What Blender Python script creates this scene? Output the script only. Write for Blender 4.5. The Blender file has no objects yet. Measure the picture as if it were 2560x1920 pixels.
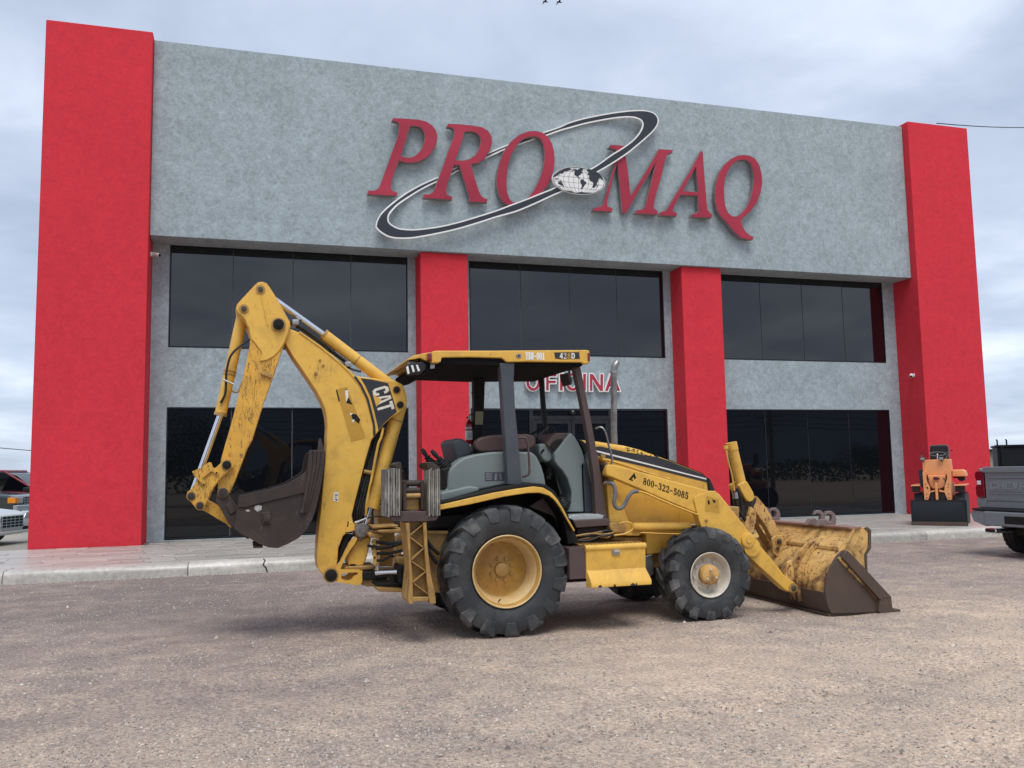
import bpy, bmesh, math, random
from mathutils import Vector, Matrix, noise
from mathutils.geometry import tessellate_polygon
R = math.radians
rnd = random.Random(7)
scene = bpy.context.scene
COL = scene.collection

# ------------------------------------------------------------------ camera
CAM = Vector((-4.399, -20.319, 1.6))
YAW, PITCH, ROLL = 0.29624, 0.09794, -0.01779
FPX, CX, CY = 2211.3, 1280.0, 960.0          # calibration on the 2560 x 1920 photograph
FWD = Vector((math.sin(YAW)*math.cos(PITCH), math.cos(YAW)*math.cos(PITCH), math.sin(PITCH)))
_r = Vector((math.cos(YAW), -math.sin(YAW), 0)); _u = _r.cross(FWD)
RGT = math.cos(ROLL)*_r + math.sin(ROLL)*_u
UPV = -math.sin(ROLL)*_r + math.cos(ROLL)*_u
cam_data = bpy.data.cameras.new('camera'); cam = bpy.data.objects.new('camera', cam_data)
COL.objects.link(cam)
cam.matrix_world = Matrix(((RGT.x, UPV.x, -FWD.x, CAM.x), (RGT.y, UPV.y, -FWD.y, CAM.y),
                           (RGT.z, UPV.z, -FWD.z, CAM.z), (0, 0, 0, 1)))
cam_data.sensor_width = 36.0; cam_data.lens = 36.0*FPX/2560.0
cam_data.clip_start = 0.1; cam_data.clip_end = 9000
scene.camera = cam

# ------------------------------------------------------------------ world, sun, exposure
SUN_EL, SUN_AZ = R(63), R(188)      # azimuth measured from +Y clockwise: behind the camera
world = bpy.data.worlds.new('World'); scene.world = world; world.use_nodes = True
wn, wl = world.node_tree.nodes, world.node_tree.links
wn.clear()
w_out = wn.new('ShaderNodeOutputWorld'); w_bg = wn.new('ShaderNodeBackground'); w_bg.inputs['Strength'].default_value = 0.1
sky = wn.new('ShaderNodeTexSky'); sky.sky_type = 'NISHITA'; sky.sun_disc = False
sky.sun_elevation = SUN_EL; sky.sun_rotation = SUN_AZ; sky.altitude = 1500; sky.air_density = 1.0; sky.dust_density = 1.5
tc = wn.new('ShaderNodeTexCoord')
sep = wn.new('ShaderNodeSeparateXYZ'); wl.new(tc.outputs['Generated'], sep.inputs[0])
mz = wn.new('ShaderNodeMath'); mz.operation = 'MAXIMUM'; wl.new(sep.outputs['Z'], mz.inputs[0]); mz.inputs[1].default_value = 0.0
az = wn.new('ShaderNodeMath'); az.operation = 'ADD'; wl.new(mz.outputs[0], az.inputs[0]); az.inputs[1].default_value = 0.16
dx = wn.new('ShaderNodeMath'); dx.operation = 'DIVIDE'; wl.new(sep.outputs['X'], dx.inputs[0]); wl.new(az.outputs[0], dx.inputs[1])
dy = wn.new('ShaderNodeMath'); dy.operation = 'DIVIDE'; wl.new(sep.outputs['Y'], dy.inputs[0]); wl.new(az.outputs[0], dy.inputs[1])
cmb = wn.new('ShaderNodeCombineXYZ'); wl.new(dx.outputs[0], cmb.inputs[0]); wl.new(dy.outputs[0], cmb.inputs[1])
def wnoise(scale, detail, rough, dist, off):
    mp = wn.new('ShaderNodeMapping'); mp.inputs['Location'].default_value = off; wl.new(cmb.outputs[0], mp.inputs[0])
    n = wn.new('ShaderNodeTexNoise'); n.inputs['Scale'].default_value = scale; n.inputs['Detail'].default_value = detail
    n.inputs['Roughness'].default_value = rough; n.inputs['Distortion'].default_value = dist
    wl.new(mp.outputs[0], n.inputs['Vector']); return n
n1 = wnoise(0.85, 7, 0.52, 0.25, (3.1, 1.7, 0.0)); n2 = wnoise(2.6, 6, 0.5, 0.3, (8.3, 4.2, 2.0))
mixn = wn.new('ShaderNodeMath'); mixn.operation = 'MULTIPLY_ADD'; wl.new(n2.outputs['Fac'], mixn.inputs[0]); mixn.inputs[1].default_value = 0.55
half = wn.new('ShaderNodeMath'); half.operation = 'MULTIPLY'; wl.new(n1.outputs['Fac'], half.inputs[0]); half.inputs[1].default_value = 0.75
wl.new(half.outputs[0], mixn.inputs[2])
cr = wn.new('ShaderNodeValToRGB'); wl.new(mixn.outputs[0], cr.inputs[0])
e = cr.color_ramp.elements
e[0].position = 0.48; e[0].color = (3.05, 3.6, 4.6, 1)
e[1].position = 0.86; e[1].color = (6.2, 6.75, 7.7, 1)
m = e.new(0.64); m.color = (4.0, 4.55, 5.6, 1)
m = e.new(0.73); m.color = (4.85, 5.4, 6.4, 1)
mx = wn.new('ShaderNodeMix'); mx.data_type = 'RGBA'; mx.inputs[0].default_value = 0.9
wl.new(sky.outputs[0], mx.inputs[6]); wl.new(cr.outputs[0], mx.inputs[7])
wl.new(mx.outputs[2], w_bg.inputs['Color']); wl.new(w_bg.outputs[0], w_out.inputs[0])

sun_d = bpy.data.lights.new('sun', 'SUN'); sun_d.energy = 1.5; sun_d.angle = R(32); sun_d.color = (1.0, 0.965, 0.91)
sun = bpy.data.objects.new('sun', sun_d); COL.objects.link(sun)
sdir = Vector((math.sin(SUN_AZ)*math.cos(SUN_EL), math.cos(SUN_AZ)*math.cos(SUN_EL), math.sin(SUN_EL)))
sun.rotation_euler = sdir.to_track_quat('Z', 'Y').to_euler(); sun.location = (0, -20, 30)
scene.view_settings.view_transform = 'Standard'; scene.view_settings.look = 'None'
scene.view_settings.exposure = 0.70; scene.view_settings.gamma = 1.0; scene.view_settings.use_curve_mapping = False

# ------------------------------------------------------------------ survey helper: a mark on the photograph to a point on the plane Y = const
FRAMES = {'A': (440, 660, 3.45625), 'B': (440, 1080, 3.45625), 'C': (940, 840, 3.45625), 'D': (1060, 1180, 3.45625),
          'E': (1440, 1060, 4.25385), 'F': (1600, 1240, 3.35152), 'G': (2180, 1060, 4.608), 'H': (0, 1100, 4.3667),
          'P': (900, 250, 4.0963), 'Q': (1360, 250, 3.8138), 'S': (1280, 900, 5.2667), 'T': (1340, 400, 11.06),
          'U': (940, 1240, 5.922), 'V': (1380, 1180, 5.1844), 'W': (800, 1280, 8.2958), 'X': (980, 1120, 9.2143),
          'I': (1320, 1080, 8.295), 'L': (1800, 1080, 6.38), 'O': (1280, 840, 10.0545), 'N': (460, 1120, 9.2167),
          'd': (0, 0, 0.8640625), 'r1': (920, 420, 3.96875), 'r2': (1200, 400, 4.5357), 'r3': (1380, 260, 4.2333), 'r4': (1060, 290, 3.7353)}
def K(f, x, y, Y):
    ox, oy, s = FRAMES[f]
    d = FWD*FPX + RGT*(ox + x/s - CX) - UPV*(oy + y/s - CY)
    t = (Y - CAM.y)/d.y
    return CAM + d*t
def KX(f, x, y, X):
    ox, oy, s = FRAMES[f]
    d = FWD*FPX + RGT*(ox + x/s - CX) - UPV*(oy + y/s - CY)
    return CAM + d*((X - CAM.x)/d.x)
def KP(Y, *fl):
    """outline: KP(Y, 'A', [(x, y), ...], 'B', [...]) -> [(X, Z), ...]"""
    out = []
    for i in range(0, len(fl), 2):
        for (x, y) in fl[i+1]:
            p = K(fl[i], x, y, Y); out.append((p.x, p.z))
    return out

# ------------------------------------------------------------------ materials
def newmat(name):
    m = bpy.data.materials.new(name); m.use_nodes = True
    nt = m.node_tree; b = nt.nodes['Principled BSDF']
    return m, nt.nodes, nt.links, b
def tex(nodes, links, kind, scale, coord='Object', detail=6, rough=0.55, dist=0.0, stretch=None, off=(0, 0, 0)):
    t = nodes.new('ShaderNodeTexCoord'); mp = nodes.new('ShaderNodeMapping'); links.new(t.outputs[coord], mp.inputs[0])
    if stretch: mp.inputs['Scale'].default_value = stretch
    mp.inputs['Location'].default_value = off
    n = nodes.new('ShaderNodeTexNoise'); n.inputs['Scale'].default_value = scale; n.inputs['Detail'].default_value = detail
    n.inputs['Roughness'].default_value = rough; n.inputs['Distortion'].default_value = dist
    links.new(mp.outputs[0], n.inputs['Vector']); return n
def ramp(nodes, links, src, a, b, ca=(0, 0, 0, 1), cb=(1, 1, 1, 1)):
    r = nodes.new('ShaderNodeValToRGB'); links.new(src, r.inputs[0])
    r.color_ramp.elements[0].position = a; r.color_ramp.elements[1].position = b
    r.color_ramp.elements[0].color = ca; r.color_ramp.elements[1].color = cb
    return r.outputs[0]
def mixc(nodes, links, fac, c1, c2):
    m = nodes.new('ShaderNodeMix'); m.data_type = 'RGBA'
    if isinstance(fac, (int, float)): m.inputs[0].default_value = fac
    else: links.new(fac, m.inputs[0])
    for i, c in ((6, c1), (7, c2)):
        if isinstance(c, tuple): m.inputs[i].default_value = (*c[:3], 1)
        else: links.new(c, m.inputs[i])
    return m.outputs[2]
def math2(nodes, links, op, a, b):
    m = nodes.new('ShaderNodeMath'); m.operation = op
    for i, v in ((0, a), (1, b)):
        if isinstance(v, (int, float)): m.inputs[i].default_value = v
        else: links.new(v, m.inputs[i])
    return m.outputs[0]
def bump(nodes, links, b, src, strength, dist=0.01):
    k = nodes.new('ShaderNodeBump'); k.inputs['Strength'].default_value = strength; k.inputs['Distance'].default_value = dist
    links.new(src, k.inputs['Height']); links.new(k.outputs[0], b.inputs['Normal'])
def plain(name, col, rough=0.5, metal=0.0, var=0.12, scale=9.0, bmp=0.0, spec=0.5, coat=0.0):
    m, n, l, b = newmat(name)
    t = tex(n, l, 'noise', scale, detail=5)
    lo = tuple(c*(1-var) for c in col); hi = tuple(min(1, c*(1+var)) for c in col)
    l.new(ramp(n, l, t.outputs['Fac'], 0.3, 0.7, (*lo, 1), (*hi, 1)), b.inputs['Base Color'])
    l.new(ramp(n, l, t.outputs['Fac'], 0.3, 0.7, (rough*0.85,)*3+(1,), (min(1, rough*1.15),)*3+(1,)), b.inputs['Roughness'])
    b.inputs['Metallic'].default_value = metal; b.inputs['Specular IOR Level'].default_value = spec
    b.inputs['Coat Weight'].default_value = coat; b.inputs['Coat Roughness'].default_value = 0.08
    if bmp: bump(n, l, b, tex(n, l, 'noise', scale*6, detail=4).outputs['Fac'], bmp, 0.004)
    return m
def worn(name, col, col2=None, chip=(0.075, 0.035, 0.02), chips=0.3, scratch=0.5, dirt=0.35, dirtcol=(0.16, 0.10, 0.055), rough=0.42, sc=1.0, metal=0.0, off=0.0, foot=None, edge=0.0):
    """weathered paint: faded patches, grime, chips and curved scratches"""
    m, n, l, b = newmat(name)
    col2 = col2 or tuple(c*0.82 for c in col)
    o = (off, off*1.7, off*0.6)
    t1 = tex(n, l, 'noise', 2.2*sc, detail=6, rough=0.6, off=o)
    c = mixc(n, l, ramp(n, l, t1.outputs['Fac'], 0.35, 0.68), col, col2)
    t2 = tex(n, l, 'noise', 5.5*sc, detail=9, rough=0.7, dist=0.4, off=o)
    g = math2(n, l, 'MULTIPLY', ramp(n, l, t2.outputs['Fac'], 0.47, 0.78), dirt)
    c = mixc(n, l, g, c, dirtcol)
    # long thin scrapes: level lines of noise stretched along two directions, broken up by a mask
    tcn = n.new('ShaderNodeTexCoord'); sl = None
    for (rx, rz, o3) in ((R(38), R(8), 0.0), (R(-52), R(-12), 4.0), (R(80), R(5), 9.0)):
        mp = n.new('ShaderNodeMapping'); mp.inputs['Rotation'].default_value = (0, rx, rz); mp.inputs['Scale'].default_value = (9.0*sc, 3.0*sc, 1.5*sc); mp.inputs['Location'].default_value = (o3+off, o3*1.3, off)
        l.new(tcn.outputs['Object'], mp.inputs[0])
        ns = n.new('ShaderNodeTexNoise'); ns.inputs['Scale'].default_value = 1.6; ns.inputs['Detail'].default_value = 3; ns.inputs['Roughness'].default_value = 0.55; ns.inputs['Distortion'].default_value = 0.35; l.new(mp.outputs[0], ns.inputs['Vector'])
        dv = math2(n, l, 'ABSOLUTE', math2(n, l, 'SUBTRACT', ns.outputs['Fac'], 0.5), 0.0)
        line = ramp(n, l, dv, 0.004, 0.011, (1, 1, 1, 1), (0, 0, 0, 1))
        t3 = tex(n, l, 'noise', 3.4*sc, detail=4, rough=0.65, off=(5+off+o3, 2, 1))
        msk = ramp(n, l, t3.outputs['Fac'], 0.66-0.17*scratch, 0.72-0.17*scratch)
        q = math2(n, l, 'MULTIPLY', line, msk); sl = q if sl is None else math2(n, l, 'MAXIMUM', sl, q)
    sl = math2(n, l, 'MULTIPLY', sl, min(0.85, 0.35+scratch*0.6))
    # chips
    t4 = tex(n, l, 'noise', 13*sc, detail=7, rough=0.72, off=(1, 7+off, 3))
    ch = ramp(n, l, t4.outputs['Fac'], 0.76-0.22*chips, 0.79-0.22*chips)
    fac = math2(n, l, 'MAXIMUM', sl, ch)
    if edge:
        bv = n.new('ShaderNodeBevel'); bv.samples = 4; bv.inputs['Radius'].default_value = 0.014; ge = n.new('ShaderNodeNewGeometry')
        dt = n.new('ShaderNodeVectorMath'); dt.operation = 'DOT_PRODUCT'; l.new(bv.outputs[0], dt.inputs[0]); l.new(ge.outputs['Normal'], dt.inputs[1])
        em_ = ramp(n, l, dt.outputs['Value'], 0.80, 0.97, (1, 1, 1, 1), (0, 0, 0, 1))
        en = ramp(n, l, t4.outputs['Fac'], 0.44, 0.56)
        fac = math2(n, l, 'MAXIMUM', fac, math2(n, l, 'MULTIPLY', math2(n, l, 'MULTIPLY', em_, en), edge))
    if foot:
        sz = n.new('ShaderNodeSeparateXYZ'); l.new(tcn.outputs['Object'], sz.inputs[0])
        zz = math2(n, l, 'ADD', sz.outputs['Z'], math2(n, l, 'MULTIPLY', math2(n, l, 'SUBTRACT', t2.outputs['Fac'], 0.5), -1.1))
        fm = n.new('ShaderNodeMapRange'); fm.inputs[1].default_value = foot; fm.inputs[2].default_value = foot*0.55; l.new(zz, fm.inputs[0])
        fac = math2(n, l, 'MAXIMUM', fac, math2(n, l, 'MULTIPLY', fm.outputs[0], 0.9))
    c = mixc(n, l, fac, c, chip)
    l.new(c, b.inputs['Base Color'])
    l.new(ramp(n, l, t2.outputs['Fac'], 0.3, 0.75, (rough*0.8,)*3+(1,), (min(1, rough*1.6),)*3+(1,)), b.inputs['Roughness'])
    b.inputs['Metallic'].default_value = metal
    h = math2(n, l, 'SUBTRACT', math2(n, l, 'MULTIPLY', t2.outputs['Fac'], 0.25), fac)
    bump(n, l, b, h, 0.25, 0.003)
    return m
M = {}
YEL = (0.76, 0.45, 0.072)
M['yellow'] = worn('yellow_paint', YEL, (0.67, 0.38, 0.065), chips=0.2, scratch=0.35, dirt=0.42, edge=0.7)
M['yellow_boom'] = worn('yellow_boom_paint', (0.80, 0.48, 0.082), (0.72, 0.42, 0.068), chips=0.3, scratch=0.45, dirt=0.42, off=3, edge=0.75)
M['yellow_stick'] = worn('yellow_stick_paint', (0.74, 0.41, 0.06), (0.68, 0.35, 0.045), chips=0.42, scratch=1.0, dirt=0.55, sc=1.3, off=5, edge=0.9)
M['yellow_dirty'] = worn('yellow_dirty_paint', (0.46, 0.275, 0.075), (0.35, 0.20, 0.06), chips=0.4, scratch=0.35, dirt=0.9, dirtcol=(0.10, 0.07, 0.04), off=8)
M['yellow_rust'] = worn('rusty_yellow_paint', (0.72, 0.46, 0.16), (0.58, 0.33, 0.10), chip=(0.085, 0.032, 0.018), chips=0.80, scratch=0.9, dirt=1.15, dirtcol=(0.17, 0.07, 0.03), rough=0.55, off=11, foot=0.46, edge=1.0)
M['brown'] = worn('worn_brown_steel', (0.024, 0.0165, 0.0145), (0.040, 0.026, 0.022), chip=(0.22, 0.195, 0.18), chips=0.36, scratch=0.3, dirt=0.5, dirtcol=(0.10, 0.07, 0.055), rough=0.55, off=2)
M['brown_smooth'] = plain('brown_painted_steel', (0.078, 0.05, 0.048), 0.5, var=0.15, scale=3)
M['brown_bucket'] = worn('worn_bucket_steel', (0.070, 0.048, 0.037), (0.092, 0.060, 0.045), chip=(0.15, 0.06, 0.03), chips=0.3, scratch=0.2, dirt=0.4, dirtcol=(0.15, 0.085, 0.05), rough=0.6, off=4)
M['black'] = plain('black_paint', (0.018, 0.019, 0.022), 0.42, var=0.3, scale=12)
M['black_hood'] = plain('black_hood_decal', (0.026, 0.028, 0.034), 0.45, var=0.25, scale=8)
M['blackplastic'] = plain('black_plastic', (0.018, 0.019, 0.021), 0.55, var=0.2, bmp=0.1, spec=0.3)
M['post'] = plain('blue_grey_post_paint', (0.058, 0.066, 0.08), 0.42, var=0.15, scale=4)
M['greygreen'] = plain('grey_green_plastic', (0.17, 0.205, 0.20), 0.52, var=0.08, scale=3)
M['chrome'] = plain('chrome_rod', (0.72, 0.73, 0.75), 0.16, metal=1.0, var=0.06)
M['steel'] = plain('bare_steel', (0.36, 0.36, 0.36), 0.38, metal=0.9, var=0.2, scale=15)
M['pin'] = worn('greasy_pin', (0.10, 0.075, 0.05), (0.05, 0.04, 0.035), chips=0.2, scratch=0.1, dirt=0.6, rough=0.5, sc=3)
M['hose'] = plain('hose_rubber', (0.014, 0.014, 0.015), 0.55, var=0.3, scale=20)
M['hosegrey'] = plain('braided_hose', (0.13, 0.135, 0.14), 0.6, var=0.35, scale=60)
M['galv'] = plain('exhaust_steel', (0.26, 0.25, 0.24), 0.38, metal=0.85, var=0.3, scale=10)
M['white'] = plain('white_print', (0.78, 0.78, 0.76), 0.5, var=0.05)
M['cream'] = plain('worn_white_print', (0.74, 0.70, 0.60), 0.55, var=0.12, scale=30)
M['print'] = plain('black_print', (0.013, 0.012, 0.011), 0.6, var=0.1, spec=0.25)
M['rimwhite'] = worn('dirty_white_rim', (0.60, 0.56, 0.48), (0.50, 0.45, 0.37), chip=(0.30, 0.17, 0.08), chips=0.3, scratch=0.2, dirt=0.5, dirtcol=(0.28, 0.2, 0.12), sc=3)
M['rimyellow'] = worn('yellow_rim', (0.50, 0.29, 0.065), (0.40, 0.22, 0.05), chips=0.25, scratch=0.1, dirt=0.8, dirtcol=(0.20, 0.12, 0.055), sc=2, off=6)
M['redext'] = plain('extinguisher_red', (0.30, 0.006, 0.012), 0.3, var=0.1, coat=0.3)
M['lens'] = plain('lamp_lens', (0.55, 0.58, 0.60), 0.12, metal=0.6, var=0.2, scale=40)
M['amber'] = plain('amber_lens', (0.85, 0.27, 0.01), 0.2, var=0.05, coat=0.5)
M['redlens'] = plain('red_lens', (0.16, 0.004, 0.012), 0.15, var=0.1, coat=0.6)
M['vinyl'] = plain('brown_vinyl', (0.095, 0.055, 0.05), 0.48, var=0.12, scale=5)
M['mat'] = plain('floor_plate', (0.40, 0.44, 0.46), 0.4, metal=0.3, var=0.15, scale=12)
def rubber(name, base, dust, amt):
    m, n, l, b = newmat(name)
    t = tex(n, l, 'noise', 7, detail=8, rough=0.65); t2 = tex(n, l, 'noise', 1.6, detail=3)
    f = math2(n, l, 'MULTIPLY', ramp(n, l, t.outputs['Fac'], 0.40, 0.72), math2(n, l, 'MULTIPLY', ramp(n, l, t2.outputs['Fac'], 0.3, 0.7), amt))
    l.new(mixc(n, l, f, base, dust), b.inputs['Base Color']); b.inputs['Roughness'].default_value = 0.68
    bump(n, l, b, tex(n, l, 'noise', 55, detail=4).outputs['Fac'], 0.22, 0.004); return m
M['tyre'] = rubber('tyre_rubber', (0.022, 0.0245, 0.027), (0.12, 0.118, 0.115), 0.6)
M['lug'] = rubber('tyre_lug_rubber', (0.025, 0.028, 0.031), (0.20, 0.197, 0.19), 1.0)
M['pad'] = rubber('laminated_pad_rubber', (0.22, 0.20, 0.165), (0.55, 0.51, 0.44), 1.2)
M['pad2'] = rubber('laminated_pad_dark', (0.10, 0.105, 0.10), (0.45, 0.43, 0.38), 1.0)
M['flange'] = worn('cream_rim_flange', (0.66, 0.50, 0.27), (0.60, 0.40, 0.16), chip=(0.2, 0.1, 0.05), chips=0.3, scratch=0.2, dirt=0.6, dirtcol=(0.32, 0.22, 0.12), sc=3, off=9)
M['lining'] = plain('roof_lining', (0.012, 0.012, 0.013), 0.95, var=0.2, spec=0.05)
M['cartyre'] = plain('car_tyre', (0.018, 0.018, 0.019), 0.7, var=0.2, scale=20)

# ------------------------------------------------------------------ objects
def tag(o, label, cat, group=None):
    o['label'] = label; o['category'] = cat
    if group: o['group'] = group
    return o
WORLDROOT = set()
def thing(name, label, cat, loc=(0, 0, 0), rz=0.0, group=None, world=False):
    o = bpy.data.objects.new(name, None); COL.objects.link(o); o.empty_display_size = 0.3
    o.location = loc; o.rotation_euler = (0, 0, rz)
    if world: WORLDROOT.add(o.name)
    return tag(o, label, cat, group)
def link(name, me, mat, parent=None, smooth=False, bevel=0.0, seg=2, label=None, angle=35):
    o = bpy.data.objects.new(name, me); COL.objects.link(o)
    if mat is not None and not me.materials: me.materials.append(M[mat] if isinstance(mat, str) else mat)
    if parent is not None:
        o.parent = parent
        if parent.name in WORLDROOT: o.matrix_parent_inverse = Matrix.Translation(parent.location).inverted()
    if smooth:
        for p in me.polygons: p.use_smooth = True
    if bevel:
        b = o.modifiers.new('bevel', 'BEVEL'); b.width = bevel; b.segments = seg; b.limit_method = 'ANGLE'; b.angle_limit = R(angle)
        if seg > 1:
            for p in me.polygons: p.use_smooth = True
            w = o.modifiers.new('wn', 'WEIGHTED_NORMAL'); w.keep_sharp = True
    if label: o['label'] = label
    return o
def mesh(vs, fs):
    me = bpy.data.meshes.new('m'); me.from_pydata([tuple(v) for v in vs], [], fs); me.update(); return me
def fixn(me):
    bm = bmesh.new(); bm.from_mesh(me); bmesh.ops.recalc_face_normals(bm, faces=bm.faces); bm.to_mesh(me); bm.free(); return me
class MB:
    """collects shapes into one mesh"""
    def __init__(s): s.v = []; s.f = []
    def add(s, vs, fs):
        o = len(s.v); s.v += [tuple(v) for v in vs]; s.f += [tuple(i+o for i in f) for f in fs]; return s
    def box(s, x0, x1, y0, y1, z0, z1):
        return s.add([(x0, y0, z0), (x1, y0, z0), (x1, y1, z0), (x0, y1, z0), (x0, y0, z1), (x1, y0, z1), (x1, y1, z1), (x0, y1, z1)],
                     [(0, 3, 2, 1), (4, 5, 6, 7), (0, 1, 5, 4), (1, 2, 6, 5), (2, 3, 7, 6), (3, 0, 4, 7)])
    def prism(s, pts, y0, y1, holes=()):
        loops = [pts]+list(holes); vs = []; fs = []; n = sum(len(q) for q in loops)
        flat = [p for q in loops for p in q]
        vs = [(p[0], y0, p[1]) for p in flat]+[(p[0], y1, p[1]) for p in flat]
        if holes:
            tr = tessellate_polygon([[Vector((p[0], p[1], 0)) for p in q] for q in loops])
            fs += [tuple(t) for t in tr]+[tuple(i+n for i in reversed(t)) for t in tr]
        else:
            fs += [tuple(range(n)), tuple(reversed(range(n, 2*n)))]
        o = 0
        for q in loops:
            k = len(q)
            for i in range(k):
                j = (i+1) % k; fs.append((o+i, o+n+i, o+n+j, o+j))
            o += k
        return s.add(vs, fs)
    def tube(s, path, r, n=8, cap=True, close=False):
        path = [Vector(p) for p in path]; m = len(path); rs = r if isinstance(r, (list, tuple)) else [r]*m
        vs = []; fs = []; prev = None
        for i, p in enumerate(path):
            t = (path[min(i+1, m-1)]-path[max(i-1, 0)]).normalized()
            if prev is None:
                a = Vector((0, 0, 1)) if abs(t.z) < 0.9 else Vector((1, 0, 0)); u = t.cross(a).normalized()
            else:
                u = (prev-t*prev.dot(t)).normalized()
            prev = u; w = t.cross(u)
            for k in range(n):
                a = 2*math.pi*k/n; vs.append(p+(u*math.cos(a)+w*math.sin(a))*rs[i])
        for i in range(m-1):
            for k in range(n):
                k2 = (k+1) % n; fs.append((i*n+k, i*n+k2, (i+1)*n+k2, (i+1)*n+k))
        if cap: fs += [tuple(reversed(range(n))), tuple((m-1)*n+k for k in range(n))]
        return s.add(vs, fs)
    def lathe(s, prof, c, n=32, a0=0.0, axis='Y', a1=None):
        """prof: list of (offset along axis, radius); c: centre; closed loop of revolution"""
        c = Vector(c); vs = []; fs = []; m = len(prof)
        for k in range(n):
            a = a0+2*math.pi*k/n; ca, sa = math.cos(a), math.sin(a)
            for (h, r) in prof:
                if axis == 'Y': vs.append(c+Vector((r*ca, h, r*sa)))
                elif axis == 'Z': vs.append(c+Vector((r*ca, r*sa, h)))
                else: vs.append(c+Vector((h, r*ca, r*sa)))
        for k in range(n):
            k2 = (k+1) % n
            for i in range(m-1): fs.append((k*m+i, k*m+i+1, k2*m+i+1, k2*m+i))
        return s.add(vs, fs)
    def disc(s, c, r, y0, y1, n=20):
        return s.lathe([(y0, 0.0001), (y0, r), (y1, r), (y1, 0.0001)], c, n)
    def build(s, name, mat, parent=None, smooth=False, bevel=0.0, seg=2, label=None, angle=35, fix=True):
        me = mesh(s.v, s.f)
        if fix: fixn(me)
        o = link(name, me, mat, parent, False, bevel, seg, label, angle)
        if smooth:
            me.set_sharp_from_angle(angle=R(angle))
            for p in me.polygons: p.use_smooth = True
        return o
def plate(name, pts, y0, y1, mat, parent, bevel=0.006, holes=(), label=None, seg=2):
    return MB().prism(pts, y0, y1, holes).build(name, mat, parent, bevel=0 if holes else bevel, seg=seg, label=label)
def decal(name, loops_list, Y, mat, parent, th=0.0015, label=None):
    mb = MB()
    for loops in loops_list: mb.prism(loops[0], Y, Y+th, loops[1:])
    return mb.build(name, mat, parent, label=label)
def smoothpath(pts, n=6):
    pts = [Vector(p) for p in pts]; out = []
    for i in range(len(pts)-1):
        p0 = pts[max(i-1, 0)]; p1 = pts[i]; p2 = pts[i+1]; p3 = pts[min(i+2, len(pts)-1)]
        for k in range(n):
            t = k/n
            out.append(0.5*((2*p1)+(p2-p0)*t+(2*p0-5*p1+4*p2-p3)*t*t+(3*p1-p0-3*p2+p3)*t**3))
    out.append(pts[-1]); return out
def hose(name, pts, r, mat, parent, n=6, seg=6):
    return MB().tube(smoothpath(pts, seg), r, n).build(name, mat, parent, smooth=True, angle=60)
def ell(cx, cy, rx, ry, n=24, a0=0, a1=360):
    return [(cx+rx*math.cos(R(a0+(a1-a0)*k/n)), cy+ry*math.sin(R(a0+(a1-a0)*k/n))) for k in range(n+(0 if abs(a1-a0) >= 360 else 1))]
def offset_poly(pts, d):
    n = len(pts); area = sum(pts[i][0]*pts[(i+1) % n][1]-pts[(i+1) % n][0]*pts[i][1] for i in range(n))
    sg = 1 if area > 0 else -1; out = []
    for i in range(n):
        a = Vector(pts[i-1]); b = Vector(pts[i]); c = Vector(pts[(i+1) % n])
        e1 = (b-a).normalized(); e2 = (c-b).normalized()
        n1 = Vector((e1.y, -e1.x))*sg; n2 = Vector((e2.y, -e2.x))*sg
        k = n1+n2; den = max(0.35, 1+n1.dot(n2)); out.append(tuple(b+k*(d/den)))
    return out
# ================================================================== SETTING
def struct(name, me, mat, kind='structure'):
    o = link(name, me, mat); o['kind'] = kind; return o
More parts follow.
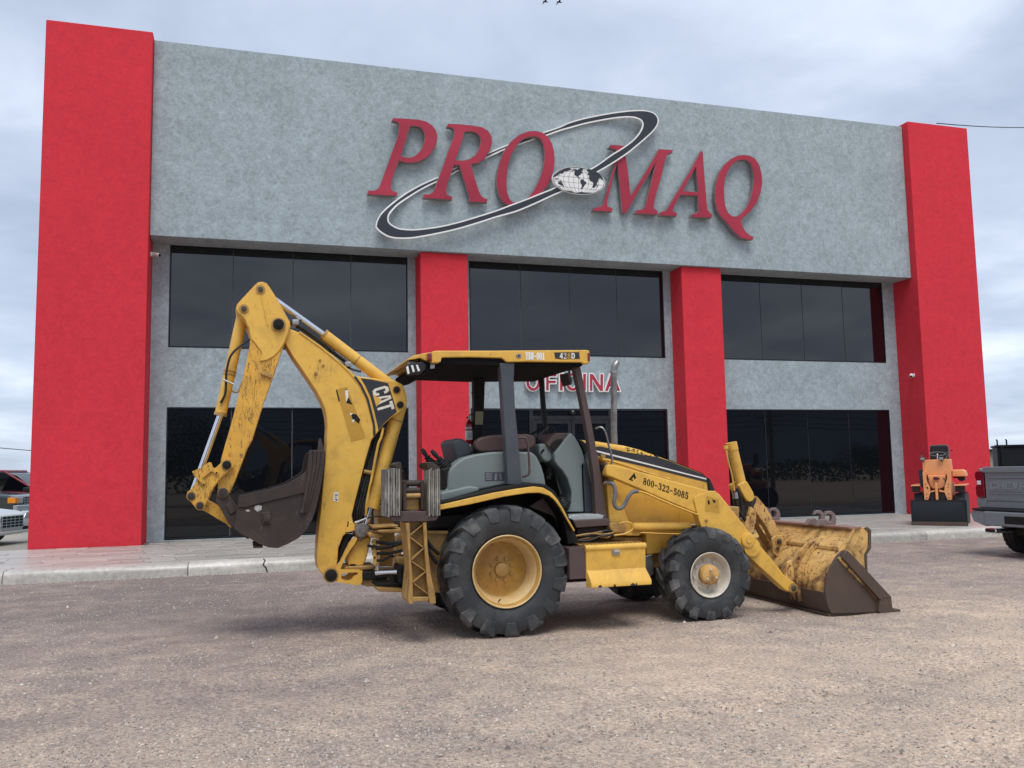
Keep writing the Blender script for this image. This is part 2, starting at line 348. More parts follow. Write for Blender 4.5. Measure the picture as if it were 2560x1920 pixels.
# ---- gravel yard
def gravel_mat():
    m, n, l, b = newmat('gravel_yard')
    big = tex(n, l, 'noise', 0.42, detail=7, rough=0.62, dist=0.3, stretch=(0.9, 1.0, 1))
    mid = tex(n, l, 'noise', 2.3, detail=7, rough=0.68, stretch=(0.95, 1.05, 1), off=(3, 1, 0))
    fine = tex(n, l, 'noise', 34, detail=8, rough=0.8)
    grit = tex(n, l, 'noise', 170, detail=3, rough=0.7)
    sel = math2(n, l, 'ADD', math2(n, l, 'MULTIPLY', big.outputs['Fac'], 0.36), math2(n, l, 'MULTIPLY', mid.outputs['Fac'], 0.44))
    sel = math2(n, l, 'ADD', sel, 0.10)
    # brightening towards the camera and the right, painted into the colour with tan dust
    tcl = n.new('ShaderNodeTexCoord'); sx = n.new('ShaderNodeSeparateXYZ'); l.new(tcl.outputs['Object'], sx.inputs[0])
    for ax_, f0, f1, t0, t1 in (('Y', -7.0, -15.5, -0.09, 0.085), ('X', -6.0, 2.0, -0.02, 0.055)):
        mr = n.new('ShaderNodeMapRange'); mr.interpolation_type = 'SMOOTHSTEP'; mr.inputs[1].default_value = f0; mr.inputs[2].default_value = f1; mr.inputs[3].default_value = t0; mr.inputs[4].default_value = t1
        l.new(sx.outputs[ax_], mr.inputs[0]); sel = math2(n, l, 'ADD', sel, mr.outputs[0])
    # tyre trails: strips of pressed dust with lug prints
    trk = None
    for (x0, y0, ang, hw, ln, per) in ((-4.5, -12.78, 90, .14, 1.3, 70), (-3.9, -11.9, 4, .16, 1.8, 60), (-2.95, -15.2, -24, .16, 2.6, 75), (-2.3, -14.9, -16, .16, 3.0, 75), (1.2, -14.0, -38, .18, 4.0, 60), (3.4, -13.2, -45, .18, 4.5, 60), (-7.0, -13.4, 80, .18, 4.0, 60), (-5.2, -14.6, 74, .18, 3.0, 60), (5.5, -9.5, 70, .2, 5.0, 50)):
        mp = n.new('ShaderNodeMapping'); mp.vector_type = 'TEXTURE'; mp.inputs['Location'].default_value = (x0, y0, 0); mp.inputs['Rotation'].default_value = (0, 0, R(-ang)); l.new(tcl.outputs['Object'], mp.inputs[0])
        sq = n.new('ShaderNodeSeparateXYZ'); l.new(mp.outputs[0], sq.inputs[0])
        ax2 = math2(n, l, 'ABSOLUTE', sq.outputs['X'], 0.0); ay2 = math2(n, l, 'ABSOLUTE', sq.outputs['Y'], 0.0)
        mk = []
        for src, hi in ((ax2, hw), (ay2, ln)):
            q2 = n.new('ShaderNodeMapRange'); q2.interpolation_type = 'SMOOTHSTEP'; q2.inputs[1].default_value = hi; q2.inputs[2].default_value = hi*0.55; q2.inputs[3].default_value = 0; q2.inputs[4].default_value = 1; l.new(src, q2.inputs[0]); mk.append(q2.outputs[0])
        wv = math2(n, l, 'SINE', math2(n, l, 'ADD', math2(n, l, 'MULTIPLY', sq.outputs['Y'], per), math2(n, l, 'MULTIPLY', ax2, 14.0)), 0.0)
        lug = math2(n, l, 'ADD', math2(n, l, 'MULTIPLY', ramp(n, l, wv, 0.35, 0.65), 1.0), -0.28)
        t_ = math2(n, l, 'MULTIPLY', math2(n, l, 'MULTIPLY', mk[0], mk[1]), lug)
        trk = t_ if trk is None else math2(n, l, 'ADD', trk, t_)
    brk = tex(n, l, 'noise', 3.1, detail=5, rough=0.7, off=(9, 2, 0))
    trk = math2(n, l, 'MULTIPLY', trk, ramp(n, l, brk.outputs['Fac'], 0.44, 0.62))
    sel = math2(n, l, 'ADD', sel, math2(n, l, 'MULTIPLY', trk, 0.085))
    r = n.new('ShaderNodeValToRGB'); l.new(sel, r.inputs[0]); e = r.color_ramp.elements
    e[0].position = 0.38; e[0].color = (0.235, 0.193, 0.175, 1)
    e[1].position = 0.70; e[1].color = (0.66, 0.515, 0.39, 1)
    q = e.new(0.49); q.color = (0.345, 0.278, 0.24, 1)
    q = e.new(0.58); q.color = (0.475, 0.377, 0.30, 1)
    c = r.outputs[0]
    dk = ramp(n, l, fine.outputs['Fac'], 0.36, 0.64, (0.46, 0.46, 0.49, 1), (1.48, 1.47, 1.45, 1))
    mm = n.new('ShaderNodeMix'); mm.data_type = 'RGBA'; mm.blend_type = 'MULTIPLY'; mm.inputs[0].default_value = 1.0
    l.new(c, mm.inputs[6]); l.new(dk, mm.inputs[7])
    g2 = ramp(n, l, grit.outputs['Fac'], 0.32, 0.68, (0.6, 0.6, 0.6, 1), (1.42, 1.42, 1.42, 1))
    m2 = n.new('ShaderNodeMix'); m2.data_type = 'RGBA'; m2.blend_type = 'MULTIPLY'; m2.inputs[0].default_value = 0.8
    l.new(mm.outputs[2], m2.inputs[6]); l.new(g2, m2.inputs[7])
    # pale stone specks
    v = n.new('ShaderNodeTexVoronoi'); v.inputs['Scale'].default_value = 26; tcn = n.new('ShaderNodeTexCoord'); l.new(tcn.outputs['Object'], v.inputs['Vector'])
    sp = ramp(n, l, v.outputs['Distance'], 0.06, 0.13, (1, 1, 1, 1), (0, 0, 0, 1))
    spm = math2(n, l, 'MULTIPLY', sp, ramp(n, l, tex(n, l, 'noise', 9, detail=2).outputs['Fac'], 0.55, 0.6))
    c = mixc(n, l, math2(n, l, 'MULTIPLY', spm, 0.55), m2.outputs[2], (0.55, 0.50, 0.44))
    l.new(c, b.inputs['Base Color']); b.inputs['Roughness'].default_value = 0.95; b.inputs['Specular IOR Level'].default_value = 0.2
    hgt = math2(n, l, 'ADD', math2(n, l, 'MULTIPLY', fine.outputs['Fac'], 1.0), math2(n, l, 'MULTIPLY', grit.outputs['Fac'], 0.5))
    hgt = math2(n, l, 'ADD', hgt, math2(n, l, 'MULTIPLY', trk, 0.6))
    bump(n, l, b, hgt, 0.75, 0.02); return m
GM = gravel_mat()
def yard_h(x, y):
    h = 0.018*noise.noise(Vector((x*0.55, y*0.8, 0.3)))+0.010*noise.noise(Vector((x*1.9, y*2.3, 4.0)))+0.004*noise.noise(Vector((x*7, y*7, 9.0)))
    # ruts left by tyres
    for (a, bx, by) in ((0.06, -4.75, -13.35), (0.16, -1.0, -14.9)):
        u = x-bx; w = (y-by)-a*u
        if abs(w) < 0.34 and abs(u) < 4.5:
            k = math.exp(-(w/0.13)**2)*math.exp(-(u/2.6)**2)
            h += -0.022*k+0.016*k*math.sin(u*24+w*9)
    for (a, bx, by) in ((-.25, -2.95, -15.2), (0.06, -3.95, -12.6)):
        u = y-by; w = (x-bx)-a*u
        if abs(w) < 0.3 and abs(u) < 3:
            k = math.exp(-(w/0.14)**2)*math.exp(-(u/1.7)**2); h += -0.014*k+0.011*k*math.sin(u*30)
    near = min(1.0, max(0.0, (abs(y+4.87))/0.5))
    return h*near
def build_yard():
    # fine patch in view, welded into a coarse sheet that reaches the horizon
    xs = [-3500, -900, -250, -80, -40, -24]+[-18+0.12*i for i in range(0, 276)]+[17.5, 24, 40, 80, 250, 900, 3500]
    ys = [-3500, -900, -250, -80, -40, -26]+[-19.5+0.075*i for i in range(0, 196)]+[-4.86]+[-3, 0, 6, 14, 30, 80, 250, 900, 3500]
    vs = []; W = len(xs)
    for y in ys:
        for x in xs:
            fine = -18 <= x <= 15 and -19.5 <= y <= -4.86
            vs.append((x, y, yard_h(x, y) if fine else 0.0))
    fs = [(j*W+i, j*W+i+1, (j+1)*W+i+1, (j+1)*W+i) for j in range(len(ys)-1) for i in range(W-1)]
    me = mesh(vs, fs)
    for p in me.polygons: p.use_smooth = True
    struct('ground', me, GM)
build_yard()
def stone_mat():
    m, n, l, b = newmat('loose_stone')
    g = n.new('ShaderNodeNewGeometry')
    r = n.new('ShaderNodeValToRGB'); l.new(g.outputs['Random Per Island'], r.inputs[0]); e = r.color_ramp.elements
    e[0].position = 0.0; e[0].color = (0.15, 0.125, 0.11, 1); e[1].position = 1.0; e[1].color = (0.70, 0.64, 0.56, 1)
    q = e.new(0.55); q.color = (0.38, 0.33, 0.29, 1); q = e.new(0.93); q.color = (0.50, 0.43, 0.36, 1)
    l.new(r.outputs[0], b.inputs['Base Color']); b.inputs['Roughness'].default_value = 0.9; return m
def build_stones():
    rg = random.Random(3); vs = []; fs = []
    ico = [(0, 0, 1), (0.9, 0, 0.1), (0.25, 0.85, 0.0), (-0.75, 0.5, 0.1), (-0.7, -0.55, 0), (0.3, -0.85, 0.1), (0, 0, -0.6)]
    fc = [(0, 1, 2), (0, 2, 3), (0, 3, 4), (0, 4, 5), (0, 5, 1)]
    cnt = 0
    while cnt < 80000:
        d = 4.2+13*rg.random()**1.7; a = YAW+R(rg.uniform(-36, 36))
        x = CAM.x+d*math.sin(a)*1.02; y = CAM.y+d*math.cos(a)
        if y > -4.95 or y < -18.5: continue
        if noise.noise(Vector((x*0.5, y*0.7, 2)))+0.4*noise.noise(Vector((x*2, y*2, 5))) < rg.uniform(-0.6, 0.45): continue
        s = 0.004+0.008*rg.random()**2
        if rg.random() < 0.008: s *= rg.uniform(1.6, 3.0)
        z = yard_h(x, y); o = len(vs); q = rg.uniform(0, 6.28); c, sn = math.cos(q), math.sin(q); fx, fy, fz = s*rg.uniform(.7, 1.5), s*rg.uniform(.6, 1.2), s*rg.uniform(.5, 1)
        for (px, py, pz) in ico[:6]:
            X, Y_ = px*fx, py*fy; vs.append((x+X*c-Y_*sn, y+X*sn+Y_*c, z+pz*fz+(0.0 if pz > .5 else -0.001)))
        fs += [tuple(i+o for i in f) for f in fc]; cnt += 1
    for _ in range(5200):
        x = rg.uniform(-14, 14); y = -4.885-abs(rg.gauss(0, .05)); s = rg.uniform(.005, .014); o = len(vs); q = rg.uniform(0, 6.28); c, sn = math.cos(q), math.sin(q)
        for (px, py, pz) in ico[:6]: vs.append((x+(px*c-py*sn)*s, y+(px*sn+py*c)*s*.8, .002+pz*s*.8))
        fs += [tuple(i+o for i in f) for f in fc]
    struct('gravel_stones', mesh(vs, fs), stone_mat(), 'stuff')
build_stones()

# ---- pavement in front of the building
PZ = 0.20
KERB_Y = -4.86
def paving_mat(nm, base, rnd_obj):
    m, n, l, b = newmat(nm)
    t = tex(n, l, 'noise', 1.1, coord='Object', detail=7, rough=0.65, stretch=(0.7, 1.6, 1)); t2 = tex(n, l, 'noise', 14, detail=6, rough=0.7)
    lo = tuple(c*0.74 for c in base); hi = tuple(c*1.16 for c in base)
    c = ramp(n, l, t.outputs['Fac'], 0.32, 0.68, (*lo, 1), (*hi, 1))
    mm = n.new('ShaderNodeMix'); mm.data_type = 'RGBA'; mm.blend_type = 'MULTIPLY'; mm.inputs[0].default_value = 0.75
    l.new(c, mm.inputs[6]); l.new(ramp(n, l, t2.outputs['Fac'], 0.3, 0.7, (0.62, 0.61, 0.60, 1), (1.25, 1.25, 1.24, 1)), mm.inputs[7]); c = mm.outputs[2]
    if rnd_obj:
        oi = n.new('ShaderNodeObjectInfo'); m3 = n.new('ShaderNodeMix'); m3.data_type = 'RGBA'; m3.blend_type = 'MULTIPLY'; m3.inputs[0].default_value = 1
        l.new(c, m3.inputs[6]); l.new(ramp(n, l, oi.outputs['Random'], 0, 1, (0.8, 0.79, 0.79, 1), (1.12, 1.11, 1.09, 1)), m3.inputs[7]); c = m3.outputs[2]
    l.new(c, b.inputs['Base Color']); b.inputs['Roughness'].default_value = 0.38; b.inputs['Specular IOR Level'].default_value = 0.5
    bump(n, l, b, t2.outputs['Fac'], 0.3, 0.006); return m
PM = paving_mat('stamped_paving', (0.47, 0.445, 0.41), True); PMJ = paving_mat('paving_joint', (0.21, 0.20, 0.185), False)
KM = paving_mat('kerb_concrete', (0.56, 0.54, 0.495), True)
mb = MB()
mb.box(-26, 26, KERB_Y+0.10, -0.2, -0.3, PZ-0.012)
mb.box(-8.4, 15.7, -0.2, 1.0, -0.3, PZ-0.012)
pav = struct('pavement', fixn(mesh(mb.v, mb.f)), PMJ)
def slab_mesh():
    a, t = 0.5, 0.475
    vs = [(-a, -a, 0), (a, -a, 0), (a, a, 0), (-a, a, 0), (-a, -a, .75), (a, -a, .75), (a, a, .75), (-a, a, .75), (-t, -t, 1), (t, -t, 1), (t, t, 1), (-t, t, 1)]
    fs = [(0, 1, 5, 4), (1, 2, 6, 5), (2, 3, 7, 6), (3, 0, 4, 7), (4, 5, 9, 8), (5, 6, 10, 9), (6, 7, 11, 10), (7, 4, 8, 11), (8, 9, 10, 11)]
    return mesh(vs, fs)
SLAB = slab_mesh(); SLAB.materials.append(PM)
def lay_slabs():
    rg = random.Random(11); y = KERB_Y+0.42; rows = []
    while y < 0.62:
        h = rg.choice((0.24, 0.30, 0.38, 0.30)); h = min(h, 0.74-y)
        if h < 0.12: break
        x = -13.0-rg.random()
        while x < 14.5:
            w = rg.uniform(0.35, 1.15)
            if y+h < -0.25 or (-6.3 < x and x+w < 13.6 and not (-0.55 < x+w/2 < 0.95) and not (6.35 < x+w/2 < 7.85)): rows.append((x, w, y, h))
            x += w
        y += h
    def vis(q):
        x, w, yy, h = q; dd = (Vector((x+w/2, yy+h/2, PZ))-CAM); zc = dd.dot(FWD)
        if zc < 1: return 0
        u = CX+FPX*dd.dot(RGT)/zc; return w*h/zc**3 if -60 < u < 2620 and not (1250 < u < 1800) else 0
    rows.sort(key=vis, reverse=True)
    for (x, w, yy, h) in rows[:296]:
        o = bpy.data.objects.new('paving_slab', SLAB); COL.objects.link(o); o.parent = pav
        o.location = (x+w/2, yy+h/2, PZ-0.03+rg.uniform(-0.002, 0.002)); o.scale = (w-0.012, h-0.012, 0.03)
        o.rotation_euler = (rg.uniform(-.003, .003), rg.uniform(-.003, .003), 0)
    mb = MB()
    for (x, w, yy, h) in rows[296:]: mb.box(x+.006, x+w-.006, yy+.006, yy+h-.006, PZ-.03, PZ)
    if mb.v:
        o = mb.build('far_paving_slabs', PM, pav); o['kind'] = 'stuff'
lay_slabs()
def kerb_stones():
    rg = random.Random(4); x = -25.0
    prof = [(0.0, -0.25), (0.0, 0.10), (0.035, 0.165), (0.10, 0.196), (0.40, 0.200), (0.40, -0.25)]
    while x < 25:
        w = rg.uniform(1.6, 2.9); vs = []; x0, x1 = x+0.004, x+w-0.004
        jy = rg.uniform(-.006, .006); NS = 8
        for k in range(NS+1):
            xx = x0+(x1-x0)*k/NS
            for (a, zz) in prof: vs.append((xx, KERB_Y+a+jy+0.006*noise.noise(Vector((xx*2.1, a*9, 1))), zz+(0.008*noise.noise(Vector((xx*1.7, a*7, 3))) if zz > 0 else 0)))
        n = len(prof); fs = [(k*n+i, (k+1)*n+i, (k+1)*n+(i+1) % n, k*n+(i+1) % n) for k in range(NS) for i in range(n)]
        fs += [tuple(range(n)), tuple(NS*n+i for i in reversed(range(n)))]
        o = link('kerb_stone', fixn(mesh(vs, fs)), KM, pav, bevel=0.01); x += w
kerb_stones()
# crack in the kerb by the backhoe bucket
mb = MB(); cx0 = K('d', 571, 1222, KERB_Y-0.004)
pth = [(cx0.x-0.01, KERB_Y+0.16, 0.2045), (cx0.x+0.012, KERB_Y+0.06, 0.186), (cx0.x-0.02, KERB_Y+0.0, 0.125), (cx0.x+0.03, KERB_Y-0.008, 0.07), (cx0.x+0.05, KERB_Y-0.008, 0.0)]
mb.tube(pth, 0.011, 5); mb.build('crack', 'print', pav)
# concrete lot beside the building where cars stand
LOT = plain('lot_concrete', (0.33, 0.30, 0.26), 0.85, var=0.25, scale=0.8, bmp=0.2)
struct('parking_lot', mesh([(-40, -0.2, .010), (-8.5, -0.2, .010), (-8.5, 40, .010), (-40, 40, .010)], [(0, 1, 2, 3)]), LOT)

# ---- far hills behind the photographer (seen in the window panes) and on the skyline
def hill_ridge(name, a0, a1, dist, hmax, seed, col):
    vs = []; n = 90
    for i in range(n+1):
        a = a0+(a1-a0)*i/n; f = math.sin(math.pi*i/n)**0.6
        h = hmax*f*(0.55+0.35*noise.noise(Vector((a*3+seed, seed, 0)))+0.22*noise.noise(Vector((a*9+seed, 1, seed))))
        d2 = Vector((math.sin(a), math.cos(a), 0))
        vs += [tuple(d2*dist+Vector((0, 0, -3))), tuple(d2*(dist*1.12)+Vector((0, 0, max(2, h)))), tuple(d2*(dist*1.3)+Vector((0, 0, -3)))]
    fs = []
    for i in range(n): fs += [(i*3, i*3+3, i*3+4, i*3+1), (i*3+1, i*3+4, i*3+5, i*3+2)]
    struct(name, mesh(vs, fs), plain(name+'_rock', col, 0.95, var=0.3, scale=0.01))
hill_ridge('hills', R(110), R(262), 1500, 330, 2.0, (0.10, 0.13, 0.17))
hill_ridge('hills', R(-75), R(75), 2600, 24, 7.0, (0.12, 0.15, 0.19))

# ================================================================== BUILDING
def stucco(name, base, var, sc, bm):
    m, n, l, b = newmat(name)
    t = tex(n, l, 'noise', 0.9*sc, detail=9, rough=0.68, dist=0.35); t2 = tex(n, l, 'noise', 5.5*sc, detail=8, rough=0.75, dist=0.6); t3 = tex(n, l, 'noise', 15, detail=7, rough=0.78, dist=0.5)
    s = math2(n, l, 'ADD', math2(n, l, 'MULTIPLY', t.outputs['Fac'], 0.36), math2(n, l, 'MULTIPLY', t2.outputs['Fac'], 0.64))
    lo = tuple(c*(1-var) for c in base); hi = tuple(c*(1+var) for c in base)
    c = ramp(n, l, s, 0.38, 0.62, (*lo, 1), (*hi, 1))
    mm = n.new('ShaderNodeMix'); mm.data_type = 'RGBA'; mm.blend_type = 'MULTIPLY'; mm.inputs[0].default_value = 1
    v = 0.8*var+0.03
    l.new(c, mm.inputs[6]); l.new(ramp(n, l, t3.outputs['Fac'], 0.32, 0.68, (1-v,)*3+(1,), (1+v,)*3+(1,)), mm.inputs[7])
    l.new(mm.outputs[2], b.inputs['Base Color']); b.inputs['Roughness'].default_value = 0.85; b.inputs['Specular IOR Level'].default_value = 0.25
    bump(n, l, b, math2(n, l, 'ADD', t3.outputs['Fac'], math2(n, l, 'MULTIPLY', t2.outputs['Fac'], 0.6)), bm, 0.012); return m
GREY = stucco('grey_stucco', (0.328, 0.388, 0.412), 0.22, 1.0, 0.5)
RED = stucco('red_stucco', (0.63, 0.036, 0.052), 0.09, 0.8, 0.55)
def glass_mat(nm, ior):
    m, n, l, b = newmat(nm)
    b.inputs['Base Color'].default_value = (0.004, 0.005, 0.007, 1); b.inputs['Roughness'].default_value = 0.015
    b.inputs['IOR'].default_value = ior
    t = tex(n, l, 'noise', 0.7, detail=1); bump(n, l, b, t.outputs['Fac'], 0.04, 0.02); return m
GLASS = glass_mat('tinted_glass', 1.68); GLASSL = glass_mat('clear_dark_glass', 1.46)
SEAM = plain('seam_silicone', (0.16, 0.17, 0.18), 0.6, var=0.1)
ALU = plain('dark_aluminium', (0.022, 0.024, 0.028), 0.35, metal=0.4, var=0.15)
ZT, ZF = 11.30, 6.85
bld = thing('office_building', 'two storey grey and red office building with dark tinted windows', 'building', (3.6, 0.75, PZ), world=True)
YW = 0.75
MB().box(-6.39, 13.71, 0.0, 1.25, ZF, ZT).build('fascia', GREY, bld, bevel=0.012)
def redcol(x0, x1, y0, y1, z1): return MB().box(x0, x1, y0, y1, -0.1, z1).build('column', RED, bld, bevel=0.02)
redcol(-8.52, -6.395, -0.23, 1.6, 11.37); redcol(13.715, 15.83, -0.23, 1.6, 11.37)
redcol(-0.393, 0.766, 0.11, 0.95, ZF-0.003); redcol(6.519, 7.686, 0.11, 0.95, ZF-0.003)
WIN = [(-6.03, -0.586, -6.393, -0.395), (0.96, 6.30, 0.768, 6.517), (7.88, 13.323, 7.688, 13.713)]
ZUB, ZLT, ZGB = 4.50, 3.153, 0.235
mb = MB()
for (a, b_, c, d) in WIN:
    mb.box(c, a, YW, 1.1, -0.1, ZF-.002); mb.box(b_, d, YW, 1.1, -0.1, ZF-.002); mb.box(a, b_, YW, 1.1, ZLT, ZUB); mb.box(a, b_, YW-0.01, 1.1, -0.1, ZGB-0.02)
mb.build('wall', GREY, bld)
MB().box(-8.4, 15.7, 1.26, 14, -0.1, 10.9).build('rear_block', GREY, bld)
def pane(x0, x1, z0, z1, y=YW+0.03):
    g = 0.009
    o = MB().box(x0+g, x1-g, -0.006, 0.006, z0+g, z1-g)
    cx_ = (x0+x1)/2; cz_ = (z0+z1)/2
    ax, az_ = R(rnd.uniform(-0.10, 0.10)), R(rnd.uniform(-0.16, 0.16))
    o.v = [(cx_+(v[0]-cx_), y+v[1]+(v[0]-cx_)*math.tan(az_)+(v[2]-cz_)*math.tan(ax), v[2]) for v in o.v]
    return o.build('window_pane', GLASSL if z1 < 4 else GLASS, bld)
for wi, (a, b_, c, d) in enumerate(WIN):
    for (z0, z1, low) in ((ZUB, ZF-0.002, False), (ZGB, ZLT, True)):
        if wi == 1 and low: continue
        q = MB(); t = 0.028
        q.box(a, b_, YW+.005, YW+.06, z0, z0+t); q.box(a, b_, YW+.005, YW+.06, z1-t, z1); q.box(a, a+t, YW+.005, YW+.06, z0+t, z1-t); q.box(b_-t, b_, YW+.005, YW+.06, z0+t, z1-t)
        q.build('window_frame', ALU, bld)
        n = 4; w = (b_-a-2*t)/n
        for k in range(n): pane(a+t+k*w, a+t+(k+1)*w, z0+t, z1-t)
        for k in range(1, n): MB().box(a+t+k*w-.03, a+t+k*w+.03, YW+.045, YW+.09, z0+t, z1-t).build('mullion', SEAM, bld)
MB().box(-6.3, 13.6, YW+.12, YW+.14, 0.2, ZF-0.01).build('dark_interior', 'black', bld)
# entrance in the middle bay
a, b_, _, _ = WIN[1]; t = 0.05
dl = K('S', 250, 700, YW).x; dr = K('S', 1292, 700, YW).x; zt = K('S', 700, 765, YW).z
q = MB(); q.box(a, b_, YW+.0, YW+.08, ZLT-t, ZLT); q.box(a, a+t, YW+.0, YW+.08, ZGB, ZLT-t); q.box(b_-t, b_, YW, YW+.08, ZGB, ZLT-t)
q.box(dl-t, dl+t, YW-.01, YW+.09, ZGB, ZLT-t); q.box(dr-t, dr+t, YW-.01, YW+.09, ZGB, ZLT-t); q.box(dl+t, dr-t, YW-.01, YW+.09, zt-.04, zt+.06)
q.build('entrance_frame', ALU, bld)
pane(a+t, dl-t, ZGB, ZLT-t); pane(dr+t, b_-t, ZGB, ZLT-t); pane(dl+t, dr-t, zt+.06, ZLT-t)
dm = (dl+dr)/2
for (x0, x1, hs) in ((dl+t, dm-.006, 1), (dm+.006, dr-t, -1)):
    q = MB(); q.box(x0, x1, YW+.0, YW+.07, ZGB, ZGB+.2); q.box(x0, x1, YW, YW+.07, zt-.14, zt-.042); q.box(x0, x0+.09, YW, YW+.07, ZGB+.2, zt-.14); q.box(x1-.09, x1, YW, YW+.07, ZGB+.2, zt-.14)
    dob = q.build('door', ALU, bld)
    pg = MB().box(x0+.09, x1-.09, YW+.025, YW+.037, ZGB+.2, zt-.14).build('pane', GLASSL, dob)
    hx = x1-.045 if hs > 0 else x0+.045
    MB().tube([(hx, YW-.005, 1.0), (hx, YW-.06, 1.03), (hx, YW-.06, 1.5), (hx, YW-.005, 1.53)], .014, 8).build('handle', 'steel', dob, smooth=True)
# small things fixed to the facade
p = K('S', 792, 690, YW-0.02)
dome = thing('dome_camera', 'black dome camera above the office entrance doors', 'camera', (p.x, YW-.02, p.z))
MB().lathe([(-.0, .0001), (-.0, .075), (-.03, .078), (-.03, .0001)], (0, 0, 0), 20).build('housing', 'blackplastic', dome, smooth=True)
MB().lathe([(-.031, .066), (-.06, .058), (-.085, .035), (-.095, .0001)], (0, 0, 0), 20).build('dome', GLASS, dome, smooth=True)
def bullet_cam(p, aim, label, mount):
    t = thing('security_camera', label, 'camera', p, group='white wall cameras')
    d = Vector(aim).normalized()
    MB().lathe([(-.0, .0001), (-.0, .055), (.03, .05), (.03, .0001)], (0, 0, 0), 14, axis=mount).build('base', 'white', t, smooth=True)
    k = Vector((.05, 0, 0)) if mount == 'X' else Vector((0, -.05, 0))
    if mount == 'X-': k = Vector((-.05, 0, 0))
    MB().tube([(0, 0, 0), k, k*1.6+d*.02], .018, 8).build('arm', 'white', t, smooth=True)
    MB().tube([k*1.6-d*.06, k*1.6+d*.14], .045, 14).build('body', 'white', t, bevel=.008)
    MB().tube([k*1.6+d*.141, k*1.6+d*.146], .036, 14).build('lens', 'blackplastic', t)
    return t
pc = K('d', 331, 549, 0.30)
bullet_cam((-6.392, 0.30, pc.z), (0.75, -0.55, -0.25), 'white bullet camera on the leftmost red column under the fascia', 'X')
pc = K('d', 1981, 812, 0.25)
t = thing('security_camera', 'white bullet camera low on the side of the rightmost red column', 'camera', (13.715, 0.15, pc.z), group='white wall cameras')
MB().lathe([(.0, .0001), (.0, .055), (-.03, .05), (-.03, .0001)], (0, 0, 0), 14, axis='X').build('base', 'white', t, smooth=True)
MB().tube([(0, 0, 0), (-.06, 0, 0), (-.085, -.01, -.005)], .018, 8).build('arm', 'white', t, smooth=True)
MB().tube([(-.05, .03, .02), (-.17, -.09, -.045)], .045, 14).build('body', 'white', t, bevel=.008)
MB().tube([(-.171, -.091, -.0455), (-.176, -.096, -.048)], .036, 14).build('lens', 'blackplastic', t)

# ---- PROMAQ sign
SIGNRED = plain('sign_red_face', (0.36, 0.030, 0.058), 0.42, var=0.16, scale=0.9, spec=0.3)
SIGNEDGE = plain('sign_return', (0.22, 0.17, 0.17), 0.5, var=0.1)
SIGNBLK = plain('sign_black', (0.022, 0.026, 0.035), 0.38, var=0.1)
L = {}
L['P'] = ('P', [(340, 187), (470, 193), (600, 203), (680, 222), (735, 258), (772, 305), (790, 360), (786, 420), (765, 480), (725, 545), (670, 595), (600, 628), (520, 642), (450, 635), (395, 615), (345, 750), (320, 850), (312, 900), (330, 930), (382, 950), (375, 978), (82, 965), (88, 930), (150, 930), (195, 905), (215, 860), (330, 540), (390, 370), (405, 290), (405, 250), (385, 222), (332, 210)],
          [(512, 265), (560, 263), (610, 272), (645, 300), (665, 345), (668, 400), (650, 470), (615, 530), (565, 575), (510, 592), (460, 588), (415, 572)])
L['R'] = ('P', [(905, 245), (1000, 248), (1150, 262), (1250, 280), (1310, 315), (1345, 370), (1352, 430), (1330, 510), (1280, 590), (1220, 640), (1135, 655), (1150, 720), (1180, 820), (1215, 930), (1240, 980), (1270, 1005), (1303, 1018), (1298, 1048), (1120, 1038), (1125, 1005), (1085, 870), (1050, 760), (1020, 665), (960, 660), (940, 720), (890, 870), (880, 930), (890, 970), (942, 992), (938, 1020), (650, 1000), (655, 970), (715, 968), (755, 940), (775, 890), (850, 690), (925, 480), (965, 370), (970, 320), (960, 295), (935, 280), (893, 270)],
          [(1072, 322), (1140, 318), (1195, 335), (1230, 370), (1243, 420), (1228, 490), (1190, 560), (1130, 605), (1060, 622), (975, 618)])
L['O'] = ('P', [(1725, 322), (1800, 318), (1870, 335), (1925, 380), (1965, 445), (1985, 520), (1992, 600), (1985, 690), (1960, 790), (1915, 880), (1850, 955), (1770, 1010), (1690, 1050), (1600, 1075), (1520, 1075), (1470, 1045), (1430, 985), (1408, 900), (1402, 810), (1415, 710), (1445, 600), (1490, 505), (1550, 425), (1630, 360)],
          [(1745, 372), (1800, 370), (1850, 395), (1882, 450), (1895, 530), (1893, 620), (1875, 720), (1840, 820), (1790, 920), (1735, 990), (1670, 1040), (1610, 1055), (1560, 1045), (1525, 1005), (1505, 940), (1498, 860), (1500, 770), (1515, 670), (1545, 570), (1590, 480), (1650, 410), (1700, 382)])
L['M'] = ('Q', [(640, 428), (765, 437), (775, 520), (800, 680), (825, 920), (940, 740), (1060, 540), (1098, 470), (1228, 477), (1222, 500), (1180, 510), (1162, 540), (1130, 680), (1075, 870), (1048, 980), (1045, 1030), (1085, 1062), (1078, 1090), (872, 1080), (885, 1052), (940, 1045), (970, 1010), (985, 950), (1030, 770), (1065, 620), (1075, 580), (1020, 670), (900, 870), (790, 1060), (770, 1080), (748, 1070), (735, 900), (715, 720), (700, 590), (690, 620), (640, 800), (600, 980), (605, 1015), (655, 1037), (645, 1062), (472, 1052), (480, 1028), (545, 1018), (570, 985), (600, 880), (650, 700), (690, 550), (700, 500), (690, 475), (660, 462), (622, 452)], None)
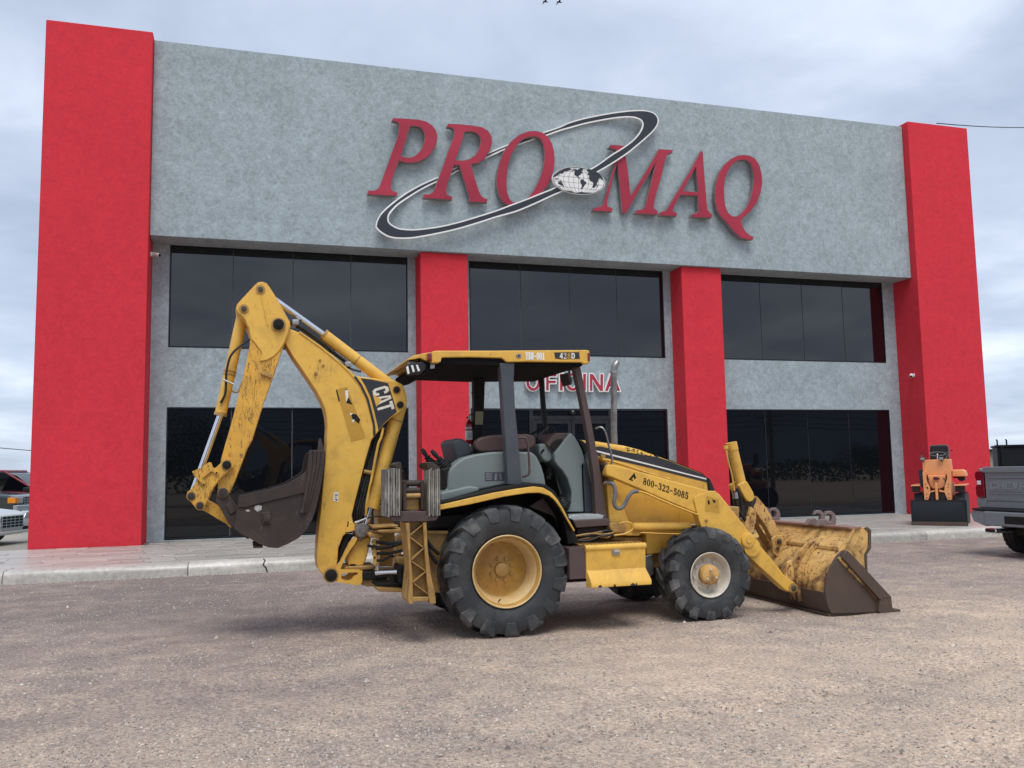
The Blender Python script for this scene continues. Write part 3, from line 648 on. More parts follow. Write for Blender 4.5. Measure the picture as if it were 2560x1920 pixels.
L['A'] = ('Q', [(1500, 488), (1515, 500), (1520, 600), (1535, 800), (1550, 980), (1560, 1050), (1605, 1095), (1595, 1122), (1405, 1113), (1412, 1090), (1455, 1085), (1478, 1060), (1475, 990), (1470, 912), (1300, 903), (1245, 1000), (1225, 1050), (1235, 1068), (1268, 1078), (1262, 1105), (1103, 1097), (1110, 1072), (1160, 1060), (1195, 1010), (1280, 870), (1400, 670)], [(1450, 632), (1475, 880), (1322, 868), (1380, 760)])
L['Q'] = ('Q', [(1900, 525), (1960, 530), (2015, 560), (2055, 625), (2075, 710), (2080, 790), (2065, 880), (2030, 970), (1975, 1050), (1900, 1120), (1875, 1145), (1890, 1200), (1925, 1260), (1960, 1290), (1998, 1305), (1990, 1328), (1940, 1330), (1880, 1310), (1810, 1250), (1750, 1170), (1690, 1110), (1655, 1050), (1637, 970), (1633, 880), (1645, 780), (1675, 690), (1720, 620), (1790, 560), (1850, 532)],
          [(1880, 567), (1935, 572), (1975, 605), (1998, 670), (2003, 750), (1998, 830), (1980, 920), (1945, 1010), (1895, 1075), (1840, 1112), (1795, 1110), (1755, 1075), (1730, 1015), (1717, 930), (1715, 840), (1725, 750), (1750, 680), (1790, 615), (1835, 580)])
sg = thing('facade_sign', 'large red PROMAQ letters with black orbit ring and globe on the fascia', 'sign', (3.0, -0.1, 8.0), world=True)
YS = -0.19
for k in 'PROMAQ':
    f, o, h = L[k]; op = KP(YS, f, o); hp = [KP(YS, f, h)] if h else []
    body = MB().prism(op, YS, -0.07, hp).build('letter_'+k.lower(), SIGNRED, sg)
    bk = MB().prism(offset_poly(op, 0.012), YS+.012, -0.068, [offset_poly(q, -0.012) for q in hp]).build('return_edge', SIGNEDGE, body)
outer = KP(-0.15, 'r1', [(68, 600), (72, 560), (90, 510), (130, 450), (200, 380), (300, 295), (400, 222), (520, 155), (620, 108)], 'r4', [(160, 545), (265, 487), (335, 455), (600, 332), (830, 237), (1100, 145), (1270, 88)], 'r3', [(200, 176), (400, 122), (600, 90), (800, 75), (950, 78), (1040, 98), (1090, 130), (1113, 180), (1100, 240), (1050, 310), (960, 395), (850, 487), (780, 542), (650, 630), (490, 725)], 'r2', [(960, 352), (800, 425), (600, 518), (400, 600)], 'r1', [(1270, 500), (1100, 555), (900, 615), (700, 662), (500, 700), (400, 712), (280, 712), (200, 697), (140, 667), (95, 632)])
inner = KP(-0.15, 'r1', [(198, 520), (205, 480), (240, 430), (300, 367), (400, 292), (500, 228), (600, 173)], 'r4', [(140, 602), (250, 548), (345, 495), (560, 398), (780, 298), (900, 258), (1080, 195), (1160, 172), (1270, 132)], 'r3', [(200, 243), (400, 190), (600, 157), (750, 147), (850, 156), (912, 182), (938, 215), (935, 260), (900, 325), (830, 402), (720, 482), (600, 556), (425, 678)], 'r2', [(860, 308), (700, 377), (500, 457), (330, 520)], 'r1', [(1270, 426), (1100, 480), (900, 540), (700, 587), (500, 613), (400, 616), (300, 605), (240, 577), (206, 548)])
def resample(pts, n):
    sp = smoothpath([Vector((p[0], p[1], 0)) for p in pts]+[Vector((pts[0][0], pts[0][1], 0))], 8)
    ln = [0]
    for i in range(1, len(sp)): ln.append(ln[-1]+(sp[i]-sp[i-1]).length)
    out = []; j = 0
    for k in range(n):
        t = ln[-1]*k/n
        while ln[j+1] < t: j += 1
        f = (t-ln[j])/max(1e-9, ln[j+1]-ln[j]); out.append(sp[j].lerp(sp[j+1], f))
    return out
NR = 220; ro = resample(outer, NR); ri0 = resample(inner, NR*4)
ri = []
# pair every outer point with the inner one facing it, keeping the order
idx = []
for k in range(NR):
    c = int(k*4); idx.append(min(range(c-110, c+111), key=lambda j: (ri0[j % (NR*4)]-ro[k]).length))
for _ in range(6): idx = [(idx[k-1]-(NR*4 if k == 0 else 0)+idx[k]*2+idx[(k+1) % NR]+(NR*4 if k == NR-1 else 0))/4 for k in range(NR)]
for k in range(NR):
    j = math.floor(idx[k]); ri.append(ri0[j % (NR*4)].lerp(ri0[(j+1) % (NR*4)], idx[k]-j))
xr = [p.x for p in ro]; kr = xr.index(max(xr))
def ring_y(k):
    def sm(t): t = max(0, min(1, t)); return t*t*(3-2*t)
    if k < kr: f = 1-sm((k-4)/14) if k < 60 else sm((k-(kr-26))/22)
    else: f = 1.0
    return -0.060-0.185*f
def ring_part(f0, f1, mat, name, par, th=0.045, dy=0.0):
    vs = []; fs = []
    for k in range(NR):
        d = (ri[k]-ro[k]); ln = d.length; w = 0.034
        def pos(q): return ro[k]+d*q
        fr = {0: 0.0, 1: min(.45, w/ln), 2: 1-min(.45, w/ln), 3: 1.0}
        a, b2 = pos(fr[f0]), pos(fr[f1]); y = ring_y(k)+dy
        vs += [(a.x, y, a.y), (b2.x, y, b2.y), (b2.x, y+th, b2.y), (a.x, y+th, a.y)]
    for k in range(NR):
        j = (k+1) % NR
        for i in range(4): fs.append((k*4+i, k*4+(i+1) % 4, j*4+(i+1) % 4, j*4+i))
    return link(name, fixn(mesh(vs, fs)), mat, par)
ring = ring_part(1, 2, SIGNBLK, 'orbit_ring', sg)
ring_part(0, 1, 'white', 'outer_border', ring, .05, -.003); ring_part(2, 3, 'white', 'inner_border', ring, .05, -.003)
YG = -0.30
def TG(pts): return KP(YG, 'T', pts)
def gell(k, n=48): return [(1178+735*k*math.cos(2*math.pi*i/n), 570+68*k*math.cos(2*math.pi*i/n)+376*k*math.sin(2*math.pi*i/n)) for i in range(n)]
gl = MB().prism(TG(gell(1.0)), YG, YG+0.05).build('globe', 'white', sg)
MB().prism(TG(gell(0.972)), YG-.004, YG-.0005, [TG(gell(0.952))]).build('globe_rim', SIGNBLK, gl)
lands = [[(480, 470), (520, 400), (620, 320), (750, 255), (900, 215), (945, 215), (950, 240), (985, 262), (930, 280), (850, 310), (790, 320), (740, 370), (710, 385), (680, 360), (640, 390), (600, 420), (560, 440), (530, 470)],
 [(985, 300), (1010, 265), (1080, 250), (1160, 275), (1170, 250), (1215, 240), (1225, 215), (1290, 225), (1300, 300), (1260, 290), (1255, 320), (1300, 345), (1250, 375), (1225, 410), (1180, 430), (1165, 455), (1195, 490), (1225, 530), (1200, 520), (1150, 470), (1100, 435), (1065, 410), (1068, 370), (1075, 310), (1040, 285)],
 [(1240, 540), (1290, 530), (1330, 570), (1390, 620), (1385, 650), (1350, 690), (1320, 740), (1270, 780), (1245, 825), (1240, 800), (1262, 730), (1265, 690), (1235, 640), (1220, 590)],
 [(1405, 300), (1410, 250), (1500, 255), (1620, 300), (1740, 370), (1830, 470), (1860, 550), (1820, 530), (1760, 500), (1715, 545), (1720, 590), (1690, 620), (1680, 690), (1640, 740), (1600, 770), (1565, 770), (1560, 730), (1585, 680), (1580, 630), (1555, 600), (1510, 590), (1470, 530), (1465, 480), (1475, 430), (1420, 400), (1430, 380), (1460, 350), (1430, 320)],
 [(600, 625), (650, 600), (710, 610), (740, 660), (775, 735), (720, 700), (665, 690), (640, 665), (605, 650)],
 [(760, 825), (850, 850), (1000, 865), (1040, 900), (1100, 910), (1200, 890), (1290, 880), (1300, 895), (1400, 900), (1550, 905), (1450, 925), (1300, 935), (1150, 930), (950, 900), (830, 860)],
 [(505, 510), (560, 515), (595, 500), (610, 520), (580, 540), (520, 535)], [(640, 540), (700, 570), (715, 600), (680, 585)], [(1665, 745), (1700, 700), (1720, 690), (1690, 745)]]
for q in lands: MB().prism(TG(q), YG-.006, YG-.0005).build('land', SIGNBLK, gl)
mb = MB()
for f in (-0.8, -0.6, -0.4, -0.2, 0.0, 0.2, 0.4, 0.6, 0.8):
    a = [(1178+735*.95*f*math.cos(tt), 570+68*.95*f*math.cos(tt)+376*.95*math.sin(tt)) for tt in [R(-88+11*i) for i in range(17)]]
    mb.prism(TG([(x-3, y) for x, y in a]+[(x+3, y) for x, y in reversed(a)]), YG-.003, YG-.0006)
for f in (-0.62, -0.22, 0.18, 0.56):
    w = math.sqrt(1-f*f)*.95; a = [(1178-735*w, 570-68*w+376*f), (1178+735*w, 570+68*w+376*f)]
    mb.prism(TG([(a[0][0], a[0][1]-3), (a[1][0], a[1][1]-3), (a[1][0], a[1][1]+3), (a[0][0], a[0][1]+3)]), YG-.0024, YG-.0007)
mb.build('grid_lines', 'print', gl)
# ---- OFICINA sign
so = thing('office_sign', 'red OFICINA letters with white edges above the entrance', 'sign', (3.5, 0.7, 3.7), world=True)
def ring2(cx, rx, ry, wd): return [ell(cx, 287, rx, ry, 40), ell(cx, 287, rx-wd, ry-wd, 40)]
YO = 0.62
def carc(cx, rx, ry, wd, g=0.0):
    o_ = ell(cx, 287, rx, ry, 34, 42-g, 318+g); i_ = ell(cx, 287, rx-wd, ry-wd, 34, 318+g, 42-g); return o_+i_
oletters = [('letter_o', ring2(280, 92, 118, 36), ring2(280, 101, 127, 54)),
    ('letter_f', [[(450, 180), (585, 180), (585, 213), (482, 213), (482, 272), (575, 272), (575, 303), (482, 303), (482, 400), (450, 400)]], None),
    ('letter_i', [[(632, 180), (666, 180), (666, 400), (632, 400)]], None),
    ('letter_c', [carc(800, 92, 118, 36)], [carc(800, 101, 127, 54, 5)]),
    ('letter_i', [[(938, 183), (972, 183), (972, 402), (938, 402)]], None),
    ('letter_n', [[(1026, 185), (1064, 185), (1165, 340), (1165, 188), (1197, 188), (1197, 405), (1160, 405), (1058, 248), (1058, 405), (1026, 405)]], None),
    ('letter_a', [[(1298, 190), (1345, 190), (1422, 405), (1384, 405), (1364, 348), (1282, 348), (1262, 405), (1226, 405)], [(1323, 232), (1352, 316), (1294, 316)]], None)]
for nm, red, wh in oletters:
    rp = [KP(YO, 'S', q) for q in red]
    if wh is None: wp = [offset_poly(rp[0], 0.030)]+[offset_poly(q, -0.022) for q in rp[1:]]
    else: wp = [KP(YO, 'S', q) for q in wh]
    a_ = MB().prism(rp[0], YO-.006, YO+.02, rp[1:]).build(nm, SIGNRED, so)
    MB().prism(wp[0], YO, YO+.10, wp[1:]).build('white_edge', 'white', a_)
# ================================================================== BACKHOE LOADER
YM = -10.95
bh = thing('backhoe_loader', 'yellow backhoe loader with open canopy parked across the gravel yard', 'backhoe', (-1.2, YM, 0), world=True)
def PIN(parent, f, x, y, Y, r, depth=0.03, mat='pin', name='pin', washer=None):
    p = K(f, x, y, Y)
    if washer: MB().lathe([(0.02, .0001), (0.02, washer), (-depth*.35, washer*.97), (-depth*.35, .0001)], (p.x, Y, p.z), 20).build('collar', 'yellow_dirty', parent, smooth=True)
    return MB().lathe([(0.02, .0001), (0.02, r), (-depth*.8, r), (-depth, r*.85), (-depth, r*.45), (-depth*1.25, r*.4), (-depth*1.25, .0001)], (p.x, Y, p.z), 18).build(name, mat, parent, smooth=True)
def cyl_between(name, a, b, r, mat, parent, n=16, **kw): return MB().tube([a, b], r, n).build(name, mat, parent, smooth=True, **kw)
def shiftY(pts, dy): return pts

# ---- wheels
def tyre(c, Rr, w, rim, nl, lugw, drop, parent, side=-1, seed=1):
    rg = random.Random(seed); hw = w/2
    prof = [(-hw*.78, rim), (-hw*.92, rim+.03), (-hw*1.0, rim+(Rr-rim)*.42), (-hw*.985, Rr-.085), (-hw*.90, Rr-.045), (-hw*.5, Rr-.036), (0, Rr-.033), (hw*.5, Rr-.036), (hw*.90, Rr-.045), (hw*.985, Rr-.085), (hw*1.0, rim+(Rr-rim)*.42), (hw*.92, rim+.03), (hw*.78, rim)]
    mbt = MB(); mbt.lathe(prof, c, 64)
    # flattened contact patch
    t = mbt.build('tyre', 'tyre', parent, smooth=True, angle=50)
    ml = MB(); cv = Vector(c)
    for s in (-1, 1):
        for k in range(nl):
            a0 = 2*math.pi*(k+(0.5 if s > 0 else 0))/nl+rg.uniform(-.01, .01)
            dirn = 1.0
            st = [(0.0, 0.03, Rr), (0.10, .35, Rr), (0.20, .68, Rr-.001), (0.255, .93, Rr-.010), (0.27, 1.02, Rr-.045), (0.275, 1.028, Rr-drop)]
            vs = []; fs = []; lw = lugw*rg.uniform(.93, 1.07)
            for i, (da, fy, rr) in enumerate(st):
                a = a0-da*dirn; wa = lw*(1.0 if i < 4 else (1.02 if i == 4 else .86))/Rr/2; low = (Rr-.05) if i < 4 else rr
                yy = s*hw*fy
                if i < 4:
                    ring = [(a-wa*1.18, yy, Rr-.052), (a-wa, yy, rr), (a+wa, yy, rr), (a+wa*1.18, yy, Rr-.052)]
                else:
                    yi = s*hw*(.93 if i == 4 else .96)
                    ring = [(a-wa*1.1, yi, rr-.004), (a-wa, yy, rr), (a+wa, yy, rr), (a+wa*1.1, yi, rr-.004)]
                for (aa, y_, r_) in ring: vs.append(cv+Vector((r_*math.cos(aa)+rg.uniform(-.005, .005), y_+rg.uniform(-.003, .003), r_*math.sin(aa)+rg.uniform(-.005, .005))))
            for i in range(len(st)-1):
                for j in range(3): fs.append((i*4+j, i*4+j+1, i*4+5+j, i*4+4+j))
            fs += [(0, 1, 2, 3), tuple(len(vs)-4+j for j in (3, 2, 1, 0))]
            ml.add(vs, fs)
    ml.v = [(v[0], v[1], max(v[2], 0.004)) for v in ml.v]
    o = ml.build('tread_lugs', 'lug', parent, bevel=0.016, seg=3); o['kind'] = 'stuff'
    return t
def rear_wheel(cy, side, seed):
    p = K('D', 708, 862, -11.97); c = (-1.925, cy, 0.628); s = side  # side -1: outer face towards the camera
    prof = [(s*.19, .325), (s*.20, .345), (s*.215, .352), (s*.222, .345), (s*.215, .335), (s*.16, .312), (s*.10, .296), (s*-.02, .272), (s*-.05, .262), (s*-.052, .25), (s*-.05, .235), (s*-.03, .17), (s*-.012, .135), (s*-.006, .10), (s*-.01, .0001)]
    wheel = MB().lathe(prof, c, 48).build('wheel', 'rimyellow', bh, smooth=True, angle=50)
    MB().lathe([(s*-.012, .075), (s*.03, .066), (s*.042, .04), (s*.043, .0001)], c, 24).build('hub', 'yellow_dirty', wheel, smooth=True)
    for k in range(8):
        a = R(20+45*k); MB().lathe([(s*-.01, .0001), (s*-.01, .017), (s*.02, .016), (s*.025, .009), (s*.025, .0001)], (c[0]+.112*math.cos(a), c[1], c[2]+.112*math.sin(a)), 6).build('wheel_nut', 'yellow_dirty', wheel)
    MB().lathe([(s*-.045, .2685), (s*-.02, .2705), (s*.10, .2945), (s*.16, .3105), (s*.20, .334), (s*.2165, .3365), (s*.2235, .346), (s*.217, .3535), (s*.205, .348)], c, 48).build('rim_flange', 'flange', wheel, smooth=True, angle=50)
    a = R(255); MB().tube([(c[0]+.30*math.cos(a), c[1]+s*.15, c[2]+.30*math.sin(a)), (c[0]+.272*math.cos(a), c[1]+s*.20, c[2]+.272*math.sin(a))], .006, 6).build('valve', 'print', wheel)
    tyre(c, .640, .46, .345, 15, .135, .150, wheel, side, seed)
rear_wheel(-11.735, -1, 5); rear_wheel(2*YM+11.735, 1, 6)
def front_wheel(cy, side, seed):
    s = side; c = (.300, cy, .480)
    prof = [(s*.135, .215), (s*.145, .232), (s*.155, .236), (s*.16, .230), (s*.155, .222), (s*.11, .205), (s*.08, .197), (s*.06, .185), (s*.052, .16), (s*.06, .13), (s*.075, .115), (s*.08, .10), (s*.08, .0001)]
    wheel = MB().lathe(prof, c, 44).build('wheel', 'rimwhite', bh, smooth=True, angle=50)
    MB().lathe([(s*.07, .108), (s*.15, .102), (s*.165, .098), (s*.17, .090), (s*.17, .0001)], c, 28).build('hub', 'yellow_rust', wheel, smooth=True, angle=40)
    for k in range(3):
        a = R(95+120*k); MB().lathe([(s*.168, .0001), (s*.168, .014), (s*.18, .013), (s*.18, .0001)], (c[0]+.06*math.cos(a), c[1], c[2]+.06*math.sin(a)), 8).build('hub_bolt', 'rimwhite', wheel)
    for k in range(8):
        a = R(10+45*k); MB().lathe([(s*.058, .0001), (s*.058, .015), (s*.085, .014), (s*.085, .0001)], (c[0]+.148*math.cos(a), c[1], c[2]+.148*math.sin(a)), 6).build('wheel_nut', 'rimwhite', wheel)
    tyre(c, .492, .33, .228, 14, .105, .115, wheel, side, seed)
front_wheel(-11.765, -1, 8); front_wheel(2*YM+11.765, 1, 9)

# ---- boom
YB0, YB1 = -11.10, -10.80
boom_pts = KP(YB0, 'A', [(985, 560), (1060, 590), (1150, 650), (1250, 722), (1400, 842), (1480, 915), (1540, 962), (1600, 975), (1700, 985), (1830, 1005), (1890, 1008), (1960, 1040), (1985, 1110), (2000, 1190), (1985, 1240), (1940, 1280), (1860, 1330), (1800, 1385), (1740, 1460)],
    'B', [(1690, 70), (1640, 240), (1590, 440), (1548, 600), (1520, 720), (1535, 800), (1480, 870), (1445, 900), (1405, 1000), (1390, 1180), (1400, 1240), (1370, 1285), (1320, 1275), (1262, 1225), (1225, 1180), (1215, 1100), (1222, 950), (1232, 830), (1250, 680), (1270, 450), (1288, 260), (1300, 110), (1305, 0)],
    'A', [(1308, 1400), (1300, 1320), (1285, 1250), (1255, 1180), (1212, 1100), (1160, 1020), (1090, 915), (1010, 800), (945, 690), (930, 640)])
boom = plate('boom', boom_pts, YB0, YB1, 'yellow_boom', bh, .012)
# weld-on edge strip along the outer side of the boom
edge = KP(YB0-.006, 'A', [(1060, 592), (1250, 726), (1400, 850), (1500, 945), (1590, 1060), (1650, 1180), (1690, 1320), (1700, 1460), (1720, 1460), (1712, 1310), (1672, 1170), (1610, 1045), (1530, 945), (1400, 828), (1250, 706), (1070, 580)])
plate('edge_strip', edge, YB0-.010, YB0+.004, 'yellow_boom', boom, .004)
def stripe(name, f, ctr, w, Y, mat, par):
    a = []; b2 = []; n = len(ctr)
    for i, c in enumerate(ctr):
        t = Vector(ctr[min(i+1, n-1)])-Vector(ctr[max(i-1, 0)]); t.normalize(); nn = Vector((-t.y, t.x))*(w/2)
        a.append((c[0]+nn.x, c[1]+nn.y)); b2.append((c[0]-nn.x, c[1]-nn.y))
    return decal(name, [[KP(Y, f, a+b2[::-1])]], Y, mat, par)
YD = YB0-.003
stripe('black_stripe', 'A', [(1545, 972), (1600, 1050), (1655, 1165), (1690, 1300), (1712, 1400), (1716, 1490)], 20, YB0-.0125, 'black', boom)
panel = [(1596, 985), (1700, 1000), (1832, 1030), (1868, 1140), (1908, 1278), (1850, 1325), (1795, 1378), (1750, 1440), (1738, 1380), (1715, 1280), (1680, 1150), (1640, 1060)]
decal('black_panel', [[KP(YD, 'A', panel)]], YD, 'black_hood', boom)
def catmap(pts):
    o = (1690, 1086); U = (62, 205); V = (140, -42)
    return [(o[0]+U[0]*u+V[0]*v, o[1]+U[1]*u+V[1]*v) for u, v in pts]
Cc = [(0.30, .66), (.30, .80), (.24, .98), (.07, .98), (0, .80), (0, .20), (.07, .02), (.24, .02), (.30, .20), (.30, .36), (.20, .36), (.20, .22), (.10, .22), (.10, .78), (.20, .78), (.20, .66)]
Aa = [(.33, 0), (.43, .98), (.57, .98), (.67, 0), (.57, 0), (.56, .2), (.44, .2), (.43, 0)]; Ah = [(.455, .38), (.545, .38), (.51, .8), (.49, .8)]
Tt = [(.66, .80), (.66, .98), (1.0, .98), (1.0, .80), (.88, .80), (.88, 0), (.78, 0), (.78, .80)]
YD2 = YD-.002
decal('maker_letters', [[KP(YD2, 'A', catmap(Cc))], [KP(YD2, 'A', catmap(Aa)), KP(YD2, 'A', catmap(Ah))], [KP(YD2, 'A', catmap(Tt))]], YD2, 'cream', boom)
decal('maker_triangle', [[KP(YD2-.001, 'A', catmap([(.18, -.02), (.72, -.02), (.50, .40)]))]], YD2-.001, 'yellow', boom)
# torn sticker
YEL2 = M['yellow_sticker'] = plain('sticker_residue', (0.50, 0.275, 0.035), 0.45, var=0.08, scale=20)
decal('sticker_residue', [[KP(YD, 'A', [(1385, 1085), (1480, 1060), (1640, 1500), (1515, 1535)])]], YD, YEL2, boom)
for q in ([(1382, 1088), (1392, 1085), (1415, 1180), (1405, 1190)], [(1490, 1150), (1525, 1215), (1470, 1200)], [(1510, 1290), (1560, 1300), (1592, 1345), (1580, 1380), (1540, 1350), (1525, 1340)], [(1460, 1085), (1485, 1080), (1478, 1110)]):
    decal('sticker_scrap', [[KP(YD-.001, 'A', q)]], YD-.001, 'print', boom)
for q in ([(1462, 1092), (1488, 1085), (1490, 1150), (1470, 1195)], [(1500, 1288), (1530, 1290), (1510, 1310)], [(1520, 1345), (1545, 1345), (1535, 1370), (1518, 1362)]):
    decal('sticker_scrap', [[KP(YD-.002, 'A', q)]], YD-.002, 'cream', boom)
lab = decal('white_label', [[KP(YD, 'B', [(1365, 518), (1406, 520), (1400, 603), (1358, 598)])]], YD, 'cream', boom)
decal('label_print', [[KP(YD-.001, 'B', [(1373, 540), (1398, 541), (1397, 550), (1372, 549)])], [KP(YD-.001, 'B', [(1372, 560), (1390, 561), (1389, 566), (1371, 565)])], [KP(YD-.001, 'B', [(1370, 578), (1395, 580), (1394, 592), (1384, 592)])]], YD-.001, 'print', boom)
for (x, y, r) in ((1243, 832, .013), (1272, 876, .014), (1208, 945, .018)): PIN(boom, 'A', x, y, YB0, r, .012, 'yellow_dirty', 'stud')
for (x, y) in ((1905, 1087), (1937, 1217)): PIN(boom, 'A', x, y, YB0, .033, .02, 'print', 'pin', .044)
# clip, hoses and pipes on top of the boom
pa = [K('A', x, y, -10.93) for (x, y) in ((960, 520), (1100, 590), (1250, 700), (1360, 790), (1440, 850), (1500, 900))]
for dy in (-.05, 0, .05): hose('boom_hose', [(p.x, p.y+dy, p.z+.03) for p in pa], .014, 'hose', boom)
for (x, y) in ((1030, 520), (1480, 880)):
    p = K('A', x, y, -10.95); MB().box(p.x-.035, p.x+.03, -11.06, -10.84, p.z-.02, p.z+.03).build('hose_clamp', 'steel', boom, bevel=.006)

# ---- stick
YS0, YS1 = -11.15, -10.75
stick_pts = KP(YS0, 'A', [(690, 172), (715, 154), (755, 152), (785, 165), (810, 200), (870, 292), (940, 420), (985, 500), (990, 540), (972, 605), (938, 690), (905, 780), (870, 890), (840, 980), (760, 1200), (720, 1330), (690, 1425)],
   'B', [(665, 60), (620, 140), (560, 300), (510, 430), (478, 505), (445, 555), (400, 572), (360, 545), (362, 470), (375, 350), (388, 240), (425, 105), (455, 5)],
   'A', [(480, 1370), (505, 1270), (535, 1150), (570, 1010), (600, 880), (625, 760), (640, 690), (640, 625), (622, 555), (590, 485), (555, 450), (525, 422), (515, 385), (527, 348), (565, 305), (625, 240)])
stick = plate('stick', stick_pts, YS0, YS1, 'yellow_stick', bh, .012)
gus = KP(YS0-.012, 'A', [(695, 180), (720, 162), (752, 160), (780, 172), (862, 296), (932, 425), (975, 505), (980, 540), (962, 605), (930, 688), (895, 745), (840, 800), (780, 832), (722, 840), (745, 770), (690, 690), (648, 640), (632, 560), (598, 478), (560, 440), (533, 415), (523, 385), (535, 352), (575, 308), (632, 243)])
plate('gusset', gus, YS0-.014, YS0+.004, 'yellow_boom', stick, .005)
rib = KP(YS0-.02, 'A', [(735, 290), (750, 285), (800, 520), (790, 540)]); plate('rib', rib, YS0-.022, YS0-.01, 'yellow_boom', stick, .003)
for (x, y) in ((730, 220), (587, 388)): PIN(stick, 'A', x, y, YS0-.014, .026, .026, 'pin', 'pin', .048)
PIN(stick, 'A', 885, 525, YS0-.014, .055, .05, 'print', 'pivot_pin', .075)
plate('stop_block', KP(YS0-.03, 'A', [(728, 930), (830, 950), (825, 985), (735, 955)]), YS0-.035, YS0+.005, 'yellow_dirty', stick, .005)
# back plate of stick (worn, facing the boom) gets its own steel strip
# ---- bucket link plates
link_pts = KP(-11.20, 'B', [(395, 262), (430, 240), (468, 236), (498, 262), (502, 300), (460, 340), (380, 410), (322, 480), (292, 540), (268, 600), (250, 650), (218, 676), (190, 668), (160, 645), (102, 572), (90, 545), (100, 518), (130, 495), (172, 432), (190, 410), (205, 380), (330, 320)])
lk = plate('bucket_link', link_pts, -11.205, -11.16, 'yellow_stick', bh, .006)
plate('bucket_link', [(x, z) for x, z in link_pts], -10.74, -10.70, 'yellow_stick', bh, .006)
guard = KP(-11.225, 'B', [(138, 342), (200, 315), (288, 260), (306, 266), (318, 300), (372, 345), (368, 368), (348, 372), (318, 344), (300, 345), (232, 402), (255, 440), (250, 465), (232, 468), (195, 420), (152, 372)])
plate('guard_plate', guard, -11.228, -11.204, 'yellow_stick', lk, .005)
for (x, y) in ((132, 555), (207, 636)): PIN(lk, 'B', x, y, -11.205, .034, .02, 'brown', 'pin', .046)
PIN(lk, 'B', 438, 284, -11.205, .040, .03, 'print', 'pin', .05)
for (x, y) in ((350, 352), (238, 455)): PIN(lk, 'B', x, y, -11.228, .009, .008, 'print', 'bolt')
low = KP(-11.10, 'B', [(215, 600), (265, 592), (330, 625), (400, 665), (470, 770), (500, 800), (470, 830), (430, 790), (360, 752), (260, 690), (215, 672)])
plate('lower_link', low, -11.12, -10.78, 'yellow_stick', bh, .01)
# ---- stick and bucket cylinders
a = K('A', 587, 388, YM); b_ = K('A', 388, 1285, YM); c = K('B', 132, 555, YM)
cb = cyl_between('bucket_cylinder', a, b_, .058, 'yellow_boom', bh)
d = (b_-a).normalized(); MB().tube([b_-d*.0, b_+d*.03], .064, 16).build('gland', 'yellow_dirty', cb, smooth=True)
for f in (0.60, 0.63): MB().tube([a.lerp(b_, f), a.lerp(b_, f)+d*.015], .064, 16).build('band', 'yellow_dirty', cb, smooth=True)
cyl_between('bucket_rod', b_+d*.02, c, .030, 'chrome', bh)
hose('cylinder_hose', [K('A', 640, 650, -11.06), K('A', 540, 720, -11.08), K('A', 470, 800, -11.08), K('A', 438, 920, -11.08), K('A', 432, 1000, -11.06), K('A', 425, 1120, -11.04), K('A', 385, 1200, -11.02)], .013, 'hose', cb)
hose('cylinder_pipe', [K('A', 570, 1020, -11.0), K('A', 545, 1095, -11.0), K('A', 510, 1108, -11.0), K('A', 487, 1095, -11.0)], .010, 'yellow_dirty', cb)
MB().tube([K('A', 408, 1000, -11.07), K('A', 498, 1040, -11.07)], .010, 6).build('hose_clip', 'steel', cb)
a = K('A', 1905, 1087, YM); b_ = K('A', 1288, 620, YM); c = K('A', 730, 220, YM)
cs = cyl_between('stick_cylinder', a, b_, .062, 'yellow_boom', bh); d = (b_-a).normalized()
MB().tube([b_, b_+d*.025], .066, 16).build('gland', 'yellow_dirty', cs, smooth=True)
MB().tube([a.lerp(b_, .55), a.lerp(b_, .55)+d*.012], .065, 16).build('band', 'yellow_dirty', cs, smooth=True)
cyl_between('stick_rod', b_, c, .031, 'chrome', bh)
hose('cylinder_pipe', [K('A', 1600, 930, -11.02), K('A', 1500, 900, -11.02), K('A', 1350, 800, -11.0), K('A', 1290, 720, -11.0)], .012, 'hose', cs)
a = K('A', 1937, 1217, YM); b_ = K('B', 1700, 600, YM); c = K('B', 1620, 880, YM)
cbm = cyl_between('boom_cylinder', a, b_, .075, 'yellow_boom', bh); d = (b_-a).normalized()
MB().tube([b_-d*.02, b_+d*.07], .082, 18).build('gland', 'yellow_boom', cbm, smooth=True)
MB().tube([a+d*.17, a+d*.185], .079, 18).build('band', 'yellow_dirty', cbm, smooth=True)
cyl_between('boom_rod', b_, c, .036, 'chrome', bh)
hose('boom_pipe', [K('A', 1790, 1415, -11.07), K('A', 1772, 1500, -11.08), K('B', 1745, 120, -11.09), K('B', 1690, 400, -11.09), K('B', 1650, 600, -11.09), K('B', 1640, 720, -11.06)], .014, 'yellow', bh)
for k, (dx, rr) in enumerate(((0, .016), (28, .018), (52, .016), (75, .013))):
    hose('hydraulic_hose', [K('A', 1760+dx*.6, 1420, -11.0-.02*k), K('B', 1700+dx, 60, -11.0), K('B', 1640+dx, 280, -11.02), K('B', 1585+dx, 500, -11.03), K('B', 1535+dx, 690, -11.02), K('B', 1555+dx*.5, 780, -10.98)], rr, 'hose', bh)
MB().tube([K('B', 1622, 340, -11.06), K('B', 1700, 355, -11.06)], .022, 8).build('hose_clamp', 'yellow_dirty', bh, smooth=True)

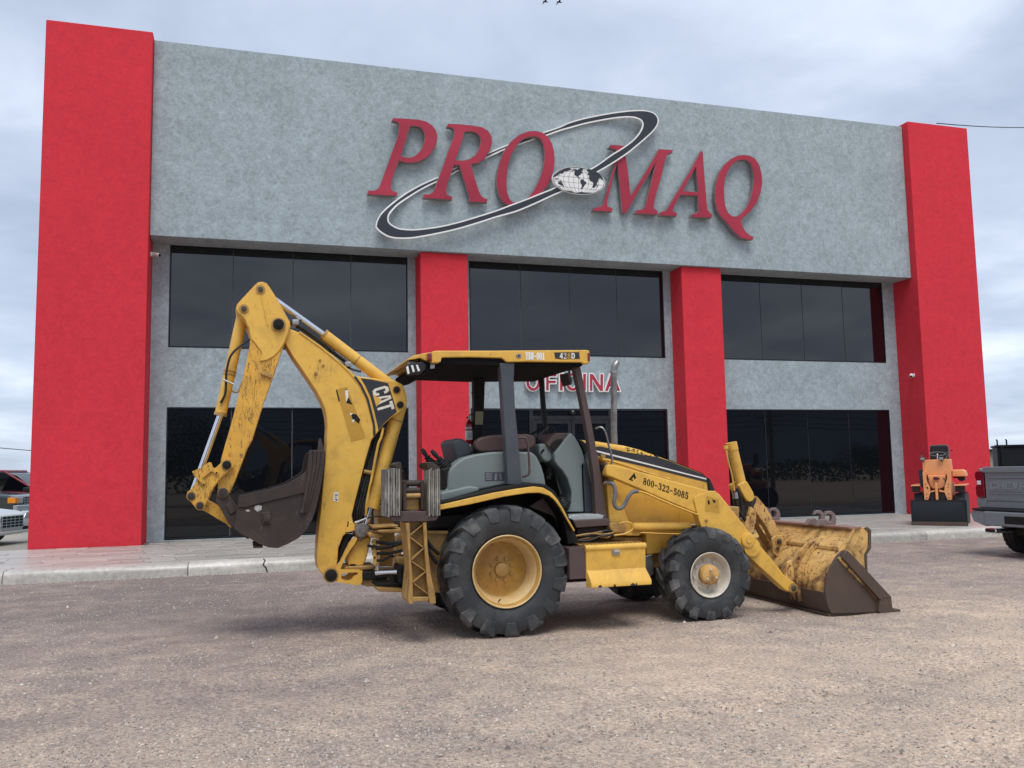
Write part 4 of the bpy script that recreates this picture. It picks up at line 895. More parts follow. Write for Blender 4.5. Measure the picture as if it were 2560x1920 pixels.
# ---- digging bucket
YK0, YK1 = -11.33, -10.57
back = KP(YK0, 'B', [(500, 830), (560, 880), (650, 925), (720, 968), (800, 996), (880, 1003), (970, 965), (1060, 915), (1130, 845), (1180, 750), (1215, 640), (1238, 540), (1262, 420), (1282, 290), (1286, 165)])
def offs(path, d):
    out = []; n = len(path)
    for i in range(n):
        t = Vector(path[min(i+1, n-1)])-Vector(path[max(i-1, 0)]); t.normalize(); out.append((path[i][0]-t.y*d, path[i][1]+t.x*d))
    return out
inn = offs(back, .028)
bkt = plate('digging_bucket', back+inn[::-1], YK0, YK1, 'brown', bh, .004)
side = KP(YK0, 'B', [(535, 640), (548, 548), (640, 528), (800, 495), (950, 450), (1050, 395), (1128, 338), (1145, 240), (1165, 172), (1190, 156), (1284, 158)])
sidepoly = side+back[::-1][1:]
plate('side_plate', sidepoly, YK0-.012, YK0+.015, 'brown', bkt, .004); plate('side_plate', sidepoly, YK1-.015, YK1+.012, 'brown', bkt, .004)
rim_ = KP(YK0-.03, 'B', [(530, 650), (545, 548), (640, 528), (800, 495), (950, 450), (1050, 395), (1130, 336), (1132, 520), (1000, 552), (850, 588), (700, 622), (600, 650)])
plate('rim_plate', rim_, YK0-.028, YK0-.010, 'brown', bkt, .005); plate('rim_plate', rim_, YK1+.010, YK1+.028, 'brown', bkt, .005)
# worn cutter bars along the front edge, one over another
for i in range(4):
    o0 = 1150+36*i
    bar = KP(YK0-.03, 'B', [(o0, 158+3*i), (o0+32, 156+2*i), (o0+28-4*i, 300), (o0+6-8*i, 430), (o0-22-12*i, 580), (o0-50-18*i, 700), (o0-78-18*i, 700), (o0-50-12*i, 570), (o0-24-8*i, 430), (o0-6-4*i, 300)])
    plate('side_cutter', bar, YK0-.05+.012*i, YK0-.008, 'brown', bkt, .006)
ear = KP(YK0+.10, 'B', [(345, 600), (362, 490), (400, 474), (440, 500), (475, 560), (530, 640), (600, 735), (640, 800), (682, 888), (620, 925), (545, 872), (455, 790), (385, 660)])
plate('ear', ear, YK0+.06, YK0+.11, 'brown', bkt, .008); plate('ear', ear, YK1-.11, YK1-.06, 'brown', bkt, .008)
PIN(bkt, 'B', 405, 522, YK0+.06, .045, .03, 'brown', 'pin', .052); PIN(bkt, 'B', 518, 800, YK0+.06, .024, .03, 'brown', 'pin')
plate('lock_plate', KP(YK0+.05, 'B', [(425, 630), (480, 600), (515, 690), (470, 715)]), YK0+.045, YK0+.061, 'brown', bkt, .006)
plate('wear_lug', KP(YK0-.02, 'B', [(742, 690), (822, 690), (818, 795), (745, 795)]), YK0-.030, YK0-.010, 'brown', bkt, .008)
plate('wear_lug', KP(YK0-.03, 'B', [(758, 712), (806, 712), (803, 775), (760, 775)]), YK0-.045, YK0-.028, 'brown', bkt, .006)
SMEAR = plain('plaster_smear', (0.40, 0.38, 0.36), 0.8, var=0.3, scale=40)
decal('smear', [[KP(YK0-.0145, 'B', [(680, 640), (712, 632), (742, 640), (738, 672), (705, 690), (678, 668)])], [KP(YK0-.0145, 'B', [(600, 676), (625, 668), (640, 684), (615, 690)])]], YK0-.0145, SMEAR, bkt)
for k in range(5):
    y = YK0+.06+.155*k; p = K('B', 1262, 160, y)
    MB().add([(p.x-.05, y-.035, p.z-.04), (p.x+.03, y-.035, p.z-.04), (p.x+.03, y+.035, p.z-.04), (p.x-.05, y+.035, p.z-.04), (p.x-.03, y-.02, p.z+.12), (p.x-.01, y-.02, p.z+.12), (p.x-.01, y+.02, p.z+.12), (p.x-.03, y+.02, p.z+.12)],
        [(0, 3, 2, 1), (4, 5, 6, 7), (0, 1, 5, 4), (1, 2, 6, 5), (2, 3, 7, 6), (3, 0, 4, 7)]).build('tooth', 'brown', bkt, bevel=.006)
bk2 = K('B', 690, 968, YM); MB().box(bk2.x-.03, bk2.x+.06, YK0+.02, YK1-.02, bk2.z-.012, bk2.z+.008).build('wear_strip', 'brown', bkt, bevel=.004)

# ---- swing frame at the foot of the boom
SW = []
low_br = KP(-11.16, 'W', [(100, 1290), (130, 1225), (300, 1190), (400, 1062), (425, 1000), (600, 640), (680, 560), (745, 512), (772, 560), (700, 680), (570, 860), (480, 1030), (420, 1180), (820, 1198), (880, 1220), (882, 1400), (862, 1470), (800, 1520), (600, 1490), (400, 1460), (250, 1420), (140, 1370)])
hole = KP(-11.16, 'W', [(440, 1275), (600, 1255), (775, 1248), (780, 1288), (700, 1322), (650, 1390), (600, 1418), (540, 1418), (440, 1378)])
swg = plate('swing_frame', low_br, -11.18, -11.13, 'yellow', bh, holes=[hole])
plate('swing_plate', low_br, -10.78, -10.73, 'yellow', swg, holes=[hole])
core = KP(-11.10, 'W', [(590, 880), (690, 700), (800, 560), (1000, 500), (1060, 540), (1010, 760), (950, 1000), (890, 1115), (585, 1120), (570, 1000)])
plate('swing_casting', core, -11.12, -10.78, 'yellow', swg, .03, seg=3)
plate('casting_foot', KP(-11.12, 'W', [(500, 1125), (890, 1108), (1150, 1100), (1145, 1190), (880, 1215), (480, 1190)]), -11.13, -10.77, 'yellow_dirty', swg, .015)
plate('slot', KP(-11.125, 'W', [(620, 1080), (740, 1078), (738, 1108), (620, 1110)]), -11.127, -11.11, 'print', swg, .002)
PIN(swg, 'W', 225, 1310, -11.18, .060, .02, 'print', 'boom_pivot', .078)
hubp = KP(-11.14, 'W', [(740, 275), (800, 262), (930, 250), (975, 300), (985, 480), (930, 560), (860, 590), (790, 560), (735, 480)])
plate('hub_block', hubp, -11.16, -10.8, 'yellow_dirty', swg, .02)
PIN(swg, 'W', 870, 375, -11.165, .072, .03, 'galv', 'greaser_cap')
PIN(swg, 'W', 835, 548, -11.165, .022, .02, 'pin', 'bolt')
bracket = KP(-11.12, 'B', [(1478, 790), (1520, 770), (1545, 800), (1545, 850), (1500, 865), (1462, 868)]); plate('boom_ear', bracket, -11.13, -11.08, 'yellow_boom', boom, .006)
plate('boom_slot', KP(-11.132, 'W', [(580, 200), (600, 200), (582, 300), (558, 300)]), -11.134, -11.10, 'print', boom, .001)
MB().tube([K('W', 725, 225, -11.2), K('W', 880, 165, -11.2)], .014, 8).build('fitting', 'chrome', swg, smooth=True)
MB().tube([K('W', 880, 165, -11.2), K('W', 980, 125, -11.2)], .010, 8).build('fitting', 'steel', swg, smooth=True)
hose('hose', [K('W', 980, 125, -11.2), K('W', 1150, 90, -11.25), K('W', 1380, 100, -11.35), K('W', 1560, 200, -11.5), K('W', 1750, 290, -11.6)], .010, 'hose', swg)
dark1 = KP(-11.05, 'W', [(520, 470), (720, 480), (640, 560), (520, 780), (420, 1000), (330, 1120), (350, 1000), (440, 700)])
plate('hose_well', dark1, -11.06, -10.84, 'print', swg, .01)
# swing post on the main frame: horizontal arms, plates, hoses and swing cylinders
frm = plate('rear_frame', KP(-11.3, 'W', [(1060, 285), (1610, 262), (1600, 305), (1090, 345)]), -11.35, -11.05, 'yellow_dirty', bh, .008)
plate('upper_arm', KP(-11.35, 'W', [(1180, 372), (1750, 345), (1762, 432), (1200, 425)]), -11.4, -11.0, 'yellow_dirty', frm, .008)
plate('upper_lug', KP(-11.3, 'W', [(1000, 420), (1180, 440), (1320, 470), (1320, 530), (1060, 540), (1010, 510)]), -11.3, -10.6, 'yellow_dirty', frm, .02)
plate('flange', KP(-11.22, 'W', [(1085, 560), (1165, 558), (1168, 1080), (1100, 1080)]), -11.25, -11.22, 'yellow', frm, .004)
for (x, y) in ((1122, 695), (1130, 945)): PIN(frm, 'W', x, y, -11.25, .010, .008, 'print', 'bolt')
plate('post', KP(-10.6, 'W', [(1590, 500), (1690, 440), (1700, 760), (1600, 1150), (1520, 1150), (1560, 760)]), -10.65, -10.5, 'yellow_dirty', frm, .01)
plate('post', KP(-11.5, 'W', [(1590, 930), (1820, 930), (1830, 1110), (1690, 1110), (1600, 1050)]), -11.5, -11.3, 'yellow_dirty', frm, .02)
for (p0, p1, rr) in (((1090, 612), (1760, 610), .019), ((1090, 760), (1760, 610), .021), ((1100, 860), (1800, 770), .017), ((1150, 1005), (1460, 915), .014), ((1460, 915), (1820, 850), .012), ((1000, 700), (1500, 700), .016)):
    q0 = K('W', *p0, -11.2); q1 = K('W', *p1, -11.45); mid = (q0+q1)/2+Vector((0, -.02, -.015)); hose('swing_hose', [q0, mid, q1], rr, 'hose', frm)
plate('lower_lug', KP(-11.15, 'W', [(880, 1400), (1100, 1370), (1430, 1375), (1465, 1420), (1460, 1500), (1300, 1520), (1000, 1545), (860, 1520)]), -11.16, -10.7, 'yellow_dirty', frm, .03, seg=3)
plate('swing_body', KP(-11.2, 'W', [(880, 1240), (1180, 1225), (1190, 1340), (1400, 1350), (1400, 1390), (1000, 1420), (880, 1400)]), -11.2, -10.8, 'print', frm, .02)
cyl_between('swing_rod', K('W', 1170, 1262, -11.3), K('W', 1620, 1245, -11.45), .030, 'chrome', frm); cyl_between('swing_rod', K('W', 1190, 1185, -10.75), K('W', 1570, 1168, -10.7), .028, 'chrome', frm)
plate('swing_barrel', KP(-11.4, 'W', [(1590, 1090), (1720, 1070), (1730, 1430), (1590, 1470)]), -11.55, -11.2, 'print', frm, .02)
plate('barrel_cap', KP(-11.5, 'W', [(1722, 1190), (1830, 1180), (1830, 1360), (1725, 1360)]), -11.56, -11.3, 'yellow_dirty', frm, .008)
plate('bottom_plate', KP(-11.5, 'W', [(1150, 1555), (1840, 1590), (1840, 1659), (1210, 1640)]), -11.55, -10.35, 'yellow_dirty', frm, .008)
plate('bottom_shelf', KP(-11.5, 'W', [(1200, 1500), (1840, 1490), (1840, 1592), (1165, 1556)]), -11.45, -10.4, 'print', frm, .006)

# ---- stabilizers
def stabilizer(y0, y1, flip):
    YF = y0 if not flip else y0
    def S(f, pts): return KP(-12.02, f, pts)
    leg = MB()
    o = S('U', [(430, 392), (742, 382), (760, 760), (800, 1100), (880, 1500), (880, 1590), (790, 1592), (760, 1560), (590, 1560), (560, 1592), (485, 1592), (455, 1540), (480, 1300), (500, 1100), (470, 760), (445, 560)])
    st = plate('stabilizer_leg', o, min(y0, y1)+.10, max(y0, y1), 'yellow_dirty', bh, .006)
    yn = min(y0, y1)
    fl = plate('flange', S('U', [(430, 392), (492, 390), (500, 560), (508, 900), (535, 1200), (545, 1592), (485, 1592), (468, 1540), (492, 1250), (480, 900), (452, 560)]), yn, yn+.12, 'yellow_dirty', st, .004)
    plate('flange', S('U', [(690, 385), (742, 382), (758, 760), (800, 1120), (875, 1490), (880, 1590), (790, 1590), (768, 1450), (735, 1100), (712, 760)]), yn, yn+.12, 'yellow_dirty', st, .004)
    for z in ([(500, 585), (688, 425)], [(505, 612), (700, 760)], [(520, 945), (705, 775)], [(525, 965), (722, 1105)], [(545, 1280), (735, 1120)], [(560, 1295), (768, 1450)]):
        (xa, ya), (xb, yb) = z; t = Vector((xb-xa, yb-ya)).normalized(); nn = Vector((-t.y, t.x))*9
        plate('rib', S('U', [(xa+nn.x, ya+nn.y), (xb+nn.x, yb+nn.y), (xb-nn.x, yb-nn.y), (xa-nn.x, ya-nn.y)]), yn+.015, yn+.11, 'yellow_dirty', st, .003)
    plate('foot', S('U', [(520, 1500), (775, 1490), (775, 1555), (520, 1560)]), yn+.005, yn+.11, 'yellow_dirty', st, .005)
    br = plate('pad_bracket', S('U', [(170, 300), (345, 290), (345, 225), (745, 225), (745, 290), (935, 285), (880, 360), (700, 378), (450, 382), (240, 372)]), yn-.01, yn+.20, 'brown_smooth', st, .008)
    yk = plate('yoke', S('X', [(235, 860), (300, 735), (345, 740), (330, 1000), (330, 1450), (250, 1450)]), yn+.01, yn+.14, 'brown', st, .02)
    plate('yoke', S('X', [(660, 745), (745, 735), (760, 860), (750, 1450), (665, 1450)]), yn+.01, yn+.14, 'brown', st, .02)
    MB().tube([K('X', 255, 820, -12.02)+Vector((0, yn+.08+12.02, 0)), K('X', 760, 810, -12.02)+Vector((0, yn+.08+12.02, 0))], .030, 14).build('cross_tube', 'brown', st, smooth=True)
    MB().tube([K('X', 255, 985, -12.02)+Vector((0, yn+.06+12.02, 0)), K('X', 740, 975, -12.02)+Vector((0, yn+.06+12.02, 0))], .028, 14).build('cross_tube', 'brown', st, smooth=True)
    MB().tube([K('X', 300, 1105, -12.02)+Vector((0, yn+.05+12.02, 0)), K('X', 690, 1090, -12.02)+Vector((0, yn+.05+12.02, 0))], .024, 14).build('cross_tube', 'yellow_dirty', st, smooth=True)
    plate('yoke_plate', S('X', [(330, 1180), (665, 1170), (670, 1440), (330, 1445)]), yn+.10, yn+.16, 'yellow_dirty', st, .01)
    # flip-over pads: steel shoe with a stack of rubber layers
    for (f, xs, y_t, y_b, shoe, rev) in (('C', (68, 205), 1150, 1560, [(165, 1150), (140, 1110), (185, 1090), (212, 1095), (222, 1300), (212, 1560), (180, 1560), (190, 1200)], False), ('X', (815, 1085), 480, 1560, [(770, 390), (760, 335), (900, 320), (1075, 440), (1092, 560), (1090, 1500), (1060, 1560), (1060, 560), (800, 490)], True)):
        sh = plate('pad_shoe', S(f, shoe), yn-.03, yn+.24, 'brown', st, .006)
        nl = 6; w = (xs[1]-xs[0])/nl
        for k in range(nl):
            x0 = xs[0]+k*w+w*.06; x1 = xs[0]+(k+1)*w-w*.06; jt = rnd.uniform(-1, 1)*(8 if f == 'C' else 20)
            lp = []; rp_ = []
            for i in range(10):
                yy = y_t+jt+(y_b-y_t)*i/9; q = rnd.uniform(-.10, .10)*w; lp.append((x0+q, yy)); rp_.append((x1+q, yy))
            plate('pad_layer', S(f, lp+rp_[::-1]), yn-.035+rnd.uniform(-.008, .008), yn+.22, 'pad' if (k+(1 if rev else 0)) % 2 else 'pad2', sh, .006)
    return st
stabilizer(-12.04, -11.72, False)
# far stabilizer: a plain mirrored leg behind the machine
o = KP(-12.02, 'U', [(430, 250), (742, 250), (760, 760), (800, 1100), (880, 1500), (880, 1590), (485, 1592), (455, 1540), (500, 1100), (470, 760)])
fs_ = plate('stabilizer_leg', o, 2*YM+11.75, 2*YM+12.04, 'yellow_dirty', bh, .01)
plate('pad_shoe', KP(-12.02, 'X', [(-180, 480), (-20, 380), (240, 380), (240, 1560), (-180, 1560)]), 2*YM+11.75, 2*YM+12.04, 'brown', fs_, .02)
plate('pad_shoe', KP(-12.02, 'X', [(800, 480), (1075, 480), (1075, 1560), (800, 1560)]), 2*YM+11.75, 2*YM+12.04, 'brown', fs_, .02)
# frame cross box behind the stabilizers and the main chassis
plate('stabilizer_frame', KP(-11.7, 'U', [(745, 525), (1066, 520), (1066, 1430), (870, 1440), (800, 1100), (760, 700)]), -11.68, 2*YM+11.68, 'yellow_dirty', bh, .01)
plate('frame_lip', KP(-11.7, 'U', [(745, 520), (1066, 515), (1066, 560), (770, 562)]), -11.72, -11.66, 'yellow_dirty', bh, .006)
for (xa, ya, xb, yb) in ((740, 640, 930, 860), (745, 720, 900, 1000)):
    hose('frame_hose', [K('U', xa, ya, -11.72), K('U', (xa+xb)/2, (ya+yb)/2+20, -11.74), K('U', xb, yb, -11.73)], .018, 'hose', bh)
plate('rear_box', KP(-11.5, 'C', [(420, 1560), (800, 1530), (900, 1659), (420, 1659)]), -11.6, 2*YM+11.6, 'print', bh, .01)

# ---- chassis, axles, undercarriage
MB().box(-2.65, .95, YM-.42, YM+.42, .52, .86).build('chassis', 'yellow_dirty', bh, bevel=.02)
MB().box(-2.2, -1.65, -11.5, 2*YM+11.5, .50, .78).build('rear_axle', 'yellow_dirty', bh, bevel=.06, seg=3)
MB().box(.19, .42, -11.6, 2*YM+11.6, .38, .56).build('front_axle', 'print', bh, bevel=.05, seg=3)
MB().box(-1.2, .2, YM-.35, YM+.35, .40, .54).build('transmission', 'print', bh, bevel=.04)
plate('front_frame', [(.55, .45), (1.0, .5), (1.05, 1.15), (.55, 1.15)], YM-.36, YM+.36, 'yellow_dirty', bh, .02)
plate('axle_bracket', KP(-11.55, 'V', [(1220, 1100), (1330, 1070), (1345, 1180), (1350, 1330), (1300, 1370), (1240, 1280)]), -11.5, -11.42, 'steel', bh, .01)

# ---- fenders and cab base
def fender(y0, y1, near):
    up = [(126, 288), (400, 225), (600, 180), (800, 145), (950, 125), (1030, 135), (1100, 175), (1150, 230), (1200, 310), (1250, 410), (1308, 508)]
    lo = [(1298, 516), (1235, 410), (1180, 312), (1130, 243), (1080, 203), (1000, 180), (900, 182), (700, 212), (400, 280), (126, 330)]
    yf = y0
    f = plate('fender', KP(-11.93, 'D', up+lo), y0, y0+.035 if near else y0-.035, 'yellow', bh, .008)
    up2 = [(126, 262), (400, 198), (600, 150), (830, 104), (960, 98), (1060, 112), (1130, 165), (1190, 262), (1250, 380), (1308, 500)]
    inner = KP(-11.90, 'D', up2+[(1298, 512), (1225, 410), (1165, 310), (1110, 238), (1060, 200), (980, 182), (800, 200), (400, 275), (126, 322)])
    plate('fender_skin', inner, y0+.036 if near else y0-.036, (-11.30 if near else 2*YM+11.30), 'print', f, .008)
    return f
fn = fender(-11.93, -11.3, True)
fender(2*YM+11.93, 2*YM+11.3, False)
plate('fender_panel', KP(-11.60, 'D', [(1080, 180), (1130, 235), (1190, 330), (1240, 430), (1340, 610), (1240, 625), (1180, 470), (1110, 380), (900, 300)]), -11.62, -11.55, 'brown_smooth', bh, .01)
plate('fender_flare', KP(-11.80, 'D', [(1290, 505), (1340, 610), (1240, 625), (1215, 480), (1180, 330)]), -11.82, -11.60, 'print', bh, .01)
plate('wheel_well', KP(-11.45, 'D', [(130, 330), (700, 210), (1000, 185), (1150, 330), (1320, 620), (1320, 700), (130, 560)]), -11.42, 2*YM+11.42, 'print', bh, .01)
YC = -11.60
side_con = KP(YC, 'C', [(555, 1440), (548, 1352), (620, 1325), (630, 1180), (650, 1140), (700, 1090), (760, 1050), (860, 1022), (1000, 1002), (1110, 998), (1250, 1000), (1350, 1002), (1390, 1040), (1430, 1120), (1455, 1200), (1472, 1300), (1440, 1290), (1250, 1275), (1100, 1290), (880, 1335), (700, 1400)])
con = plate('side_console', side_con, YC, YC+.24, 'greygreen', bh, .035, seg=3)
plate('console_shelf', KP(YC-.05, 'C', [(548, 1440), (548, 1352), (800, 1295), (880, 1305), (885, 1340), (700, 1395)]), YC-.10, YC+.22, 'greygreen', con, .02)
decal('vent_label', [[KP(YC-.002, 'C', [(940, 1178), (1105, 1174), (1108, 1250), (940, 1254)])]], YC-.002, 'post', con)
for k in range(5): decal('label_line', [[KP(YC-.004, 'C', [(948, 1188+12*k), (1000, 1187+12*k), (1000, 1193+12*k), (948, 1194+12*k)])]], YC-.004, 'steel', con)
for q in ([(1030, 1190), (1045, 1185), (1040, 1245), (1025, 1245)], [(1062, 1190), (1078, 1195), (1092, 1240), (1075, 1242)]): decal('label_figure', [[KP(YC-.004, 'C', q)]], YC-.004, 'steel', con)
far_con = plate('side_console', [(x, z) for x, z in side_con], 2*YM-YC-.24, 2*YM-YC, 'greygreen', bh, .03)
# ---- canopy
YR0, YR1 = -11.78, -10.12
roof_pts = KP(YR0, 'C', [(480, 136), (520, 126), (1000, 126), (1820, 120), (1846, 126), (1846, 236), (1792, 242), (1780, 228), (1300, 222), (1130, 226), (1108, 205), (1085, 190), (800, 182), (570, 186), (560, 226), (482, 236)])
roof = plate('canopy_roof', roof_pts, YR0, YR1, 'yellow', bh, .018, seg=3)
plate('roof_lining', KP(YR0+.03, 'C', [(530, 188), (1090, 192), (1130, 228), (1780, 230), (1790, 242), (1780, 262), (1100, 262), (560, 240)]), YR0+.035, YR1-.035, 'lining', roof, .01)
plate('rear_visor', KP(YR0+.05, 'C', [(268, 210), (275, 198), (330, 166), (440, 143), (486, 140), (486, 228), (440, 215), (380, 188), (330, 200)]), YR0+.06, YR1-.06, 'yellow', roof, .01)
plate('marker', KP(YR0-.01, 'C', [(444, 148), (480, 146), (482, 215), (448, 212)]), YR0-.012, YR0+.05, 'redlens', roof, .006)
plate('marker', KP(YR0-.01, 'C', [(1830, 148), (1848, 148), (1850, 215), (1832, 218)]), YR0-.012, YR0+.05, 'redlens', roof, .004)
p = K('C', 1232, 172, YR0); MB().prism(ell(p.x, p.z, .030, .024, 20), YR0-.006, YR0+.01).build('side_lamp_seat', 'steel', roof, bevel=.003)
MB().prism(ell(p.x, p.z, .010, .010, 12), YR0-.010, YR0-.005).build('side_lamp_hole', 'print', roof)
for k, y in enumerate((YR0+.12, YR0+.32, YR1-.34, YR1-.14)):
    p = K('C', 330, 278, y)
    wl_ = MB().tube([(p.x+.085, y, p.z-.03), (p.x+.06, y, p.z-.01), (p.x-.035, y, p.z+.015), (p.x-.06, y, p.z+.02)], [.03, .062, .07, .066], 14).build('work_light', 'blackplastic', roof, smooth=True)
    MB().tube([(p.x-.0605, y, p.z+.02), (p.x-.066, y, p.z+.021)], .055, 14).build('lens', 'lens', wl_)
    MB().tube([(p.x+.03, y, p.z+.03), (p.x+.06, y, p.z+.10)], .012, 6).build('bracket', 'print', wl_)
mbl = plate('lamp_bracket', KP(YR0+.10, 'C', [(380, 230), (440, 215), (520, 232), (520, 290), (400, 325), (375, 300)]), YR0+.08, YR1-.08, 'lining', roof, .01)
lc_ = plate('lamp_cluster', KP(YR0+.02, 'C', [(250, 262), (290, 236), (400, 224), (432, 250), (426, 290), (386, 326), (275, 336)]), YR0+.02, YR0+.10, 'blackplastic', roof, .01)
for q in ([(259, 270), (278, 257), (291, 325), (274, 330)], [(301, 256), (319, 249), (336, 306), (319, 315)], [(344, 251), (361, 249), (381, 300), (363, 308)]): plate('lens', KP(YR0+.015, 'C', q), YR0+.012, YR0+.024, 'white', lc_, .003)
plate('rocker', KP(YR0+.06, 'C', [(468, 245), (510, 245), (505, 280), (468, 285)]), YR0+.055, YR0+.085, 'steel', roof, .004)
def canopy_post(nm, f, pts, y0, y1, mat, bv=.01): return plate(nm, KP(y0, f, pts), y0, y1, mat, bh, bv)
canopy_post('canopy_post', 'C', [(1068, 232), (1198, 232), (1192, 380), (1205, 640), (1240, 1000), (1262, 1285), (1140, 1285), (1118, 900), (1098, 620), (1085, 400)], -11.76, -11.64, 'post')
canopy_post('canopy_post', 'C', [(845, 262), (960, 262), (945, 330), (935, 640), (920, 1000), (838, 1010), (850, 600)], -10.52, -10.40, 'print')
canopy_post('canopy_post', 'C', [(1706, 236), (1762, 240), (1800, 420), (1870, 780), (1945, 1180), (2008, 1640), (1905, 1640), (1880, 1200), (1830, 860), (1770, 540), (1725, 330)], -11.66, -11.56, 'brown_smooth')
canopy_post('canopy_post', 'C', [(1405, 262), (1450, 262), (1462, 500), (1480, 700), (1500, 900), (1478, 920), (1440, 640), (1425, 420)], -10.52, -10.44, 'print')
plate('roof_gusset', KP(-10.5, 'C', [(1405, 262), (1720, 262), (1720, 290), (1500, 318), (1440, 328)]), -10.56, -10.42, 'lining', roof, .006)
plate('roof_gusset', KP(-10.5, 'C', [(860, 262), (1080, 262), (1060, 290), (980, 300), (945, 330), (860, 330)]), -10.56, -10.42, 'lining', roof, .006)
# mirror under the roof
mi = plate('mirror', KP(-10.9, 'C', [(1622, 325), (1640, 322), (1665, 370), (1672, 400), (1660, 430), (1650, 425), (1632, 370)]), -11.0, -10.75, 'blackplastic', bh, .01)
MB().tube([K('C', 1660, 270, -10.9), K('C', 1672, 320, -10.9), K('C', 1668, 380, -10.9)], .014, 8).build('stem', 'blackplastic', mi, smooth=True)
decal('data_plate', [[KP(-10.525, 'C', [(860, 652), (928, 652), (922, 765), (855, 765)])]], -10.525, M.setdefault('plate_tan', plain('data_plate', (0.30, 0.28, 0.17), 0.5, var=0.15, scale=30)), bh)
# ---- seat, levers, steering, dash
plate('armrest', KP(-11.35, 'C', [(848, 930), (860, 900), (900, 875), (980, 858), (1150, 848), (1300, 846), (1350, 860), (1372, 895), (1370, 935), (1345, 968), (1250, 990), (1050, 1000), (900, 1004), (862, 985), (846, 955)]), -11.4, -11.28, 'vinyl', bh, .04, seg=4)
seat = plate('seat_back', KP(-11.2, 'C', [(642, 905), (690, 885), (740, 888), (800, 930), (835, 990), (840, 1020), (760, 1060), (690, 1105)]), -11.25, -10.65, 'post', bh, .04, seg=3)
plate('seat_cushion', KP(-11.2, 'C', [(690, 1100), (760, 1050), (1000, 1010), (1200, 1010), (1200, 1120), (700, 1150)]), -11.25, -10.65, 'post', seat, .04, seg=3)
def lever(f, top, bot, Y):
    t = K(f, *top, Y); b2 = K(f, *bot, Y); d = (b2-t)
    o = MB().tube([t, t+d*.18, t+d*.34, t+d*.50], [.016, .026, .022, .015], 10).build('lever', 'blackplastic', bh, smooth=True)
    MB().tube([t+d*.46, t+d*.50], [.036, .036], 10).build('grip_flange', 'blackplastic', o, smooth=True)
    mbb = MB()
    for k in range(5): mbb.tube([t+d*(.50+.10*k), t+d*(.545+.10*k), t+d*(.60+.10*k)], [.022+.007*k, .034+.008*k, .026+.008*k], 12)
    q = mbb.build('rubber_boot', 'hose', o, smooth=True); q['kind'] = 'stuff'
    return o
lever('C', (395, 975), (490, 1120), -11.25); lever('C', (478, 988), (615, 1140), -11.45)
plate('lever_box', KP(-11.5, 'C', [(550, 1150), (660, 1120), (640, 1180), (630, 1330), (575, 1330), (570, 1190)]), -11.55, -11.0, 'print', bh, .02)
plate('lever_box', KP(-11.3, 'C', [(430, 1100), (520, 1085), (560, 1130), (550, 1200), (430, 1130)]), -11.35, -10.9, 'print', bh, .02)
dash = plate('front_console', KP(-11.45, 'I', [(868, 12), (905, 40), (960, 105), (1040, 232), (1110, 380), (1150, 520), (1166, 660), (1108, 682), (1120, 1100), (1150, 1659), (790, 1659), (885, 1450), (885, 1230), (800, 960), (700, 800), (600, 700), (540, 600), (530, 450), (690, 240)]), -11.47, -10.72, 'greygreen', bh, .025, seg=3)
plate('dash_face', KP(-11.40, 'I', [(560, 20), (866, 20), (700, 260), (520, 460), (370, 250), (450, 140)]), -11.42, -10.80, 'brown_smooth', dash, .01)
plate('dash_screen', KP(-11.43, 'I', [(600, 150), (720, 140), (690, 210), (600, 330), (530, 400), (450, 300), (520, 200)]), -11.435, -11.41, 'print', dash, .006)
for q in ([(690, 250), (735, 225), (735, 260), (705, 290)], [(610, 380), (665, 320), (670, 345), (620, 405)]): plate('gauge', KP(-11.44, 'I', q), -11.45, -11.43, 'lens', dash, .004)
col = plate('steering_column', KP(-11.35, 'I', [(200, 250), (300, 236), (380, 262), (450, 320), (510, 410), (520, 560), (470, 600), (400, 640), (300, 600), (210, 430)]), -11.38, -11.08, 'greygreen', bh, .04, seg=3)
decal('column_badge', [[KP(-11.383, 'I', [(262, 420), (290, 370), (330, 345), (345, 370), (330, 400), (275, 465)])]], -11.383, 'print', col)
pc_ = K('C', 1365, 860, -11.15); sw = MB()
ax = Vector((-.55, 0, .83)).normalized(); u_ = Vector((0, 1, 0)); v_ = ax.cross(u_)
sw.tube([pc_+(u_*math.cos(2*math.pi*k/28)+v_*math.sin(2*math.pi*k/28))*.18 for k in range(29)], .013, 8, cap=False)
swo = sw.build('steering_wheel', 'blackplastic', bh, smooth=True)
for k in range(3):
    a = 2*math.pi*k/3; MB().tube([pc_-ax*.03, pc_+(u_*math.cos(a)+v_*math.sin(a))*.18], .011, 6).build('spoke', 'blackplastic', swo)
MB().tube([pc_-ax*.02, pc_-ax*.30], .03, 10).build('shaft', 'blackplastic', swo, smooth=True)
plate('foot_well', KP(-11.2, 'I', [(300, 620), (560, 640), (700, 820), (860, 1200), (860, 1500), (700, 1640), (400, 1200), (330, 800)]), -11.1, -10.9, 'print', bh, .02)
ped = plate('pedal', KP(-11.5, 'I', [(660, 1380), (720, 1340), (890, 1450), (850, 1560), (770, 1600), (700, 1480)]), -11.52, -11.40, 'print', bh, .01)
for k in range(4): plate('pedal_rib', KP(-11.525, 'I', [(672+22*k, 1420+48*k), (740+25*k, 1396+20*k), (760+20*k, 1404+20*k), (680+22*k, 1432+48*k)]), -11.53, -11.515, 'post', ped, .003)
MB().tube([K('I', 520, 740, -11.3), K('I', 600, 1000, -11.35), K('I', 690, 1300, -11.45)], .012, 8).build('pedal_rod', 'print', bh, smooth=True)
hose('lever_gaiter', [K('I', 400, 800, -11.3), K('I', 470, 830, -11.3), K('I', 430, 980, -11.3)], .03, 'print', bh)
